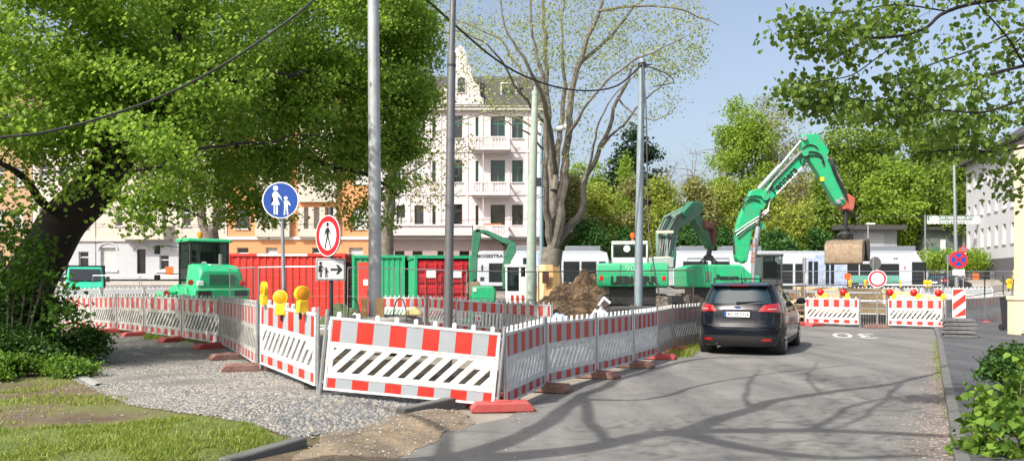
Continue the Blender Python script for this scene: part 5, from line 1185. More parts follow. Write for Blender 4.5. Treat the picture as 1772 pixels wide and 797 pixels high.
m = MB(); m.bx(-1.5, -.55, 1.9, 3.2, .85, 1.25); m.prism([(1.6, 1.25), (3.0, 1.25), (2.6, 1.45), (2.0, 1.55)], -1.1, -.8, 'yz'); m.prism([(.3, 1.0), (.5, 1.42), (1.1, 1.48), (1.5, 1.1)], -1.2, -.8, 'yz'); m.prism([(.3, 1.0), (.5, 1.42), (1.1, 1.48), (1.5, 1.1)], .8, 1.2, 'yz'); m.build('fender', GREEN, t, bevel=.03)
for x, y in ((-.98, .75), (.98, .75), (-.98, 3.0), (.98, 3.0)): wheel(t, Vector((x, y, .62)), .62, .42, GREEND, treads=14, tyre=MUDTY)
m = MB(); m.prism([(2.2, .6), (2.2, 1.3), (3.6, 1.1), (4.4, .5), (4.3, .35), (3.5, .8)], -.25, .25, 'yz'); m.build('lift_arm', GREEN, t); m = MB(); m.prism([(4.1, .1), (4.9, .05), (4.3, .2), (4.2, .9), (4.05, .9)], -1.15, 1.15, 'yz'); m.build('bucket', RUST, t)
for x, y, z in ((-1.12, .25, 1.62), (-1.48, 2.0, 1.20)):
    m = MB(); m.lathe([(.11, 0), (.11, .01)], 18, 0, Matrix.Translation((x, y - .15, z)) @ Matrix.Rotation(R(90), 4, 'X')); m.build('red_reflector', RED, t)

# ------------------------------------------------------------------ flatbed van facing the viewer
VY = 46.5; VX = W(146, VY); t = thing('flatbed_van', 'small green flatbed van facing the viewer with dark windscreen', 'van', (VX, VY, h(VX, VY)), R(26))
VG = mat('light van green', (.02, .42, .25), .35, var=.04, coat=.4)
m = MB(); prof = [(0, .35), (-.02, .95), (.55, 1.28), (1.0, 2.02), (1.15, 2.12), (2.0, 2.15), (2.1, 1.2), (2.1, .35)]
m.prism(prof, -.97, .97, 'yz')
for i, v in enumerate(m.v):
    if v[2] > 1.3: m.v[i] = (v[0] * .90, v[1], v[2])
m.build('cab', VG, t, bevel=.06, seg=3)
m = MB(); m.prism([(.56, 1.34), (.55, 1.33), (.96, 2.00), (.97, 2.00)], -.80, .80, 'yz'); o = m.build('windscreen', GLASS, t, smooth=False); o.location = (0, -.04, 0.02)
m = MB(); m.bx(-.6, .6, -.035, 0, .55, .82); m.build('grille', DARKM, t)
for s in (-1, 1):
    m = MB(); m.bx(s * .95, s * .66, -.03, .06, .72, .95); m.build('headlight', CHROME, t, bevel=.03)
    m = MB(); m.tube([(s * .95, .7, 1.45), (s * 1.12, .65, 1.42)], .02, 6); m.box((s * 1.2, .65, 1.42), (.2, .08, .32)); m.build('mirror', BLACK, t, bevel=.03)
    m = MB(); m.bx(s * .35 - .3, s * .35 + .25, .50, .515, 1.30, 1.33); m.build('wiper', BLACK, t)
m = MB(); m.bx(-.98, .98, -.12, .0, .3, .55); m.build('bumper', DARKM, t, bevel=.03)
m = MB(); m.bx(-1.05, 1.05, 2.2, 5.2, .8, .9); m.bx(-1.05, 1.05, 2.2, 2.25, .9, 2.25); m.bx(-1.05, -1.02, 2.25, 5.2, .9, 1.3); m.bx(1.02, 1.05, 2.25, 5.2, .9, 1.3); m.build('flatbed', DARKM, t)
for x in (-.85, .85):
    for y in (.75, 4.2): wheel(t, Vector((x, y, .35)), .35, .22, STEEL)

# ------------------------------------------------------------------ excavators
def arm_part(parent, name, poly, th, cz, material, bevel=.04, x=0.0):
    """side outline (y,z) pushed across x"""
    m = MB(); m.prism(poly, x - th / 2, x + th / 2, 'yz'); return m.build(name, material, parent, bevel=bevel)
# (a) large green excavator seen from behind (number 90x on the counterweight)
EY = 27.6; xl, xr_ = W(1033, EY), W(1156, EY); EW = xr_ - xl; t = thing('crawler_excavator', 'big green excavator seen from behind with black maker lettering on its counterweight', 'excavator', ((xl + xr_) / 2, EY, .12), R(-9))
Z = lambda py: ZZ(py, EY) - .12
m = MB(); w2 = EW / 2
m.prism([(0.0, Z(496)), (-.04, Z(490)), (-.04, Z(470)), (0.02, Z(455)), (.5, Z(454)), (.9, Z(454)), (.9, Z(496))], -w2, w2, 'yz'); m.build('counterweight', GREEN, t, bevel=.05, seg=3)
m = MB(); m.bx(-w2, -w2 + .62, .9, 3.4, Z(498), Z(470)); m.bx(w2 - .75, w2, .9, 3.6, Z(498), Z(454)); m.bx(-w2 + .62, w2 - .75, .9, 3.4, Z(500), Z(478)); m.build('engine_housing', GREEN, t, bevel=.04)
m = MB(); m.bx(w2 + .001, w2 + .02, 1.1, 1.9, Z(492), Z(458)); m.bx(w2 + .001, w2 + .02, 2.1, 3.4, Z(492), Z(458)); m.build('side_doors', GREENF, t, bevel=.01)
text_mb('LIEBHERR', .35, Matrix.Translation((.05, -.045, Z(485))), .006, .024, 1.06).build('black_lettering', SBLACK, t, smooth=False)
text_mb('90x', .30, Matrix.Translation((.02, -.03, Z(464.0))), .004, .004, 1.2).build('pale_number', mat('pale number green', (.25, .55, .38), .5), t, smooth=False)
for q in ((-w2 + .04, w2 - .04, Z(473.4), Z(473)), (-.42, -.40, Z(495), Z(456)), (.62, .64, Z(473), Z(456))): m = MB(); m.bx(q[0], q[1], -.046, -.040, q[2], q[3]); m.build('panel_seam', GREEND, t)
for s in (-1, 1): m = MB(); m.bx(s * (w2 - .16) - .06, s * (w2 - .16) + .06, -.055, -.04, Z(485), Z(477)); m.build('tail_light', REDL, t, bevel=.01)
m = MB(); a, b = -w2 + .45, -w2 + 1.75   # cab, left side
for q, y in ((a, 1.4), (b - .07, 1.4), (a, 2.9), (b - .07, 2.9)): m.bx(q, q + .07, y, y + .07, Z(470), Z(420))
m.bx(a, b, 1.4, 2.97, Z(420), Z(413)); m.bx(a, b, 1.4, 1.46, Z(455), Z(443)); m.build('cab', mat('cab off white', (.55, .58, .56), .5, dirt=(.3, .3, .27), dirt_amt=.5), t, bevel=.03)
m = MB(); m.bx(a + .07, b - .07, 1.42, 1.43, Z(443), Z(420)); m.bx(a + .01, a + .02, 1.47, 2.9, Z(455), Z(420)); m.bx(b - .02, b - .01, 1.47, 2.9, Z(455), Z(420)); m.build('cab_glass', CABGLASS, t, smooth=False)
m = MB(); m.lathe([(.12, 0), (.12, .012)], 18, 0, Matrix.Translation(((a + b) / 2 - .1, 1.41, Z(427))) @ Matrix.Rotation(R(90), 4, 'X')); m.build('speed_disc', SWHITE, t)
m = MB(); m.bx(b + .02, b + .9, 1.3, 2.6, Z(462), Z(443)); m.build('grey_housing', mat('grey machine cover', (.30, .32, .31), .6), t, bevel=.03)
m = MB(); m.lathe([(.04, 0), (.04, .15), (.08, .16), (.08, .3), (.04, .33)], 12, 0, Matrix.Translation((a + .75, 2, Z(413)))); m.build('beacon', mat('orange red beacon', (.8, .12, .02), .2), t)
# undercarriage
m = MB(); m.bx(-.8, .8, .3, 3.2, .75, Z(498) - .0); m.bx(-1.15, 1.15, .2, 3.6, .45, .72); m.build('chassis', DARKM, t)
for y in (.4, 1.5, 2.6, 3.7):
    for x in (-1.0, 1.0): wheel(t, Vector((x, y, .52)), .52, .42, DARKM, treads=12, tyre=MUDTY)
# boom: foot behind the machine, rising, folded at the elbow, stick hanging on the right
def PB(px, py, Yl): return ((Yl), ZZ(py, EY + Yl) - .12)
bx_ = W(1146, EY + 2) - (xl + xr_) / 2 + .35
def L3(px, py, Y_, T):       # world point of pixel at depth, expressed in T's local space
    return T.matrix_world.inverted() @ P(px, py, Y_)
bpy.context.view_layer.update()
def beam(parent, name, pts, wid, hts, material, bevel=.03):
    """box beam through world points given in parent's local space, hts = height at each point, wid = thickness across the arm's own plane"""
    pts = [Vector(p) for p in pts]; pl = (pts[-1] - pts[0]); side = None
    d0 = Vector((pl.x, pl.y, 0)); 
    if d0.length < .05: d0 = Vector((1, 0, 0))
    side = Vector((-d0.y, d0.x, 0)).normalized(); vs = []; fs = []
    for i, p in enumerate(pts):
        d = (pts[min(i + 1, len(pts) - 1)] - pts[max(0, i - 1)]).normalized(); u = side.cross(d).normalized()
        for a, b in ((-1, -1), (1, -1), (1, 1), (-1, 1)): vs.append(p + side * a * wid / 2 + u * b * hts[i] / 2)
    for i in range(len(pts) - 1):
        for k in range(4): fs.append((i * 4 + k, i * 4 + (k + 1) % 4, i * 4 + 4 + (k + 1) % 4, i * 4 + 4 + k))
    n = len(pts) - 1; fs += [(3, 2, 1, 0), (n * 4, n * 4 + 1, n * 4 + 2, n * 4 + 3)]
    m = MB(); m.add(vs, fs); return m.build(name, material, parent, bevel=bevel)
beam(t, 'boom', [L3(1150, 456, 29.2, t), L3(1150, 412, 29.6, t), L3(1163, 384, 30.2, t), L3(1195, 366, 31.0, t), L3(1206, 358, 31.4, t)], .5, [.45, .62, .60, .48, .3], GREENF)
beam(t, 'stick', [L3(1192, 362, 31.0, t), L3(1203, 380, 31.3, t), L3(1222, 408, 31.9, t), L3(1228, 428, 32.1, t)], .34, [.40, .46, .38, .22], GREENF)
beam(t, 'stick_head', [L3(1214, 388, 31.4, t), L3(1232, 392, 31.8, t), L3(1232, 424, 32.0, t)], .3, [.3, .32, .24], mat('rusty brown steel', (.14, .05, .04), .8))
beam(t, 'elbow_cylinder', [L3(1180, 372, 30.2, t), L3(1196, 356, 30.8, t), L3(1211, 357, 31.3, t)], .26, [.3, .34, .3], GREEND)
for k in range(6):
    m = MB(); o_ = k * 4; m.tube([L3(1136 + o_, 452, 29.0, t), L3(1139 + o_, 425, 29.1, t), L3(1141 + o_ * 1.1, 398, 29.4, t), L3(1150 + o_ * 1.3, 378, 29.8, t), L3(1172 + o_ * .8, 366, 30.4, t), L3(1184 + o_ * .6, 371, 30.7, t)], .026, 6); m.build('hose', HOSE, t)
m = MB(); m.box(L3(1150, 401, 29.1, t), (.62, .1, .09)); m.box(L3(1146, 446, 28.9, t), (.6, .1, .09)); m.build('hose_clamp', mat('pale clamp', (.6, .55, .42), .6), t)
m = MB(); m.tube([L3(1165, 436, 29.4, t), L3(1170, 410, 29.9, t)], .05, 8); o = m.build('boom_cylinder_rod', CHROME, t); m = MB(); m.tube([L3(1163, 462, 29.2, t), L3(1165, 436, 29.4, t)], .12, 10); m.build('boom_cylinder', GREEND, o)
m = MB()
for k in range(4): a_ = k * 1.57; m.tube([L3(1203, 356, 31.2, t), L3(1210, 350 - k, 31.3, t), L3(1213, 366 + k * 3, 31.5, t), L3(1216, 388, 31.6, t)], .02, 6)
m.build('elbow_hoses', HOSE, t)
m = MB(); m.tube([L3(1229, 424, 32.0, t), L3(1226, 444, 32.0, t)], .10, 8); m.build('hanger', DARKM, t)
# its clamshell grab behind the heap
gx = L3(1226, 470, 32.0, t)
def grab(parent, c, wd, hh, sp, rz=0.0, two=True, mt=RUST, dep=None):
    """clamshell: two curved shells hinged at the top, opening along local x"""
    for s in (-1, 1):
        m = MB(); pr = [(0.02, hh), (.25 * wd, hh * .98), (.50 * wd, hh * .8), (.52 * wd, hh * .35), (.40 * wd, 0.04), (.08 * wd, -0.02), (.06 * wd, .05), (.36 * wd, .12), (.45 * wd, hh * .4), (.43 * wd, hh * .72), (.22 * wd, hh * .86), (.02, hh * .86)]
        M = Matrix.Translation(c) @ Matrix.Rotation(rz, 4, 'Z')
        m.prism([(s * p[0] + s * sp, p[1]) for p in pr], -(dep or wd * .42), (dep or wd * .42), 'xz', 0, M)
        side = [(0.02, hh * .86), (.22 * wd, hh * .86), (.43 * wd, hh * .72), (.45 * wd, hh * .4), (.36 * wd, .12), (.06 * wd, .05)]
        for q in (-1, 1): D = (dep or wd * .42); m.prism([(s * p[0] + s * sp, p[1]) for p in side], q * D - .02 * q, q * D - .05 * q, 'xz', 0, M)
        m.build('grab_shell', mt, parent)
grab(t, gx + Vector((0, 0, -.55)), 1.0, .8, .02, .1, mt=RUST)
m = MB()
for k in range(6): a_ = k * 1.047; m.tube([L3(1226, 442, 32.0, t), gx + Vector((.32 * math.cos(a_), .32 * math.sin(a_), .4)), gx + Vector((.25 * math.cos(a_), .25 * math.sin(a_), .1))], .035, 6)
m.lathe([(.12, .45), (.2, .5), (.2, .6), (.1, .68)], 12, 0, Matrix.Translation(gx)); m.build('grab_frame', DARKM, t)

# (b) mobile excavator with the high boom
TY = 32.5; X0 = W(1262, TY); t = thing('mobile_excavator', 'green mobile excavator with tall raised boom carrying black owner name lettering', 'excavator', (X0, TY, .15), R(0)); bpy.context.view_layer.update()
m = MB(); q = [L3(1178, 462, TY - 1.2, t), L3(1322, 490, TY - 1.2, t)]
m.prism([(L3(1176, 488, TY, t).x, L3(1176, 497, TY, t).z), (L3(1176, 488, TY, t).x, L3(0, 464, TY, t).z), (L3(1195, 458, TY, t).x, L3(0, 458, TY, t).z), (L3(1268, 456, TY, t).x, L3(0, 459, TY, t).z), (L3(1285, 470, TY, t).x, L3(0, 474, TY, t).z), (L3(1300, 488, TY, t).x, L3(0, 478, TY, t).z), (L3(1300, 488, TY, t).x, L3(0, 497, TY, t).z)], -1.2, 1.2, 'xz'); m.build('superstructure', GREEN, t, bevel=.06, seg=3)
text_mb('Fenners', .27, Matrix.Translation((L3(1245, 480, TY, t).x - .0, -1.215, L3(0, 480, TY - 1.2, t).z)), .006, .012, 1.0).build('black_lettering', SBLACK, t, smooth=False)
for qx in (1192, 1224, 1272): m = MB(); m.bx(L3(qx, 0, TY, t).x, L3(qx, 0, TY, t).x + .025, -1.206, -1.199, L3(0, 495, TY, t).z, L3(0, 462, TY, t).z); m.build('panel_seam', GREEND, t)
m = MB(); m.tube([L3(1190, 458, TY - 1.1, t), L3(1190, 447, TY - 1.1, t), L3(1262, 447, TY - 1.1, t), L3(1262, 458, TY - 1.1, t)], .02, 6); m.build('handrail', DARKM, t)
m = MB(); m.bx(L3(1208, 0, TY, t).x, L3(1218, 0, TY, t).x, -1.22, -1.2, L3(0, 486, TY, t).z, L3(0, 470, TY, t).z); m.build('vent_panel', GREENF, t)
m = MB(); zt = L3(0, 497, TY, t).z; m.bx(-1.6, 1.3, -.9, .9, .7, zt); m.bx(-2.4, 2.4, -.45, .45, .55, .95); m.build('chassis', DARKM, t)
for x in (-1.7, 1.7):
    for y in (-1.0, 1.0): wheel(t, Vector((x, y, .5)), .5, .45, GREEND, treads=12, tyre=MUDTY, axis='y')
# cab on the far right side
cx0, cx1 = L3(1302, 0, TY, t).x, L3(1338, 0, TY, t).x; z0, z1 = L3(0, 492, TY, t).z, L3(0, 444, TY, t).z
m = MB(); m.prism([(cx0, z0), (cx0 + .05, z1 - .1), (cx0 + .1, z1), (cx1 - .15, z1), (cx1, z0 + .7), (cx1, z0)], -1.15, -1.10, 'xz'); m.build('cab_glass', CABGLASS, t, smooth=False); m = MB(); m.prism([(cx0, z0), (cx0 + .05, z1 - .1), (cx0 + .1, z1), (cx1 - .15, z1), (cx1, z0 + .7), (cx1, z0)], -.25, -.20, 'xz'); m.build('cab_glass', CABGLASS, t, smooth=False)
m = MB(); m.bx(cx0 - .03, cx1 + .02, -1.2, -.15, z1 - .02, z1 + .08)
for x in (cx0 + .0, cx1 - .08): m.bx(x, x + .07, -1.18, -1.09, z0, z1); m.bx(x, x + .07, -.26, -.17, z0, z1)
m.bx(cx0, cx1, -1.19, -.17, z0 - .1, z0 + .2); m.build('cab', mat('dark machine grey', (.06, .065, .065), .5), t, bevel=.02)
m = MB(); m.bx(cx0 + .25, cx0 + .7, -.95, -.45, z0 + .2, z0 + .9); m.build('seat', BLACK, t, bevel=.05)
YB = TY - .35
def L(px, py, dy=0.0): return L3(px, py, YB + dy, t)
def plate(name, px, th, material, dy=0.0, bevel=.03, parent=None):
    pts = [L(a, b) for a, b in px]; m = MB(); m.prism([(p.x, p.z) for p in pts], -.35 + dy - th / 2, -.35 + dy + th / 2, 'xz'); return m.build(name, material, parent or t, bevel=bevel)
plate('lower_boom', [(1271, 400), (1277, 378), (1291, 346), (1297, 330), (1313, 327), (1326, 334), (1328, 348), (1317, 367), (1302, 390), (1297, 415), (1291, 452), (1285, 456), (1278, 452), (1271, 446), (1270, 420)], .40, GREEN)
plate('upper_boom', [(1318, 334), (1332, 317), (1385, 264), (1393, 262), (1399, 270), (1393, 281), (1342, 338), (1330, 350), (1318, 350)], .38, GREEN)
plate('stick', [(1384, 234), (1412, 233), (1432, 262), (1428, 274), (1450, 325), (1461, 350), (1455, 357), (1444, 354), (1416, 306), (1394, 272), (1386, 260)], .42, GREEN)
o = plate('stick_link', [(1449, 352), (1455, 337), (1466, 336), (1477, 343), (1475, 362), (1468, 367), (1462, 362), (1456, 364)], .36, mat('red orange link', (.45, .08, .04), .55, dirt=(.25, .2, .18), dirt_amt=.7))
for a, b, nm, r1, r2 in (((1313, 327), (1350, 287), 'cylinder', .105, .105), ((1350, 287), (1390, 239), 'rod', .05, .05)):
    m = MB(); m.tube([L(*a), L(*b)], [r1, r2], 12); m.build('stick_' + nm, STEEL if nm == 'cylinder' else CHROME, t)
m = MB(); m.tube([L(1303, 455, -.4), L(1312, 392, -.4)], .10, 12); m.build('boom_cylinder', STEEL, t); m = MB(); m.tube([L(1312, 392, -.4), L(1318, 362, -.4)], .05, 10); m.build('boom_rod', DARKM, t)
m = MB(); m.tube([L(1436, 275), L(1455, 320), L(1460, 338)], [.09, .09, .04], 10); m.build('bucket_cylinder', STEEL, t)
def hose(pts, r=.028, mt=HOSE, dy=-.25): m = MB(); m.tube([L(a, b) + Vector((0, dy, 0)) for a, b in pts], r, 6); m.build('hose', mt, t)
PALEH = mat('bare steel pipe', (.45, .45, .43), .35, .7)
for k in range(3):
    hose([(1269 + k * 2, 402 + k * 5), (1290, 388 + k * 5), (1312, 374 + k * 5), (1326, 362 + k * 4), (1330, 345 + k * 2), (1324, 330 + k * 1.5), (1335, 313 + k * 1.5), (1384, 262 + k * 1.5)], .024, PALEH if k < 2 else HOSE)
hose([(1268, 440), (1266, 410), (1270, 400)], .03, HOSE, -.2)
for c, rx, ry, a0, a1 in (((1303, 352), 22, 12, -160, 20), ((1300, 360), 18, 14, 170, 330), ((1400, 277), 20, 13, 150, 400), ((1404, 284), 18, 14, 160, 380), ((1398, 268), 16, 16, 200, 330)):
    hose([(c[0] + rx * math.cos(R(a)), c[1] + ry * math.sin(R(a))) for a in range(a0, a1, 18)], .026)
for k in range(3): hose([(1430 + k * 3, 276), (1438 + k * 3, 300 + k * 2), (1446 + k * 3, 318), (1456 + k * 2, 336), (1462, 348)], .024)
hose([(1463, 362), (1476, 372), (1482, 385), (1470, 397), (1478, 404)], .022); hose([(1459, 366), (1455, 384), (1462, 396)], .022)
for (a, b, r) in ((1388, 241, .10), (1389, 267, .13), (1279, 448, .12), (1321, 342, .14), (1446, 350, .09), (1452, 345, .06), (1313, 392, .15)):
    m = MB(); p = L(a, b); m.cyl((p.x, -.35 - .32, p.z), (p.x, -.35 + .32, p.z), r, 18); m.build('pin', GREEN if r > .11 else STEEL, t, bevel=.008)
m = MB(); p = L(1359, 306); q = L(1343, 322); u = (p - q); ang = math.atan2(L(1378, 287).z - L(1338, 327).z, L(1378, 287).x - L(1338, 327).x)
text_mb('Fenners', .42, Matrix.Translation((L(1354, 313).x, -.35 - .200, L(1354, 313).z)) @ Matrix.Rotation(-ang, 4, 'Y'), .006, .012, .98).build('black_lettering', SBLACK, t, smooth=False)
m = MB(); a = L(1340, 335); b = L(1384, 289); m.prism([(a.x, a.z), (b.x, b.z), (b.x + .04, b.z - .05), (a.x + .04, a.z - .05)], -.548, -.541, 'xz'); m.build('white_line', SWHITE, t)
m = MB(); a = L(1419, 311); m.box((a.x, -.57, a.z), (.16, .01, .16)); m.build('yellow_label', YEL, t)
# hanger, rotator and clamshell bucket
m = MB(); m.tube([L(1463, 362), L(1464, 394)], .085, 10); m.tube([L(1457, 366), L(1471, 366)], .1, 8); m.build('hanger', DARKM, t)
m = MB(); p = L(1463, 396); m.lathe([(.14, -.42), (.20, -.35), (.24, -.2), (.16, -.1), (.22, 0), (.12, .08)], 16, 0, Matrix.Translation(p))
for s in (-1, 1): m.tube([p + Vector((s * .1, 0, -.1)), p + Vector((s * .30, 0, -.25)), p + Vector((s * .24, 0, -.48))], .04, 6)
m.build('rotator', DARKM, t)
# bucket: left shell seen from outside, right shell open towards the viewer
c = L(1463, 458); m = MB()
def shell(m, a0, a1, r, cx, cz, y0, y1, th=.05, n=12, M=None):
    out = [(cx + r * math.cos(R(a0 + (a1 - a0) * i / n)), cz + r * math.sin(R(a0 + (a1 - a0) * i / n))) for i in range(n + 1)]
    inn = [(cx + (r - th) * math.cos(R(a0 + (a1 - a0) * i / n)), cz + (r - th) * math.sin(R(a0 + (a1 - a0) * i / n))) for i in range(n + 1)]
    m.prism(out + inn[::-1], y0, y1, 'xz', 0, M)
    for y in (y0 + .003, y1 - .053): m.prism(inn, y, y + .05, 'xz', 0, M)
T1 = Matrix.Translation((L(1465, 0).x, -.35, L(0, 416).z)) @ Matrix.Rotation(R(60), 4, 'Z') @ Matrix.Scale(.95, 4)
m.prism([(-.05, .02), (-.55, .0), (-.95, -.18), (-1.02, -.6), (-.98, -.96), (-.86, -1.02), (-.80, -.98), (-.9, -.6), (-.86, -.28), (-.52, -.08), (-.05, -.06)], -.72, .72, 'xz', 0, T1)
for y in (-.71, .68): m.prism([(-.05, -.05), (-.52, -.06), (-.88, -.22), (-.95, -.6), (-.86, -.98), (-.35, -.8), (-.05, -.55)], y, y + .03, 'xz', 0, T1)
m.build('bucket_shell', RUST, t, bevel=.012, seg=1)
T2 = Matrix.Translation((L(1468, 0).x, -.35, L(0, 416).z)) @ Matrix.Rotation(R(60), 4, 'Z') @ Matrix.Rotation(R(-10), 4, 'Y') @ Matrix.Scale(.95, 4)
m = MB(); m.prism([(.05, .02), (.55, .0), (.95, -.18), (1.02, -.6), (.98, -.96), (.86, -1.02), (.80, -.98), (.9, -.6), (.86, -.28), (.52, -.08), (.05, -.06)], -.72, .72, 'xz', 0, T2)
for y in (-.71, .68): m.prism([(.05, -.05), (.52, -.06), (.88, -.22), (.95, -.6), (.86, -.98), (.35, -.8), (.05, -.55)], y, y + .03, 'xz', 0, T2)
m.build('bucket_shell', mat('worn bucket steel in shade', (.09, .07, .055), .6, .4, var=.3, scale=9, dirt=(.25, .2, .15), dirt_amt=.6), t, bevel=.012, seg=1)  # darker copy of the bucket steel; the open side's shade is in the colour
# striped steel pole in front
m = MB(); a = P(1300, 505, 28.8); b = P(1306, 412, 28.8); m.tube([(a.x, a.y, 0), b], .075, 12)
t2 = thing('site_prop', 'pale steel pole with rusty bands in front of the tall boom', 'pole', (a.x, a.y, 0)); m.v = [(x - a.x, y - a.y, z) for x, y, z in m.v]; m.build('shaft', GALV, t2)
m = MB()
for f_ in (.55, .62, .7, .85): p = a.lerp(b, f_); m.cyl((p.x - a.x, 0, p.z), (p.x - a.x + .003, 0, p.z + .06), .08, 12)
m.build('rust_bands', mat('rust band', (.35, .1, .04), .8), t2)

# (c) mini excavator
MY = 29.5; X0 = W(872, MY); t = thing('mini_excavator', 'small green mini excavator with white cab, its arm folded behind the green mast', 'excavator', (X0, MY, .05)); bpy.context.view_layer.update()
def Lm(px, py, dy=0.0): return L3(px, py, MY + dy, t)
m = MB(); a, b = Lm(818, 510), Lm(858, 495); m.prism([(a.x, a.z - .25), (a.x, b.z - .02), (a.x + .12, b.z), (b.x - .1, b.z), (b.x, b.z - .15), (b.x, a.z - .25)], -.7, .7, 'xz'); m.build('engine_hood', GREEN, t, bevel=.05)
m = MB(); m.bx(Lm(820, 0).x, Lm(826, 0).x, -.72, -.7, Lm(0, 504).z, Lm(0, 498).z); m.build('label', SWHITE, t)
a, b = Lm(875, 512), Lm(912, 458); m = MB(); f = .07
for x in (a.x, b.x - f, a.x + (b.x - a.x) * .62):
    for y in (-.6, .5): m.bx(x, x + f, y, y + f, a.z, b.z - .05)
m.bx(a.x - .03, b.x + .03, -.63, .6, b.z - .1, b.z); m.bx(a.x, b.x, -.61, .57, a.z - .25, a.z + .18); m.bx(a.x + (b.x - a.x) * .62 + f, b.x - f, -.59, -.55, a.z + .18, a.z + .7); m.build('cab', SWHITE, t, bevel=.02)
for q in ((a.x + f, b.x - f, -.58, -.57), (a.x + .02, a.x + .03, -.5, .5), (a.x + f, b.x - f, .52, .53)): m = MB(); m.bx(*q, a.z + .2, b.z - .1); m.build('cab_glass', CABGLASS, t, smooth=False)
m = MB(); m.bx(a.x + .3, a.x + .7, -.2, .3, a.z, a.z + .75); m.build('seat', BLACK, t, bevel=.05)
m = MB(); m.bx(Lm(862, 0).x, Lm(905, 0).x, -.6, .6, .5, a.z - .2); m.build('turntable', DARKM, t)
for y in (-.62, .62): m = MB(); m.prism([(-1.1, .25), (-.9, .05), (.9, .05), (1.1, .25), (1.1, .35), (.9, .5), (-.9, .5), (-1.1, .35)], y - .17, y + .17, 'xz'); m.build('track', BLACK, t, bevel=.03)
def platem(name, px, th, material, dy=-.1): pts = [Lm(*p) for p in px]; m = MB(); m.prism([(p.x, p.z) for p in pts], dy - th / 2, dy + th / 2, 'xz'); m.build(name, material, t, bevel=.02)
platem('boom', [(870, 500), (868, 470), (872, 446), (880, 424), (892, 422), (893, 436), (884, 452), (880, 478), (880, 500)], .3, GREEND)
platem('upper_boom', [(892, 440), (886, 424), (868, 420), (840, 404), (822, 402), (824, 396), (844, 399), (872, 411), (892, 420)], .24, GREEND)
platem('stick', [(820, 398), (831, 396), (833, 410), (827, 440), (826, 480), (818, 488), (816, 450), (817, 420)], .24, GREEND)
m = MB(); m.tube([Lm(832, 400), Lm(880, 418)], .045, 8); m.build('arm_cylinder', GREEND, t)
for k in range(4): m = MB(); m.tube([Lm(819 + k * 2, 400), Lm(817 + k * 2, 440), Lm(820 + k, 490)], .018, 5); m.build('hose', HOSE, t)
for k in range(4): m = MB(); m.tube([Lm(826, 402 - k), Lm(850, 404 + 2 * k), Lm(872 + k * 2, 425), Lm(872 + k, 470)], .015, 5); m.build('hose', HOSE, t)
m = MB(); p = Lm(821, 505); m.prism([(p.x - .25, p.z + .35), (p.x + .15, p.z + .4), (p.x + .3, p.z + .05), (p.x + .05, p.z - .2), (p.x - .3, p.z)], -.35, .2, 'xz'); m.build('bucket', RUST, t)
m = MB()
for k in range(3): m.bx(Lm(884 + k * 9, 0).x, Lm(888 + k * 9, 0).x, -.64, -.63, a.z - .2, a.z + .05)
m.build('red_stripes', RED, t)

# ------------------------------------------------------------------ trams
TRW = mat('tram white', (.48, .515, .57), .35, var=.03, coat=.3, dirt=(.55, .56, .6), dirt_amt=.3); TRF = mat('tram pale blue foil', (.34, .41, .55), .4, var=.3, scale=2.5)
def tram(name, label, xa, xb, Yt, nose_right, wins, foils, doors, text=None, roofbits=()):
    x0, x1 = W(xa, Yt), W(xb, Yt); zb = h(0, Yt) + .15; t = thing(name, label, 'tram', (x0, Yt, zb)); L_ = x1 - x0; z = lambda py: ZZ(py, Yt) - zb
    zt = z(434); m = MB()
    sl = .9 if nose_right else 0
    m.prism([(0, .25), (0, zt - .25), (.15, zt - .05), (.4, zt), (L_ - .6 - sl * .3, zt), (L_ - .15 - sl, zt - .12), (L_ - sl * .75, zt - .7), (L_, .95), (L_ - .05, .25)], 0, 2.4, 'xz'); m.build('body', TRW, t, bevel=.08, seg=3)
    X = lambda px: W(px, Yt) - x0
    for k, (a, b, c, d) in enumerate(wins):
        m = MB(); m.bx(X(a), X(b), -.012, .02, z(d), z(c)); o = m.build('window', GLASS, t, bevel=.01)
        m = MB(); m.bx(X(a), X(b), -.016, -.012, z(c + (d - c) * .2) - .012, z(c + (d - c) * .2) + .012); m.build('pane_bar', DARKM, o)
    for a, b, c, d in foils: m = MB(); m.bx(X(a), X(b), -.010, .01, z(d), z(c)); m.build('foil_panel', TRF, t, smooth=False)
    for a, b in doors:
        m = MB(); m.bx(X(a), X(b), -.016, .01, z(500), z(446)); o = m.build('door', TRF, t, smooth=False); mid = (a + b) / 2
        m = MB(); m.bx(X(a) + .12, X(mid) - .06, -.022, -.016, z(494), z(452)); m.bx(X(mid) + .06, X(b) - .12, -.022, -.016, z(494), z(452)); m.build('door_glass', GLASS, o, smooth=False)
    m = MB(); m.bx(.2, L_ - .2, .15, 2.25, .0, .26); m.build('underframe', BLACK, t)
    for a, b in roofbits: m = MB(); m.bx(X(a), X(b), .3, 2.0, zt, zt + .42); m.build('roof_box', mat('tram roof grey', (.16, .18, .20), .6), t, bevel=.05)
    m = MB(); m.bx(.4, L_ - .4 - sl, -.006, 0, zt - .12, zt - .09); m.build('roof_gutter', DARKM, t)
    return t, X, z
t, X, z = tram('tram', 'white tram with operator lettering standing behind the mini excavator and the tree', 826, 1054, 64.5, False, [(846, 880, 455, 488), (905, 927, 446, 486), (975, 1003, 452, 488), (1006, 1032, 452, 488), (1036, 1048, 452, 488)], [(930, 968, 438, 500)], [], roofbits=((880, 915), (980, 1040)))
text_mb('BOGESTRA', .36, Matrix.Translation((X(848), -.012, z(443))), .006, .012, 1.15).build('black_lettering', SBLACK, t, smooth=False)
m = MB(); m.bx(X(833), X(836), -.012, 0, z(468), z(458)); m.bx(X(831), X(838), -.012, 0, z(486), z(479)); m.build('side_marks', DARKM, t)
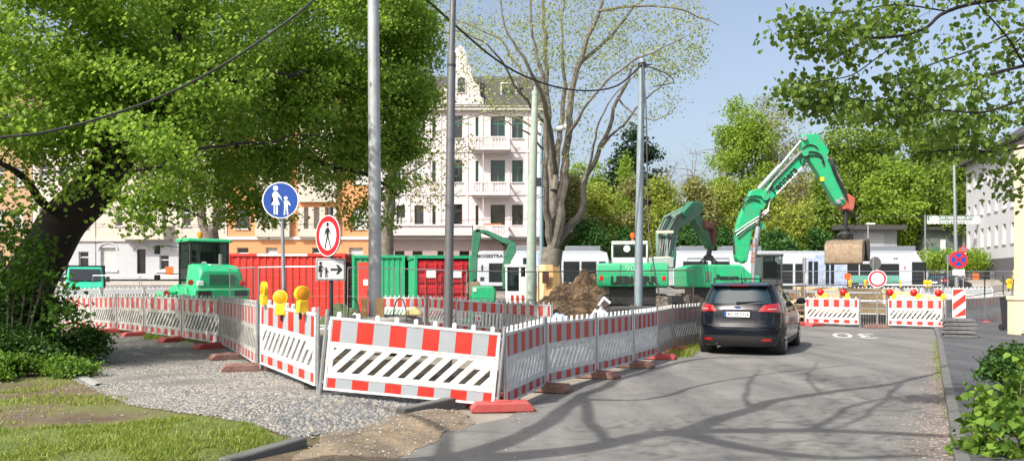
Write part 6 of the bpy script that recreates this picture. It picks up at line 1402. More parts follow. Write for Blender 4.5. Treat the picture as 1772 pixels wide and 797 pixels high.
t, X, z = tram('tram', 'long white tram with pale blue foil doors behind the bucket and the ban sign', 1165, 1609, 65.5, True, [(1182, 1225, 452, 488), (1232, 1262, 452, 488), (1338, 1372, 456, 490), (1376, 1390, 456, 490), (1396, 1408, 456, 463), (1466, 1486, 456, 492), (1488, 1556, 456, 490), (1578, 1603, 453, 492)],
               [(1410, 1436, 440, 500), (1446, 1464, 440, 500)], [(1396, 1418), (1426, 1446)], roofbits=((1178, 1230), (1252, 1320), (1450, 1588)))
m = MB(); m.bx(X(1470), X(1556), -.020, -.014, z(489), z(476)); m.build('seat_backs', mat('tram seat green', (.12, .32, .26), .6), t)
m = MB()
for q in (1548, 1552): m.lathe([(.07, 0), (.07, .01)], 10, 0, Matrix.Translation((X(q), -.003, z(447))) @ Matrix.Rotation(R(90), 4, 'X'))
m.build('round_marks', DARKM, t)
m = MB(); m.bx(X(1565), X(1567), -.012, 0, z(466), z(460)); m.build('red_mark', RED, t)
# dark parked car at the tram end
PCX, PCY = W(1618, 60), 60.0

# ------------------------------------------------------------------ passenger car
def car_surface():
    yc, Lh = 2.19, 2.19
    lev = [(.20, .86, .10, 4.20), (.30, .89, .02, 4.33), (.45, .905, .0, 4.37), (.62, .913, .0, 4.38), (.74, .915, .05, 4.33), (.82, .912, .07, 4.22), (.92, .90, .08, 3.95), (1.0, .88, .10, 3.55), (1.06, .865, .13, 3.25),
           (1.12, .85, .16, 3.08), (1.25, .81, .24, 2.72), (1.38, .755, .32, 2.35), (1.48, .70, .38, 2.05), (1.53, .665, .40, 1.85), (1.565, .62, .44, 1.68), (1.59, .52, .55, 1.5), (1.605, .35, .75, 1.3), (1.61, .1, .95, 1.12)]
    def at(z):
        if z <= lev[0][0]: return lev[0][1:]
        for a, b in zip(lev, lev[1:]):
            if a[0] <= z <= b[0]:
                f = (z - a[0]) / (b[0] - a[0]); return tuple(a[i] + (b[i] - a[i]) * f for i in (1, 2, 3))
        return lev[-1][1:]
    def pt(th, z, off=0.0):
        """th: angle, -90 = rear centre, 0 = right flank"""
        w_, r, f = at(z); n = 5.2 if z < 1.1 else 4.2; c, s = math.cos(th), math.sin(th); yc = (r + f) / 2; Ly = (f - r) / 2
        x = w_ * math.copysign(abs(c) ** (2 / n), c); y = yc + Ly * math.copysign(abs(s) ** (2 / n), s)
        if off:
            e = .01; a = pt(th + e, z); b = pt(th - e, z); u = a - b; v = pt(th, min(1.6, z + .02)) - pt(th, max(.2, z - .02)); nn = u.cross(v).normalized(); return Vector((x, y, z)) + nn * off
        return Vector((x, y, z))
    def th_rear(x, z):
        w_, r, f = at(z); n = 5.2 if z < 1.1 else 4.2; c = max(-1, min(1, math.copysign(abs(x / w_) ** (n / 2), x))); return -math.acos(c)
    def th_side(y, z, s=1):
        w_, r, f = at(z); n = 5.2 if z < 1.1 else 4.2; q = (y - (r + f) / 2) / ((f - r) / 2); q = max(-1, min(1, q)); th = math.asin(math.copysign(abs(q) ** (n / 2), q)); return th if s > 0 else -math.pi - th
    return lev, at, pt, th_rear, th_side
lev, cat_, cpt, thr, ths = car_surface()
CARP = mat('dark blue grey car paint', (.006, .008, .013), .12, 0, var=.02, coat=0, spec=.32)
CARB = mat('black car plastic', (.015, .015, .016), .55)
CARG = glass_mat('car window glass', (.012, .028, .038), .02)
TAILR = mat('red tail lamp', (.30, .006, .008), .12, coat=1.0)
def patch(parent, name, corners, material, off=.004, nu=10, nv=4, thick=.006):
    """corners: four (th, z) listed bottom-left, bottom-right, top-right, top-left"""
    (a, b, c, d) = corners; V = []
    for o in (off, off - thick - .02):
        for j in range(nv + 1):
            for i in range(nu + 1):
                u, v = i / nu, j / nv
                th = (a[0] * (1 - u) + b[0] * u) * (1 - v) + (d[0] * (1 - u) + c[0] * u) * v; z_ = (a[1] * (1 - u) + b[1] * u) * (1 - v) + (d[1] * (1 - u) + c[1] * u) * v
                V.append(cpt(th, z_, o if o else .0001))
    F_ = []; N_ = (nu + 1) * (nv + 1)
    for j in range(nv):
        for i in range(nu): k = j * (nu + 1) + i; F_.append((k, k + 1, k + nu + 2, k + nu + 1)); F_.append((N_ + k, N_ + k + nu + 1, N_ + k + nu + 2, N_ + k + 1))
    B = [i for i in range(nu + 1)] + [(j + 1) * (nu + 1) - 1 for j in range(1, nv + 1)] + [nv * (nu + 1) + i for i in range(nu - 1, -1, -1)] + [j * (nu + 1) for j in range(nv - 1, 0, -1)]
    for i in range(len(B)): p, q = B[i], B[(i + 1) % len(B)]; F_.append((p, q, N_ + q, N_ + p))
    m = MB(); m.add(V, F_); return m.build(name, material, parent)
def make_car(name, label, loc, rz, paint, plate_txt='BO·SP 2516'):
    t = thing(name, label, 'car', loc, rz)
    N_ = 96; m = MB(); vs = []; fs = []
    zs = sorted(set([l[0] for l in lev] + [.25, .37, .53, .68, .78, .87, .96, 1.03, 1.09, 1.18, 1.31, 1.43, 1.505, 1.55, 1.578, 1.598]))
    for z in zs:
        for k in range(N_): vs.append(cpt(-math.pi / 2 + 2 * math.pi * k / N_ + 1e-4, z))
    for j in range(len(zs) - 1):
        for k in range(N_): a = j * N_ + k; b = j * N_ + (k + 1) % N_; fs.append((a, b, b + N_, a + N_))
    fs.append(tuple(range(N_ - 1, -1, -1))); fs.append(tuple((len(zs) - 1) * N_ + k for k in range(N_)))
    m.add(vs, fs); body = m.build('body', paint, t)
    for p in body.data.polygons: p.use_smooth = True
    body.data.set_sharp_from_angle(angle=R(60))
    # wheel wells cut out of the body
    cut = MB()
    for y in (.82, 3.47):
        for s in (-1, 1): cut.cyl((s * .62, y, .33), (s * 1.1, y, .33), .375, 32)
    co = cut.build('cut', paint); bo = body.modifiers.new('b', 'BOOLEAN'); bo.object = co; bo.operation = 'DIFFERENCE'; bo.solver = 'EXACT'
    dg = bpy.context.evaluated_depsgraph_get(); me = bpy.data.meshes.new_from_object(body.evaluated_get(dg)); body.modifiers.clear(); body.data = me; body.data.materials.clear(); body.data.materials.append(paint)
    bpy.data.objects.remove(co)
    for s in (-1, 1):
        for y in (.82, 3.47):
            w_ = wheel(t, Vector((s * .80, y, .325)), .325, .205, mat('alloy rim', (.45, .45, .46), .3, .9), 'wheel', tyre=BLACK)
            m = MB()
            for k in range(10): m.box((0, 0, 0), (.02, .035, .2), 0, Matrix.Translation((s * .905, y, .325)) @ Matrix.Rotation(k * math.pi / 5, 4, 'X') @ Matrix.Translation((0, 0, .12)))
            m.build('rim_spokes', mat('alloy rim', (.45, .45, .46), .3, .9), w_)
            m = MB(); m.lathe([(.37, -.14), (.37, .12)], 28, 0, Matrix.Translation((s * .74, y, .33)) @ Matrix.Rotation(R(90), 4, 'Y')); m.build('wheel_well', BLACK, t)
    patch(t, 'rear_window', [(thr(-.67, 1.13), 1.13), (thr(.67, 1.13), 1.13), (thr(.56, 1.47), 1.47), (thr(-.56, 1.47), 1.47)], CARG, .005, 18, 6)
    patch(t, 'rear_bumper_lower', [(thr(-.80, .24), .24), (thr(.80, .24), .24), (thr(.80, .44), .44), (thr(-.80, .44), .44)], CARB, .012, 20, 3)
    patch(t, 'bumper_crease', [(thr(-.74, .625), .625), (thr(.74, .625), .625), (thr(.74, .65), .65), (thr(-.74, .65), .65)], paint, .022, 20, 2)
    for s in (-1, 1):
        q = [(thr(s * .42, .965), .965), (ths(.52, .94, s), .94), (ths(.56, 1.13, s), 1.14), (thr(s * .52, 1.09), 1.09)]
        if s < 0: q = [q[1], q[0], q[3], q[2]]
        o = patch(t, 'tail_light', q, TAILR, .016, 14, 4)
        q = [(thr(s * .60, 1.0), 1.0), (thr(s * .76, 1.0), 1.0), (thr(s * .76, 1.025), 1.03), (thr(s * .62, 1.025), 1.02)]
        if s < 0: q = [q[1], q[0], q[3], q[2]]
        patch(o, 'reversing_lens', q, mat('pale lamp lens', (.4, .25, .25), .15), .021, 8, 2)
        q = [(thr(s * .50, .33), .33), (thr(s * .68, .33), .33), (thr(s * .68, .385), .385), (thr(s * .52, .385), .385)]
        if s < 0: q = [q[1], q[0], q[3], q[2]]
        patch(t, 'reflector', q, TAILR, .02, 6, 2)
        for (y0, y1, yt0, yt1, nm) in ((.72, 1.42, .95, 1.42, 'rear_side_window'), (1.48, 2.25, 1.48, 2.10, 'middle_side_window'), (2.32, 3.02, 2.17, 2.30, 'front_side_window')):
            zb_, zt_ = 1.08, 1.46; q = [(ths(y0, zb_, s), zb_ + (.05 if nm[0] == 'r' else 0)), (ths(y1, zb_, s), zb_), (ths(min(yt1, cat_(zt_)[2] - .05), zt_, s), zt_), (ths(yt0, zt_, s), zt_)]
            if s < 0: q = [q[1], q[0], q[3], q[2]]
            patch(t, nm, q, CARG, .004, 8, 5)
        for y in (1.45, 2.28, 3.10):
            q = [(ths(y, .42, s), .42), (ths(y + .008, .42, s), .42), (ths(y + .008, 1.04, s), 1.04), (ths(y, 1.04, s), 1.04)]
            if s < 0: q = [q[1], q[0], q[3], q[2]]
            patch(t, 'door_gap', q, BLACK, .002, 1, 8)
        for y in (1.52, 2.36):
            q = [(ths(y, .93, s), .93), (ths(y + .18, .93, s), .93), (ths(y + .18, .96, s), .96), (ths(y, .96, s), .96)]
            if s < 0: q = [q[1], q[0], q[3], q[2]]
            patch(t, 'door_handle', q, paint, .03, 4, 1)
        q = [(ths(1.3, .25, s), .25), (ths(3.0, .25, s), .25), (ths(3.0, .33, s), .33), (ths(1.3, .33, s), .33)]
        if s < 0: q = [q[1], q[0], q[3], q[2]]
        patch(t, 'sill', q, CARB, .012, 8, 2)
        m = MB(); m.tube([(s * .84, 2.95, 1.08), (s * .93, 2.93, 1.10)], .03, 8); o = m.build('mirror_arm', CARB, t); m = MB(); M = Matrix.Translation((s * 1.0, 2.92, 1.14)); m.lathe([(.03, -.08), (.08, -.07), (.10, -.02), (.095, .05), (.05, .09)], 14, 0, M @ Matrix.Rotation(R(90), 4, 'X') @ Matrix.Scale(1.15, 4, (1, 0, 0)) @ Matrix.Scale(.8, 4, (0, 1, 0))); m.build('mirror', paint, o)
        m = MB(); m.tube([Vector((s * .66, y, 1.545 + (.02 if .7 < y < 1.7 else 0))) for y in (.55, .62, 1.0, 1.5, 1.75, 1.82)], .014, 6); m.build('roof_rail', DARKM, t)
    # tailgate recess line, plate, emblem, wiper, spoiler, antenna
    for zz, xw in ((.66, .62),): patch(t, 'tailgate_gap', [(thr(-xw, zz), zz), (thr(xw, zz), zz), (thr(xw, zz + .012), zz + .012), (thr(-xw, zz + .012), zz + .012)], BLACK, .003, 16, 1)
    for s in (-1, 1):
        q = [(thr(s * .70, .68), .68), (thr(s * .715, .68), .68), (thr(s * .735, .95), .95), (thr(s * .72, .95), .95)]
        if s < 0: q = [q[1], q[0], q[3], q[2]]
        patch(t, 'tailgate_gap', q, BLACK, .003, 1, 6)
    yb = cpt(-math.pi / 2, .9).y
    m = MB(); m.bx(-.29, .29, yb - .022, yb - .002, .835, .965); o = m.build('plate_holder', CARB, t, bevel=.006)
    m = MB(); m.bx(-.26, .26, yb - .027, yb - .022, .845, .955); pl = m.build('number_plate', SWHITE, t, smooth=False)
    m = MB(); m.bx(-.26, -.215, yb - .030, yb - .027, .845, .955); m.build('blue_strip', mat('plate blue', (.02, .08, .5), .4), pl, smooth=False)
    if plate_txt: text_mb(plate_txt, .098, Matrix.Translation((.025, yb - .0285, .90)), .0015, .002, .93).build('plate_lettering', SBLACK, pl, smooth=False)
    patch(t, 'chrome_bar', [(thr(-.30, .985), .985), (thr(.30, .985), .985), (thr(.28, 1.0), 1.0), (thr(-.28, 1.0), 1.0)], paint, .02, 8, 1)
    m = MB(); m.lathe([(.075, 0), (.07, .008), (.02, .012)], 20, 0, Matrix.Translation((0, cpt(-math.pi / 2, 1.04).y - .002, 1.045)) @ Matrix.Rotation(R(90), 4, 'X') @ Matrix.Scale(.45, 4, (0, 1, 0))); m.build('oval_emblem', mat('emblem blue', (.03, .07, .2), .2, .4), t)
    p0 = cpt(-math.pi / 2, 1.14, .02); m = MB(); m.lathe([(.04, -.01), (.03, .03)], 10, 0, Matrix.Translation(p0)); m.tube([p0 + Vector((0, -.01, 0)), cpt(thr(.3, 1.165), 1.165, .02), cpt(thr(.5, 1.18), 1.18, .02)], [.02, .012, .008], 6); m.build('rear_wiper', CARB, t)
    m = MB(); yr = cpt(-math.pi / 2, 1.5).y; m.prism([(yr - .10, 1.53), (yr - .09, 1.50), (yr + .12, 1.50), (yr + .35, 1.575), (yr + .1, 1.58)], -.60, .60, 'yz'); m.build('roof_spoiler', paint, t, bevel=.02, seg=3)
    m = MB(); m.bx(-.2, .2, yr - .107, yr - .09, 1.515, 1.53); m.build('brake_light', TAILR, t)
    m = MB(); m.tube([(0, yr + .35, 1.575), (0, yr + .30, 1.62), (0, yr + .18, 1.80)], [.02, .012, .004], 6); m.build('antenna', BLACK, t)
    m = MB(); m.tube([(-.42, .05, .27), (-.42, .22, .29)], .03, 10); m.build('exhaust_pipe', CHROME, t)
    return t
make_car('passenger_car', 'dark blue grey hatchback car driving away on the road beside the barriers', (4.98, 17.95, h(5, 18)), R(-25.5), CARP).scale = (1.05, 1.03, 1.02)
make_car('passenger_car', 'black parked car partly hidden by the nose of the long tram', (W(1615, 59), 59, h(20, 59)), R(-55), mat('black car paint', (.01, .01, .014), .2, coat=1.0), None)

# ------------------------------------------------------------------ heaps and tarps
def heap(name, label, cat, cpx, base_py, Y, wd, dp, ht, material, seed=0, amp=.25, n=70, fine=.06):
    c = Vector((W(cpx, Y), Y)); V = []; zb = h(c.x, c.y)
    for j in range(n):
        for i in range(n):
            u, v = i / (n - 1) * 2 - 1, j / (n - 1) * 2 - 1; r = math.hypot(u, v)
            p = Vector((c.x + u * wd / 2, c.y + v * dp / 2, 0)); q = noise.noise(Vector((p.x * .8, p.y * .8, seed))); q2 = noise.noise(Vector((p.x * 3, p.y * 3, seed + 2))); q3 = noise.noise(Vector((p.x * 9, p.y * 9, seed + 2)))
            zz = ht * max(0, 1 - r ** 1.4) * (1 + amp * q) + (1 - min(1, r)) * (amp * .5 * q2 + fine * q3); V.append((p.x, p.y, zb - .03 + max(-.02, zz)))
    Q = np.array([(j * n + i, j * n + i + 1, (j + 1) * n + i + 1, (j + 1) * n + i) for j in range(n - 1) for i in range(n - 1)])
    o = npmesh(name, np.array(V), Q, material, smooth=False); tag(o, label, cat); return o
M_HEAP = ground_mat('excavated soil', [(.42, (.025, .017, .010)), (.52, (.08, .052, .03)), (.64, (.20, .135, .08))], 2.6, fine=9, bump=1.0)
heap('soil_heap', 'brown heap of excavated soil between the wrapped tree and the large excavator', 'soil heap', 1012, 0, 32.8, 6.0, 4.6, 1.75, M_HEAP, 3, .6, 120, .16)
heap('soil_heap', 'low brown soil heap under the small grab behind the car', 'soil heap', 1232, 0, 33.8, 5.0, 3.0, 1.3, M_HEAP, 9, .6, 90, .14)
TARP = mat('blue grey tarpaulin', (.30, .36, .46), .6, var=.2, scale=3); WTARP = mat('white film', (.66, .69, .73), .5, var=.15, scale=4); GTARP = mat('green sand cover', (.16, .38, .24), .7, var=.3, scale=3, dirt=(.4, .32, .2), dirt_amt=.9, dirt_scale=2)
heap('tarpaulin', 'crumpled blue grey tarpaulin lying behind the roadside barriers', 'tarpaulin', 985, 0, 20.4, 2.3, 1.5, .80, TARP, 5, 1.0, 60, .12)
heap('plastic_film', 'crumpled white plastic film right of the blue grey tarpaulin', 'plastic film', 1040, 0, 21.6, 1.9, 1.2, .85, WTARP, 8, 1.2, 60, .15)
heap('green_sheet', 'green sheet covering a spoil pile below the timber wrapped tree', 'sheet', 968, 0, 23.2, 2.0, 1.6, 1.05, GTARP, 12, .9, 60, .1)
m = MB(); a = P(1040, 522, 21.4); 
for (p, q) in (((1036, 528), (1046, 514)), ((1044, 514), (1056, 524))):
    m.tube([P(*p, 21.4), P(*q, 21.4)], .035, 6)
tag(m.build('white_tubes', SWHITE), 'white tube ends crossing above the plastic film', 'tube')
heap('stone_cover', 'pale stones and film heaped left of the thick mast behind the barriers', 'rubble pile', 615, 0, 26.5, 2.6, 1.4, .22, WTARP, 21, .8, 50, .1)
heap('weeds_mound', 'small weedy green mound between the mesh fence and the containers', 'mound', 598, 0, 28.6, 2.2, 1.2, .95, mat('weedy soil', (.06, .085, .03), .95, var=.5, scale=8), 31, .6, 50, .1)
# ------------------------------------------------------------------ foliage tools
def leaves(name, C, per, spread, size, material, parent=None, droop=.35, up=.8, asp=.75, cup=.18, extra=None):
    """C: cluster centres (k,3); per leaves each; leaf = two folded quads"""
    C = np.asarray(C); k = len(C); n = k * per
    c = np.repeat(C, per, 0) + rng.normal(0, 1, (n, 3)) * np.asarray(spread)
    if extra is not None: c = np.concatenate([c, extra]); n = len(c)
    th = rng.random(n) * 2 * np.pi
    a = np.stack([np.cos(th), np.sin(th), -droop - .5 * rng.random(n)], 1); a /= np.linalg.norm(a, axis=1)[:, None]
    nn = np.stack([rng.normal(0, .55, n), rng.normal(0, .55, n), np.full(n, up) + 0 * th], 1)
    nn -= a * (nn * a).sum(1)[:, None]; nn /= np.linalg.norm(nn, axis=1)[:, None] + 1e-9
    b = np.cross(nn, a); s = (size[0] + (size[1] - size[0]) * rng.random(n))[:, None]; w_ = s * asp * .5
    base = c - a * s * .5; tip = c + a * s * .5 - nn * s * .08
    r1 = c - a * s * .2 + b * w_ + nn * s * cup; r2 = c + a * s * .15 + b * w_ * .85 + nn * s * cup * .8
    l1 = c - a * s * .2 - b * w_ + nn * s * cup; l2 = c + a * s * .15 - b * w_ * .85 + nn * s * cup * .8
    V = np.stack([base, tip, r1, r2, l1, l2], 1).reshape(-1, 3)
    Q = (np.array([(0, 2, 3, 1), (1, 5, 4, 0)])[None] + (np.arange(n) * 6)[:, None, None]).reshape(-1, 4)
    return npmesh(name, V, Q, material, parent)
def crom(pts, k=5):
    P_ = [Vector(p) for p in pts]; out = []
    for i in range(len(P_) - 1):
        a = P_[max(0, i - 1)]; b = P_[i]; c = P_[i + 1]; d = P_[min(len(P_) - 1, i + 2)]
        for q in range(k): t = q / k; out.append(0.5 * ((2 * b) + (c - a) * t + (2 * a - 5 * b + 4 * c - d) * t ** 2 + (3 * b - a - 3 * c + d) * t ** 3))
    out.append(P_[-1]); return out
class Skel:
    def __init__(s, origin): s.m = MB(); s.nodes = []; s.rad = []; s.o = Vector(origin)
    def limb(s, pts, r0, r1, n=10, wob=.0, seed=0, k=5):
        pp = crom(pts, k); N = len(pp)
        if wob: pp = [p + Vector((noise.noise(p * 1.3 + Vector((seed, 0, 0))), noise.noise(p * 1.3 + Vector((0, seed, 9))), noise.noise(p * 1.3 + Vector((5, 0, seed))))) * wob * min(1, i / 3) for i, p in enumerate(pp)]
        rr = [r0 + (r1 - r0) * (i / (N - 1)) ** .85 for i in range(N)]
        s.m.tube([p - s.o for p in pp], rr, n); s.nodes += pp; s.rad += rr; return pp
    def reach(s, targets, r0=.035, r1=.006, sag=.12, n=4, wob=.12, maxr=.6, grav=0):
        """grow twigs to every target from the nearest point already there"""
        A = np.array([tuple(p) for p in s.nodes]); Rr = list(s.rad)
        T = np.array([tuple(t) for t in targets]); d = np.array([np.min(((A - t) ** 2).sum(1)) for t in T]); order = np.argsort(d)
        for i in order:
            t = T[i]; dd = ((A - t) ** 2).sum(1); j = int(np.argmin(dd)); a = Vector(A[j]); b = Vector(t); L = (b - a).length
            if L < .02: continue
            mid = []; K = max(3, min(7, int(L / .35) + 2)); pn = Vector((random.uniform(-1, 1), random.uniform(-1, 1), random.uniform(-.3, 1)))
            for q in range(1, K):
                f = q / K; mid.append(a.lerp(b, f) + pn * wob * L * math.sin(f * math.pi) + Vector((0, 0, grav * L * math.sin(f * math.pi))) + Vector((random.uniform(-1, 1), random.uniform(-1, 1), random.uniform(-1, 1))) * .03 * L)
            pts = [a] + mid + [b]; ra = min(Rr[j] * maxr, r0 * min(2.2, max(.35, L / 1.2))); rr = [ra + (r1 - ra) * q / (len(pts) - 1) for q in range(len(pts))]
            s.m.tube([p - s.o for p in pts], rr, n if ra > .012 else 3, caps=False)
            A = np.concatenate([A, [tuple(p) for p in pts[1:]]]); Rr += rr[1:]
    def build(s, name, material, parent): return s.m.build(name, material, parent)
def blob(centers, n, rng_=None, hollow=.35, nz=.0, seed=0, thr=None, zmin=None, fs=.45):
    """random points in a set of ellipsoids (cx,cy,cz,rx,ry,rz,weight), thinned by noise so that gaps open"""
    out = []; Wt = [c[6] if len(c) > 6 else c[3] * c[4] * c[5] for c in centers]
    while len(out) < n:
        c = random.choices(centers, Wt)[0]; v = Vector((random.gauss(0, 1), random.gauss(0, 1), random.gauss(0, 1))).normalized(); r = (hollow ** 3 + (1 - hollow ** 3) * random.random()) ** (1 / 3)
        p = Vector((c[0] + v.x * r * c[3], c[1] + v.y * r * c[4], c[2] + v.z * r * c[5]))
        if zmin is not None and p.z < zmin: continue
        if thr is not None and noise.noise(Vector((p.x * fs, p.y * fs, p.z * fs * 1.6)) + Vector((seed, seed, 0))) < thr: continue
        out.append(p)
    return out

# ------------------------------------------------------------------ the large maple on the left
L_MAPLE = leaf_mat('maple leaves', (.12, .25, .028), (.31, .46, .07), .55)
TYm = 15.0; bs = gp(70, TYm)
t = thing('maple_tree', 'huge leaning maple with bright green crown filling the upper left', 'tree', tuple(bs)); sk = Skel(bs)
sk.limb([bs + Vector((-.5, 0, -.1)), P(40, 505, TYm), P(72, 445, TYm), P(128, 365, TYm - .1), P(205, 270, TYm - .1)], .50, .36, 18, .08, 1)
fork = P(205, 270, TYm - .1)
for i, (pts, r) in enumerate((([fork, P(200, 180, 14.6), P(190, 60, 14.9), P(170, -100, 15.0), P(150, -300, 15)], .19), ([fork, P(255, 200, 14.4), P(300, 90, 15.4), P(340, -60, 16.0), P(360, -220, 16)], .17),
                              ([fork, P(290, 230, 15.2), P(400, 160, 17), P(520, 100, 18.6), P(620, 40, 19.6)], .13), ([fork, P(120, 190, 15.2), P(30, 110, 15.8), P(-80, 30, 16.4)], .20),
                              ([P(150, 350, TYm), P(230, 300, 13.6), P(330, 260, 13.4), P(450, 245, 15.0), P(560, 235, 17.6)], .045), ([fork, P(180, 210, 16.4), P(230, 100, 17.6), P(290, -60, 18.2)], .2),
                              ([P(250, 205, 14.4), P(380, 150, 14.6), P(500, 130, 16.8), P(620, 150, 18.8), P(700, 180, 19.5)], .08), ([P(130, 395, TYm), P(60, 330, 14), P(0, 290, 13.2), P(-60, 270, 13)], .10),
                              ([P(290, 230, 15.2), P(400, 250, 17), P(520, 270, 18.2), P(640, 300, 19.4), P(690, 340, 20)], .09), ([P(160, 345, TYm), P(230, 345, 14.2), P(300, 355, 13.6), P(350, 375, 13.2)], .05))):
    sk.limb(pts, r, r * .25, 9, .18, i + 3)
cl = []
def cpx(px, py, Y, rx, ry, rz, n):   # ellipsoid around a point of the crown, radii in metres
    p = P(px, py, Y); return (p.x, p.y, p.z, rx, ry, rz, n)
E = [(-12.5, 13.5, 6.6, 2.6, 3, 1.9, 2.2), (-15.5, 17, 6.4, 3, 3, 1.8, 1.8), (-11.5, 10.5, 6.4, 2, 2, 1.5, 1.0), cpx(60, 60, 14.5, 2.6, 2.6, 1.9, 3.0), cpx(240, 40, 15.2, 2.5, 2.4, 2.1, 3.2), cpx(430, 40, 18.6, 2.8, 2.2, 2.4, 3.6), cpx(590, 60, 19.6, 2.2, 2.0, 2.5, 3.2), cpx(120, -120, 14.5, 3, 3, 2.0, 2.0), cpx(400, -120, 18.8, 3, 2.4, 2.2, 2.2), cpx(620, -80, 20, 2.2, 2, 2.0, 1.2),
     cpx(60, 185, 14.0, 2.3, 1.9, 1.0, 1.9), cpx(250, 170, 14.4, 2.1, 1.5, 1.25, 2.1), cpx(430, 180, 18.2, 2.7, 1.8, 1.5, 2.1), cpx(570, 190, 19.6, 2.2, 1.8, 1.6, 2.1), cpx(675, 140, 20.4, 1.0, 1.2, 2.1, 1.5),
     cpx(390, 295, 17.6, 2.2, 1.6, .8, .95), cpx(540, 300, 19.4, 2.3, 1.7, .85, .62), cpx(742, 70, 20.6, .4, .6, .7, .18), cpx(728, 170, 20.4, .45, .6, .5, .16), cpx(715, 300, 20.4, .5, .5, .5, .1), cpx(655, 270, 20, 1.0, 1.1, 1.1, .8), cpx(240, 270, 13.4, 1.2, 1.2, .6, .5), cpx(70, 265, 13.2, 1.4, 1.1, .55, .5), cpx(690, 50, 20.4, .8, 1.0, 1.7, 1.0),
     cpx(700, 230, 20.4, .5, .7, 1.0, .25), cpx(640, 370, 20, .8, .7, .4, .16), cpx(700, 330, 20.4, .5, .5, .5, .1), cpx(420, 360, 17.4, 1.4, .8, .32, .2), cpx(270, 360, 13.2, .7, .6, .45, .14), cpx(340, 400, 13.0, .15, .2, .35, .025), cpx(30, 330, 13.0, .8, .8, .5, .12)]
cl = blob(E, 4300, hollow=.25, thr=-.10, seed=3, fs=.95)
cl = [p for p in cl if p.z > 2.4]
sk.reach(random.sample(cl, 1150), r0=.032, sag=0, wob=.10, grav=.05)
sk.build('trunk', BARKD, t)
leaves('crown', [tuple(p - bs) for p in cl], 48, (.19, .19, .11), (.05, .10), L_MAPLE, t, droop=.45, up=1.0, asp=.85)
# ivy and young shoots on its trunk, dark shrub at its foot
L_SHR = leaf_mat('shrub leaves', (.018, .060, .010), (.065, .15, .020), .35); L_IVY = leaf_mat('ivy leaves', (.012, .04, .008), (.05, .11, .015), .25)
def shrub(name, label, E, n, per, spread, size, lm, base, stems=10, hollow=.3, thr=-.2, asp=.7, droop=.3, sr=.02):
    t = thing(name, label, 'shrub' if 'hedge' not in name else 'hedge', tuple(base)); sk = Skel(base); cl = blob(E, n, hollow=hollow, thr=thr, zmin=base.z + .05, fs=1.1, seed=len(label))
    for k in range(stems):
        q = random.choice(cl); b0 = Vector((base.x + (q.x - base.x) * .55 + random.uniform(-.15, .15), base.y + (q.y - base.y) * .55, base.z)); b0.z = h(b0.x, b0.y) - .03; sk.limb([b0, b0.lerp(q, .5) + Vector((random.uniform(-.1, .1), 0, .1)), q], sr, sr * .3, 5, .05, k)
    sk.reach(random.sample(cl, min(len(cl), n // 4)), r0=sr * .5, r1=.003); sk.build('stems', BARK, t)
    leaves('leaves', [tuple(p - base) for p in cl], per, spread, size, lm, t, droop=droop, asp=asp); return t
b = gp(60, 14.0)
shrub('ivy_shrub', 'dark ivy covered shrub around the foot of the leaning maple', [cpx(5, 545, 14.3, .7, .8, .6, 2.4), cpx(70, 555, 14.2, .5, .6, .4, .9), cpx(-50, 520, 14.4, .7, .8, .8, 1.6), cpx(50, 590, 13.8, 1.0, .7, .4, 1.6)], 900, 22, (.11, .11, .08), (.05, .10), L_SHR, b, 14)
b = gp(120, 13.2)
shrub('low_shrub', 'low dense dark green bush spreading in front of the maple trunk', [cpx(60, 605, 13.0, 1.0, .6, .38, 2), cpx(135, 600, 13.2, .45, .5, .33, 1)], 520, 22, (.09, .09, .05), (.04, .08), L_SHR, b, 8)
b = gp(20, 12.0)
shrub('nettle_patch', 'bright leafy herbs at the left edge below the dark bush', [cpx(-20, 640, 11.6, 1.2, .5, .22, 2), cpx(70, 637, 11.8, .8, .4, .17, 1)], 420, 16, (.08, .08, .04), (.04, .075), leaf_mat('herb leaves', (.06, .15, .015), (.15, .28, .03), .4), b, 4)
b = gp(-10, 13.0)
shrub('hazel_shrub', 'loose green shrub at the left edge with sky gaps above the bush', [cpx(-10, 430, 13.0, .7, .7, .8, 1.2), cpx(50, 450, 13.0, .35, .5, .45, .3), cpx(100, 480, 12.8, .15, .2, .4, .12), cpx(115, 560, 12.8, .2, .3, .3, .2)], 150, 12, (.12, .12, .08), (.06, .11), leaf_mat('hazel leaves', (.04, .12, .012), (.11, .23, .03), .45), b, 12, thr=-.05)
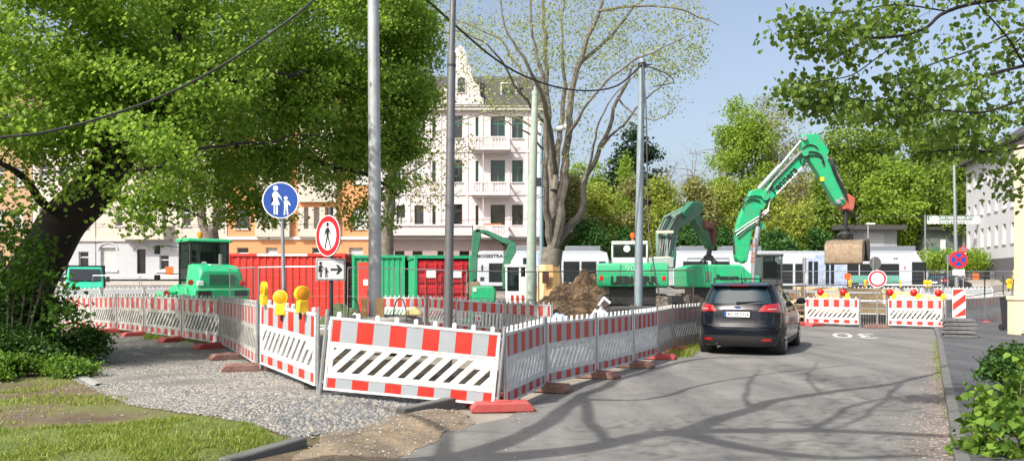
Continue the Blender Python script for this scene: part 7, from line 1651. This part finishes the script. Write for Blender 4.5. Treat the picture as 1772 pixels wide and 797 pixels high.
# ------------------------------------------------------------------ timber wrapped tree in the middle, young sparse leaves
L_SP = leaf_mat('young plane leaves', (.22, .29, .08), (.39, .44, .17), .45, .6)
TY2 = 35.0; bs = gp(951, TY2)
t = thing('street_tree', 'tall many stemmed street tree with sparse young leaves and planks round its trunk', 'tree', tuple(bs)); sk = Skel(bs); Pt = lambda px, py, dy=0: P(px, py, TY2 + dy)
sk.limb([bs - Vector((0, 0, .1)), Pt(953, 470), Pt(957, 430)], .48, .44, 16, .03)
f1 = Pt(957, 430)
LM = [([f1, Pt(958, 380), Pt(952, 300, .3), Pt(947, 200, .8), Pt(944, 100, 1.2), Pt(938, 0, 1.4), Pt(930, -120, 1.6)], .26), ([f1, Pt(968, 380, -.3), Pt(976, 300, -.5), Pt(985, 200, -.6), Pt(1003, 100, -.8), Pt(1035, 20, -1), Pt(1060, -80, -1)], .27),
      ([f1, Pt(980, 400, .2), Pt(1002, 370, .4), Pt(1013, 320, .6), Pt(1040, 255, .8), Pt(1070, 170, .8), Pt(1095, 120, .9), Pt(1118, 106, 1)], .22), ([f1, Pt(948, 380, -.4), Pt(943, 320, -1), Pt(944, 230, -1.4), Pt(938, 130, -1.8), Pt(922, 40, -2), Pt(912, -60, -2)], .20),
      ([Pt(958, 330, 0), Pt(968, 240, 1), Pt(976, 150, 1.6), Pt(972, 60, 2), Pt(975, -60, 2.2)], .17), ([Pt(960, 300, .3), Pt(950, 210, -1.5), Pt(920, 130, -3), Pt(880, 60, -3.4), Pt(860, -20, -3.6)], .13),
      ([Pt(944, 190, .8), Pt(905, 130, 1.6), Pt(862, 70, 2), Pt(800, 36, 2.3), Pt(760, 20, 2.5)], .08), ([Pt(945, 215, .8), Pt(900, 160, -1), Pt(860, 95, -2), Pt(820, 60, -2.4), Pt(785, 50, -2.5)], .07),
      ([Pt(980, 240, -.6), Pt(1010, 190, -2), Pt(1060, 130, -2.6), Pt(1130, 90, -3), Pt(1190, 60, -3.2)], .08), ([Pt(1035, 20, -1), Pt(1100, 10, -1.6), Pt(1160, 15, -2), Pt(1215, 30, -2.2), Pt(1245, 45, -2.3)], .07),
      ([Pt(1040, 255, .8), Pt(1090, 200, 1.6), Pt(1140, 150, 2), Pt(1195, 115, 2.2)], .07), ([Pt(1000, 110, -.8), Pt(1060, 60, -.4), Pt(1120, -10, 0), Pt(1170, -60, .2)], .09), ([Pt(1013, 320, .6), Pt(1030, 240, -.2), Pt(1050, 180, -.8), Pt(1100, 130, -1.2)], .07),
      ([Pt(1070, 170, .8), Pt(1095, 195, .4), Pt(1130, 210, 0), Pt(1165, 200, -.2)], .05), ([Pt(945, 240, 1), Pt(905, 210, 1.8), Pt(862, 195, 2.2), Pt(810, 205, 2.4), Pt(770, 215, 2.6)], .06), ([Pt(943, 260, -1), Pt(915, 230, -2), Pt(880, 215, -2.5), Pt(840, 200, -2.7)], .05)]
for i, (pts, r) in enumerate(LM): sk.limb(pts, r, max(.018, r * .14), 8, .16, i * 2 + 1)
E = [cpx(880, 60, TY2, 2.9, 3, 2.2, 2.2), cpx(1000, 40, TY2, 3.0, 3, 2.4, 2.6), cpx(1110, 80, TY2, 2.7, 3, 2.2, 2.4), cpx(1180, 60, TY2 - 2, 1.3, 1.6, 1.5, .6), cpx(940, 160, TY2, 2.6, 2.6, 1.5, 1.1), cpx(1090, 170, TY2, 2.4, 2.4, 1.3, 1.2), cpx(800, 40, TY2 + 2, 1.5, 1.8, 1.4, .9), cpx(830, 160, TY2, 1.6, 2.0, 1.2, .35), cpx(1000, 250, TY2, 1.4, 1.6, 1.2, .25), cpx(960, -120, TY2, 5, 4, 2.5, 2.2), cpx(1180, 110, TY2 + 1, 1.1, 1, .8, .35)]
cl = blob(E, 1150, hollow=.2, thr=-.22, seed=5, fs=.35); sk.reach(cl, r0=.020, r1=.004, wob=.14, grav=.03, n=4)
sk.build('trunk', BARKG, t)
leaves('crown', [tuple(p - bs) for p in cl], 12, (.24, .24, .18), (.06, .12), L_SP, t, droop=.5, up=.5)
t3 = thing('trunk_guard', 'yellow timber planks strapped round the street tree trunk', 'trunk guard', tuple(bs)); 
for k in range(9):
    a = math.pi * 2 * k / 9 - .3; r = .60; m = MB(); M = Matrix.Rotation(a, 4, 'Z') @ Matrix.Translation((r, 0, 0)) @ Matrix.Rotation(-.07, 4, 'Y'); m.box((0, 0, 1.15), (.06, .36, 2.3 if k != 8 else 2.1), 0, M); m.build('plank', WOOD if k % 3 else WOODP, t3, bevel=.008)
m = MB(); m.bx(-.34, -.06, -.72, -.68, 1.5, 2.0); m.build('dark_plate', mat('dark brown plate', (.06, .02, .02), .6), t3)
# ------------------------------------------------------------------ street trees further left
def simple_tree(name, label, px, Y, trunk_px, E, n, per, spread, size, lm, bark, r0=.3, r1=.1, limbs=6, reach=.6, thr=-.2, hollow=.25, fs=.4, tw=.03, wob=.12, droop=.35, base_z=None, up=.7, gm=None, twr=.006):
    bs = gp(px, Y); t = thing(name, label, 'tree', tuple(bs)); sk = Skel(bs); pts = [bs - Vector((0, 0, .2))] + [P(a, b_, Y + (c if c else 0)) for a, b_, *cc in trunk_px for c in [cc[0] if cc else 0]]
    pp = sk.limb(pts, r0, r1, 10, .06, 3); cl = blob(E, n, hollow=hollow, thr=thr, seed=px * .1, fs=fs); top = pp[len(pp) // 3:]
    for k in range(limbs):
        a = top[int(len(top) * k / limbs)]; q = max((random.choice(cl) for _ in range(4)), key=lambda v: (v - a).length if v.z > a.z - 1 else 0); mid = a.lerp(q, .5) + Vector((0, 0, .12 * (q - a).length)); sk.limb([a, a.lerp(mid, .5) + Vector((0, 0, .1)), mid, q], r1 * 1.1, .02, 6, .2, k)
    sk.reach(random.sample(cl, int(len(cl) * reach)), r0=tw, r1=twr, wob=wob); sk.build('trunk', bark, t)
    if per: leaves('crown', [tuple(p - bs) for p in cl], per, spread, size, lm, t, droop=droop, up=up)
    return t
L_ST = leaf_mat('pale street tree leaves', (.13, .17, .03), (.28, .30, .08), .45)
simple_tree('street_tree', 'street tree with grey trunk and thin pale leaves left of the white house', 668, 45, [(668, 420), (672, 370), (678, 300), (690, 210), (700, 120)], [cpx(735, 150, 45, 1.8, 2.2, 1.8, .9), cpx(700, 240, 45, 2.4, 2.4, 2.0, .9), cpx(770, 250, 45, 1.8, 2, 1.6, .5), cpx(620, 200, 45, 2.5, 2.5, 3, 1), cpx(690, 60, 45, 3, 3, 3, .8), cpx(740, 330, 45, 1.6, 1.6, 1.2, .35)], 440, 9, (.26, .26, .2), (.10, .17), L_ST, BARKG, .46, .2, 9, .9, fs=.3)
t = simple_tree('street_tree', 'forked street tree right behind the cab of the wheel loader', 366, 47, [(364, 430), (362, 400)], [cpx(330, 250, 47, 3, 3, 3, 1), cpx(430, 230, 47, 3.2, 3, 3, 1), cpx(380, 120, 47, 4, 4, 3.5, 1), cpx(390, 330, 47, 2.5, 2.5, 1.4, .4)], 520, 13, (.3, .3, .22), (.11, .18), L_ST, BARKG, .55, .5, 0, .9, fs=.3, twr=.01)
sk = Skel(t.location)
for pts in ([P(362, 410, 47), P(350, 380, 47), P(345, 330, 47), P(335, 250, 47), P(330, 150, 47)], [P(362, 410, 47), P(378, 370, 47), P(385, 320, 47), P(395, 230, 47), P(400, 120, 47)]): sk.limb(pts, .32, .1, 9, .1, 2)
sk.build('limb', BARKG, t)
# ------------------------------------------------------------------ background trees behind the trams
L_BR = leaf_mat('bright background leaves', (.16, .27, .03), (.30, .42, .06), .45); L_MD = leaf_mat('mid green background leaves', (.11, .20, .025), (.24, .34, .05), .45)
L_DK = leaf_mat('dark needles', (.012, .035, .014), (.035, .07, .03), .15); L_OL = leaf_mat('olive young leaves', (.20, .22, .06), (.33, .33, .12), .45); L_YG = leaf_mat('yellow green young leaves', (.22, .29, .04), (.37, .43, .08), .45)
def bt(name, label, px, Y, top, bot, wpx, n, per, lm, bark=BARKG, size=(.22, .42), spread=(.5, .5, .35), lob=7, seed=0, thr=-.22, reach=.35, trunk=True, shape='round', tw=.04, grp=None, limbs=6):
    random.seed(px * 7 + int(Y)); zt, zb_ = ZZ(top, Y), ZZ(bot, Y); cx = W(px, Y); w_ = wpx * Y / F / 2; E = []
    for k in range(lob):
        f = k / max(1, lob - 1); z = zb_ + (zt - zb_) * (.18 + .72 * f)
        wf = {'round': math.sin(math.pi * (.18 + .68 * f)) ** .8, 'cone': 1.05 - f * .95, 'column': .9 - .35 * f, 'dome': math.cos(f * 1.25) ** .7}[shape]; a = k * 2.4
        E.append((cx + math.cos(a) * w_ * .42 * wf, Y + math.sin(a) * w_ * .42 * wf, z, w_ * .68 * wf, w_ * .68 * wf, (zt - zb_) * .22, 1 * wf + .2))
        if shape != 'cone': E.append((cx - math.cos(a + .8) * w_ * .45 * wf, Y - math.sin(a) * w_ * .3 * wf, z - (zt - zb_) * .06, w_ * .5 * wf, w_ * .5 * wf, (zt - zb_) * .15, .6 * wf + .1))
    t = simple_tree(name, label, px, Y, [(px, (top * .3 + bot * .7)), (px + random.uniform(-4, 4), top * .7 + bot * .3)], E, n, per, spread, size, lm, bark, max(.18, w_ * .07), .10, limbs, reach, thr, fs=.28, tw=tw, twr=.014)
    if grp: t['group'] = grp
    return t
GB = 'trees beyond the tram line'
bt('conifer', 'dark conifer rising behind the blue grey mast', 1098, 104, 240, 400, 125, 620, 28, L_DK, BARKD, (.25, .5), (.55, .55, .35), 8, shape='dome', grp=GB, thr=-.1)
bt('young_birch', 'light green pointed birch in front of the dark conifer', 1082, 92, 280, 420, 60, 300, 20, L_BR, BARKG, (.18, .34), (.4, .4, .5), 7, shape='cone', grp=GB)
bt('leafy_tree', 'fresh green tree left of the dark conifer behind the street tree', 1020, 98, 262, 420, 80, 330, 18, L_BR, BARKG, grp=GB, thr=-.1)
bt('bare_tree', 'bare brownish tree just right of the dark conifer', 1152, 100, 262, 400, 90, 560, 0, L_OL, TWIG, grp=GB, reach=1.0, tw=.05, limbs=10)
bt('bare_tree', 'faint bare tree crown between mast and tall boom', 1195, 122, 255, 400, 110, 560, 0, L_OL, TWIG, grp=GB, reach=1.0, tw=.05, limbs=10)
bt('bare_tree', 'bare purplish grey crown behind the bright tree above the car', 1245, 118, 200, 380, 130, 700, 0, L_OL, TWIG, grp=GB, reach=1.0, tw=.05, limbs=12)
bt('half_leafed_tree', 'tall tree with bright leaves on its left side, left of the raised boom', 1285, 100, 192, 400, 140, 820, 22, L_BR, BARKG, (.20, .36), grp=GB, thr=-.05, reach=.8)
bt('half_leafed_tree', 'tall brownish tree with thin young leaves behind the raised boom', 1335, 104, 184, 400, 160, 860, 14, L_OL, BARKG, (.16, .30), grp=GB, thr=-.15, reach=.9, limbs=10)
bt('bare_tree', 'tangled bare tree behind the stick of the raised boom', 1385, 92, 250, 420, 110, 520, 3, L_OL, TWIG, grp=GB, reach=1.0, tw=.05, limbs=10)
bt('beech_tree', 'broad fresh green tree right of the raised boom', 1485, 98, 196, 410, 170, 900, 24, L_MD, BARKG, (.24, .44), grp=GB, thr=-.16)
bt('beech_tree', 'bright green tree behind the garden club banner', 1600, 100, 196, 415, 150, 800, 24, L_MD, BARKG, (.24, .44), grp=GB, thr=-.16)
bt('beech_tree', 'dense green tree between bucket and banner', 1548, 88, 285, 425, 110, 620, 24, L_BR, BARKG, (.22, .38), grp=GB, thr=-.16)
bt('leafy_tree', 'ivy clad bushy tree right beside the hanging bucket', 1432, 86, 300, 425, 60, 320, 20, L_MD, BARKD, grp=GB)
bt('beech_tree', 'green tree at the far right in front of the white apartment block', 1668, 84, 270, 400, 60, 300, 22, L_MD, BARKG, (.2, .36), grp=GB)
GS = 'bushes behind the tram line'
k = 0
for px, Y, top, w_, lm, lab in ((985, 82, 300, 70, L_OL, 'olive young bush right of the street tree'), (1040, 84, 330, 90, L_YG, 'yellow green bush behind the soil heap'), (1100, 84, 322, 80, L_OL, 'olive bush behind the blue grey mast'), (1150, 82, 318, 80, L_YG, 'yellow green bush above the old excavator boom'),
                                (1210, 82, 322, 90, L_OL, 'olive leafed bush above the grab'), (1262, 84, 326, 80, L_YG, 'yellow green bush left of the tall boom foot'), (1330, 82, 335, 80, L_YG, 'yellow green bush in the boom triangle'), (1385, 80, 345, 80, L_YG, 'yellow green bush left of the bucket'), (940, 84, 285, 70, L_OL, 'young olive tree glimpsed through the street tree fork')):
    bt('bush', lab, px, Y, top, 440, w_, 380, 18, lm, TWIG, (.18, .34), (.45, .45, .35), 5, shape='column', grp=GS, thr=-.15, reach=.5, limbs=4)
for px, Y, top, w_, lab in ((1020, 76, 386, 100, 'dark rounded evergreen bush behind the soil heap'), (1085, 77, 402, 60, 'dark evergreen bush left of the mast'), (1195, 77, 384, 110, 'dark green bush behind the grab'), (1250, 77, 402, 70, 'dark bush left of the boom foot'), (1345, 77, 408, 90, 'dark green bush right of the boom foot'), (1415, 77, 404, 60, 'dark green bush left of the hanging bucket')):
    bt('evergreen_bush', lab, px, Y, top, 452, w_, 330, 24, leaf_mat('evergreen leaves', (.02, .07, .014), (.06, .16, .025), .25) if k == 0 else bpy.data.materials['evergreen leaves'], BARKD, (.16, .28), (.35, .35, .25), 5, shape='dome', grp='dark bushes behind the tram', thr=-.3, reach=.2, limbs=3); k += 1
# clipped hedge by the lane
b = gp(1645, 72); E = [cpx(x_, 452, 72, 1.6, 1.5, .95, 1) for x_ in (1618, 1640, 1662, 1680)] + [cpx(1715, 455, 74, 1.5, 1.5, .7, .6)]
shrub('hedge', 'bright rounded hedge in front of the clubhouse right of the tram', E, 420, 26, (.28, .28, .2), (.12, .22), L_BR, b, 6, sr=.04)
# far belt of woods so the horizon is closed
far = []
for x in np.arange(-260, 330, 5.0):
    yy = 185 + 25 * noise.noise(Vector((x * .02, 0, 0))); tz = 15 + 5 * noise.noise(Vector((x * .04, 3, 0)))
    for k in range(12): far.append((x + random.uniform(-4, 4), yy + random.uniform(-6, 6), 6 + random.uniform(0, tz)))
o = leaves('distant_wood', far, 40, (2.0, 2.0, 1.6), (.8, 1.5), leaf_mat('distant leaves', (.06, .10, .03), (.14, .17, .07), .3)); o['kind'] = 'stuff'; tag(o, 'distant belt of green woods closing the horizon', 'wood')
# ------------------------------------------------------------------ overhanging lime branches top right (its trunk stands outside the frame)
L_LM = leaf_mat('lime leaves', (.07, .14, .02), (.20, .30, .05), .5, .5)
bs = Vector((9.6, 10.2, .1)); t = thing('lime_tree', 'overhanging branches with broad lime leaves in the upper right corner', 'tree', tuple(bs)); sk = Skel(bs)
sk.limb([bs, Vector((9.5, 10.1, 2)), Vector((9.4, 9.9, 5)), Vector((9.3, 9.8, 9))], .38, .2, 14, .05)
q = lambda px, py, Y: P(px, py, Y)
LB = [([Vector((9.4, 9.9, 4.6)), q(1900, -20, 9.2), q(1772, -10, 8.9), q(1640, 20, 8.7), q(1590, 50, 8.6), q(1500, 70, 8.5), q(1420, 55, 8.5), q(1345, 60, 8.5)], .09), ([Vector((9.4, 9.9, 4.2)), q(1880, 90, 9.3), q(1772, 110, 9.0), q(1680, 140, 8.9), q(1590, 165, 8.8), q(1500, 172, 8.8), q(1400, 165, 8.7)], .08),
      ([Vector((9.4, 9.9, 3.8)), q(1900, 200, 9.8), q(1800, 250, 9.6), q(1720, 260, 9.4), q(1660, 262, 9.2), q(1590, 262, 9.0)], .07), ([Vector((9.4, 9.9, 4.0)), q(1880, 150, 9.0), q(1772, 175, 8.6), q(1700, 195, 8.5), q(1620, 190, 8.4), q(1560, 150, 8.3)], .06),
      ([q(1590, 50, 8.6), q(1520, 95, 8.4), q(1470, 130, 8.4), q(1410, 140, 8.3)], .02), ([q(1640, 20, 8.7), q(1560, 10, 8.5), q(1480, 15, 8.5), q(1420, 20, 8.4)], .025), ([q(1772, 110, 9), q(1740, 60, 8.6), q(1700, 10, 8.4), q(1650, -30, 8.3)], .03),
      ([Vector((9.4, 9.9, 4.3)), q(1850, 60, 10.5), q(1772, 50, 10.2), q(1700, 80, 10.0), q(1620, 110, 9.8), q(1540, 130, 9.6)], .06), ([Vector((9.4, 9.9, 3.4)), q(1880, 280, 10), q(1790, 310, 9.8), q(1740, 330, 9.6)], .04), ([Vector((9.3, 9.8, 6)), Vector((7.5, 8.6, 6.8)), Vector((5.2, 7.8, 6.9)), Vector((3.4, 7.4, 6.6))], .08)]
for i, (pts, r) in enumerate(LB): sk.limb(pts, r * .38, .006, 7, .05, i)
E = [cpx(1370, 55, 8.5, .28, .3, .16, .5), cpx(1440, 60, 8.5, .42, .4, .26, 1.0), cpx(1520, 55, 8.6, .5, .45, .35, 1.15), cpx(1620, 15, 8.7, .7, .5, .25, 1.0), cpx(1730, 30, 9, .7, .6, .35, 1.0), cpx(1400, 165, 8.7, .35, .35, .2, .8), cpx(1480, 170, 8.8, .5, .5, .28, 1.4), cpx(1570, 175, 8.8, .6, .5, .35, 1.6), cpx(1660, 190, 8.8, .7, .6, .40, 1.7), cpx(1740, 210, 9.2, .6, .6, .45, 1.3), cpx(1640, 255, 9.2, .55, .5, .22, .8), cpx(1715, 280, 9.4, .45, .5, .25, .6), cpx(1760, 330, 9.6, .28, .3, .28, .3), cpx(1650, 110, 9.6, .8, .6, .35, .9), cpx(1745, 120, 9.6, .5, .6, .4, .7), cpx(1560, -30, 8.6, 1.1, .6, .3, .6)]
cl = blob(E, 640, hollow=.1, thr=-.12, fs=2.0, seed=4); sk.reach(cl, r0=.009, r1=.0025, wob=.06, grav=.04, n=4, maxr=.8)
sk.build('branches', BARKD, t)
leaves('leaves', [tuple(p - bs) for p in cl], 8, (.085, .085, .055), (.035, .085), L_LM, t, droop=.8, up=.9, asp=.95, cup=.10)
# ------------------------------------------------------------------ bush in the lower right corner
L_BB = leaf_mat('bramble leaves', (.035, .10, .010), (.20, .33, .04), .45, .6)
b = gp(1765, 8.0)
E = [cpx(1765, 775, 7.3, .48, .4, .33, 1.4), cpx(1775, 700, 8.2, .50, .5, .35, 1.6), cpx(1722, 690, 8.0, .22, .3, .15, .4), cpx(1712, 770, 7.4, .15, .2, .2, .25), cpx(1830, 700, 8.2, .8, .6, .5, 1.6)]
shrub('bramble_bush', 'leafy bright green bramble bush in the lower right corner', E, 270, 9, (.085, .085, .075), (.035, .12), L_BB, b, 26, hollow=.1, thr=-.18, asp=.85, sr=.009)
b = gp(1765, 9.4)
shrub('dark_bush', 'darker small leaved bush behind the bramble at the right edge', [cpx(1765, 625, 9.6, .35, .4, .17, 1), cpx(1740, 645, 9.4, .3, .3, .12, .6), cpx(1830, 620, 9.8, .6, .5, .25, 1)], 230, 16, (.06, .06, .045), (.035, .07), L_SHR, b, 8, hollow=.3, thr=-.5, sr=.006)
# ------------------------------------------------------------------ tree behind the viewer whose branches cast the shadows on the road
bs = Vector((-7.4, 1.6, .27)); t = thing('roadside_tree', 'thinly leafed tree beside the road behind the viewer', 'tree', tuple(bs)); sk = Skel(bs)
V3 = Vector
def onsh(x, y, hh): return V3((x - hh * (-sx) * math.cos(R(SUN_EL)) / math.sin(R(SUN_EL)) * 1.0, y - hh * (-sy) * math.cos(R(SUN_EL)) / math.sin(R(SUN_EL)), hh))
sk.limb([bs, bs + V3((.1, 0, 2.5)), bs + V3((.3, .1, 5.0)), onsh(-.6, 7.2, 7.0)], .36, .26, 14, .05)
f0 = onsh(-.6, 7.2, 7.0)
def sh(*pts): return [onsh(*G(px, py).xy, hh) for px, py, hh in pts]
SL = [([f0] + sh((1000, 775, 7.6), (1180, 748, 8.2), (1400, 745, 8.8), (1640, 755, 9.3)), .21, .08), ([f0] + sh((930, 740, 7.6), (1000, 690, 8.2), (1080, 655, 8.7), (1200, 622, 9.2), (1300, 618, 9.6)), .16, .05), (sh((1010, 690, 8.1), (1030, 740, 7.9), (1060, 770, 7.8)), .08, .05),
      (sh((1180, 748, 8.2), (1300, 705, 8.6), (1420, 680, 9.0), (1560, 662, 9.4), (1640, 640, 9.8)), .14, .05), (sh((1400, 745, 8.8), (1480, 700, 9), (1540, 690, 9.4), (1640, 700, 9.8)), .06, .02), (sh((1000, 690, 8.2), (1120, 690, 8.4), (1240, 660, 8.8), (1380, 640, 9.3), (1500, 628, 9.6)), .06, .02),
      (sh((1300, 705, 8.6), (1290, 670, 9), (1310, 640, 9.4)), .05, .02), (sh((1180, 748, 8.2), (1300, 775, 8.2), (1440, 790, 8.4), (1600, 790, 8.6)), .12, .05), ([f0] + sh((760, 740, 8.5), (640, 700, 9.2)), .08, .03), (sh((1560, 662, 9.4), (1500, 720, 9), (1430, 740, 8.9)), .04, .02), (sh((1420, 680, 9), (1400, 650, 9.3), (1420, 625, 9.6)), .04, .015)]
for i, (pts, r0, r1) in enumerate(SL): sk.limb(pts, r0, r1, 8, .10, i)
E = []
for (px, py, hh, n_) in ((1300, 640, 9.6, 1), (1450, 660, 9.6, 1), (1150, 640, 9.4, .8), (1350, 720, 9.2, .8), (1550, 700, 9.6, .9), (1050, 640, 9.2, .35), (1200, 760, 8.6, .5), (1500, 780, 8.8, .7)):
    c = onsh(*G(px, py).xy, hh); E.append((c.x, c.y, c.z, 1.2, 1.2, .7, n_))
E.append((-6.5, 0, 9.5, 3, 3, 2, 1.2)); cl = blob(E, 620, hollow=.1, thr=-.2, fs=.6)
sk.reach(cl, r0=.05, r1=.011, wob=.16, n=4); sk.build('trunk', BARKG, t)
leaves('crown', [tuple(p - bs) for p in cl], 4, (.2, .2, .12), (.05, .09), L_SP, t)
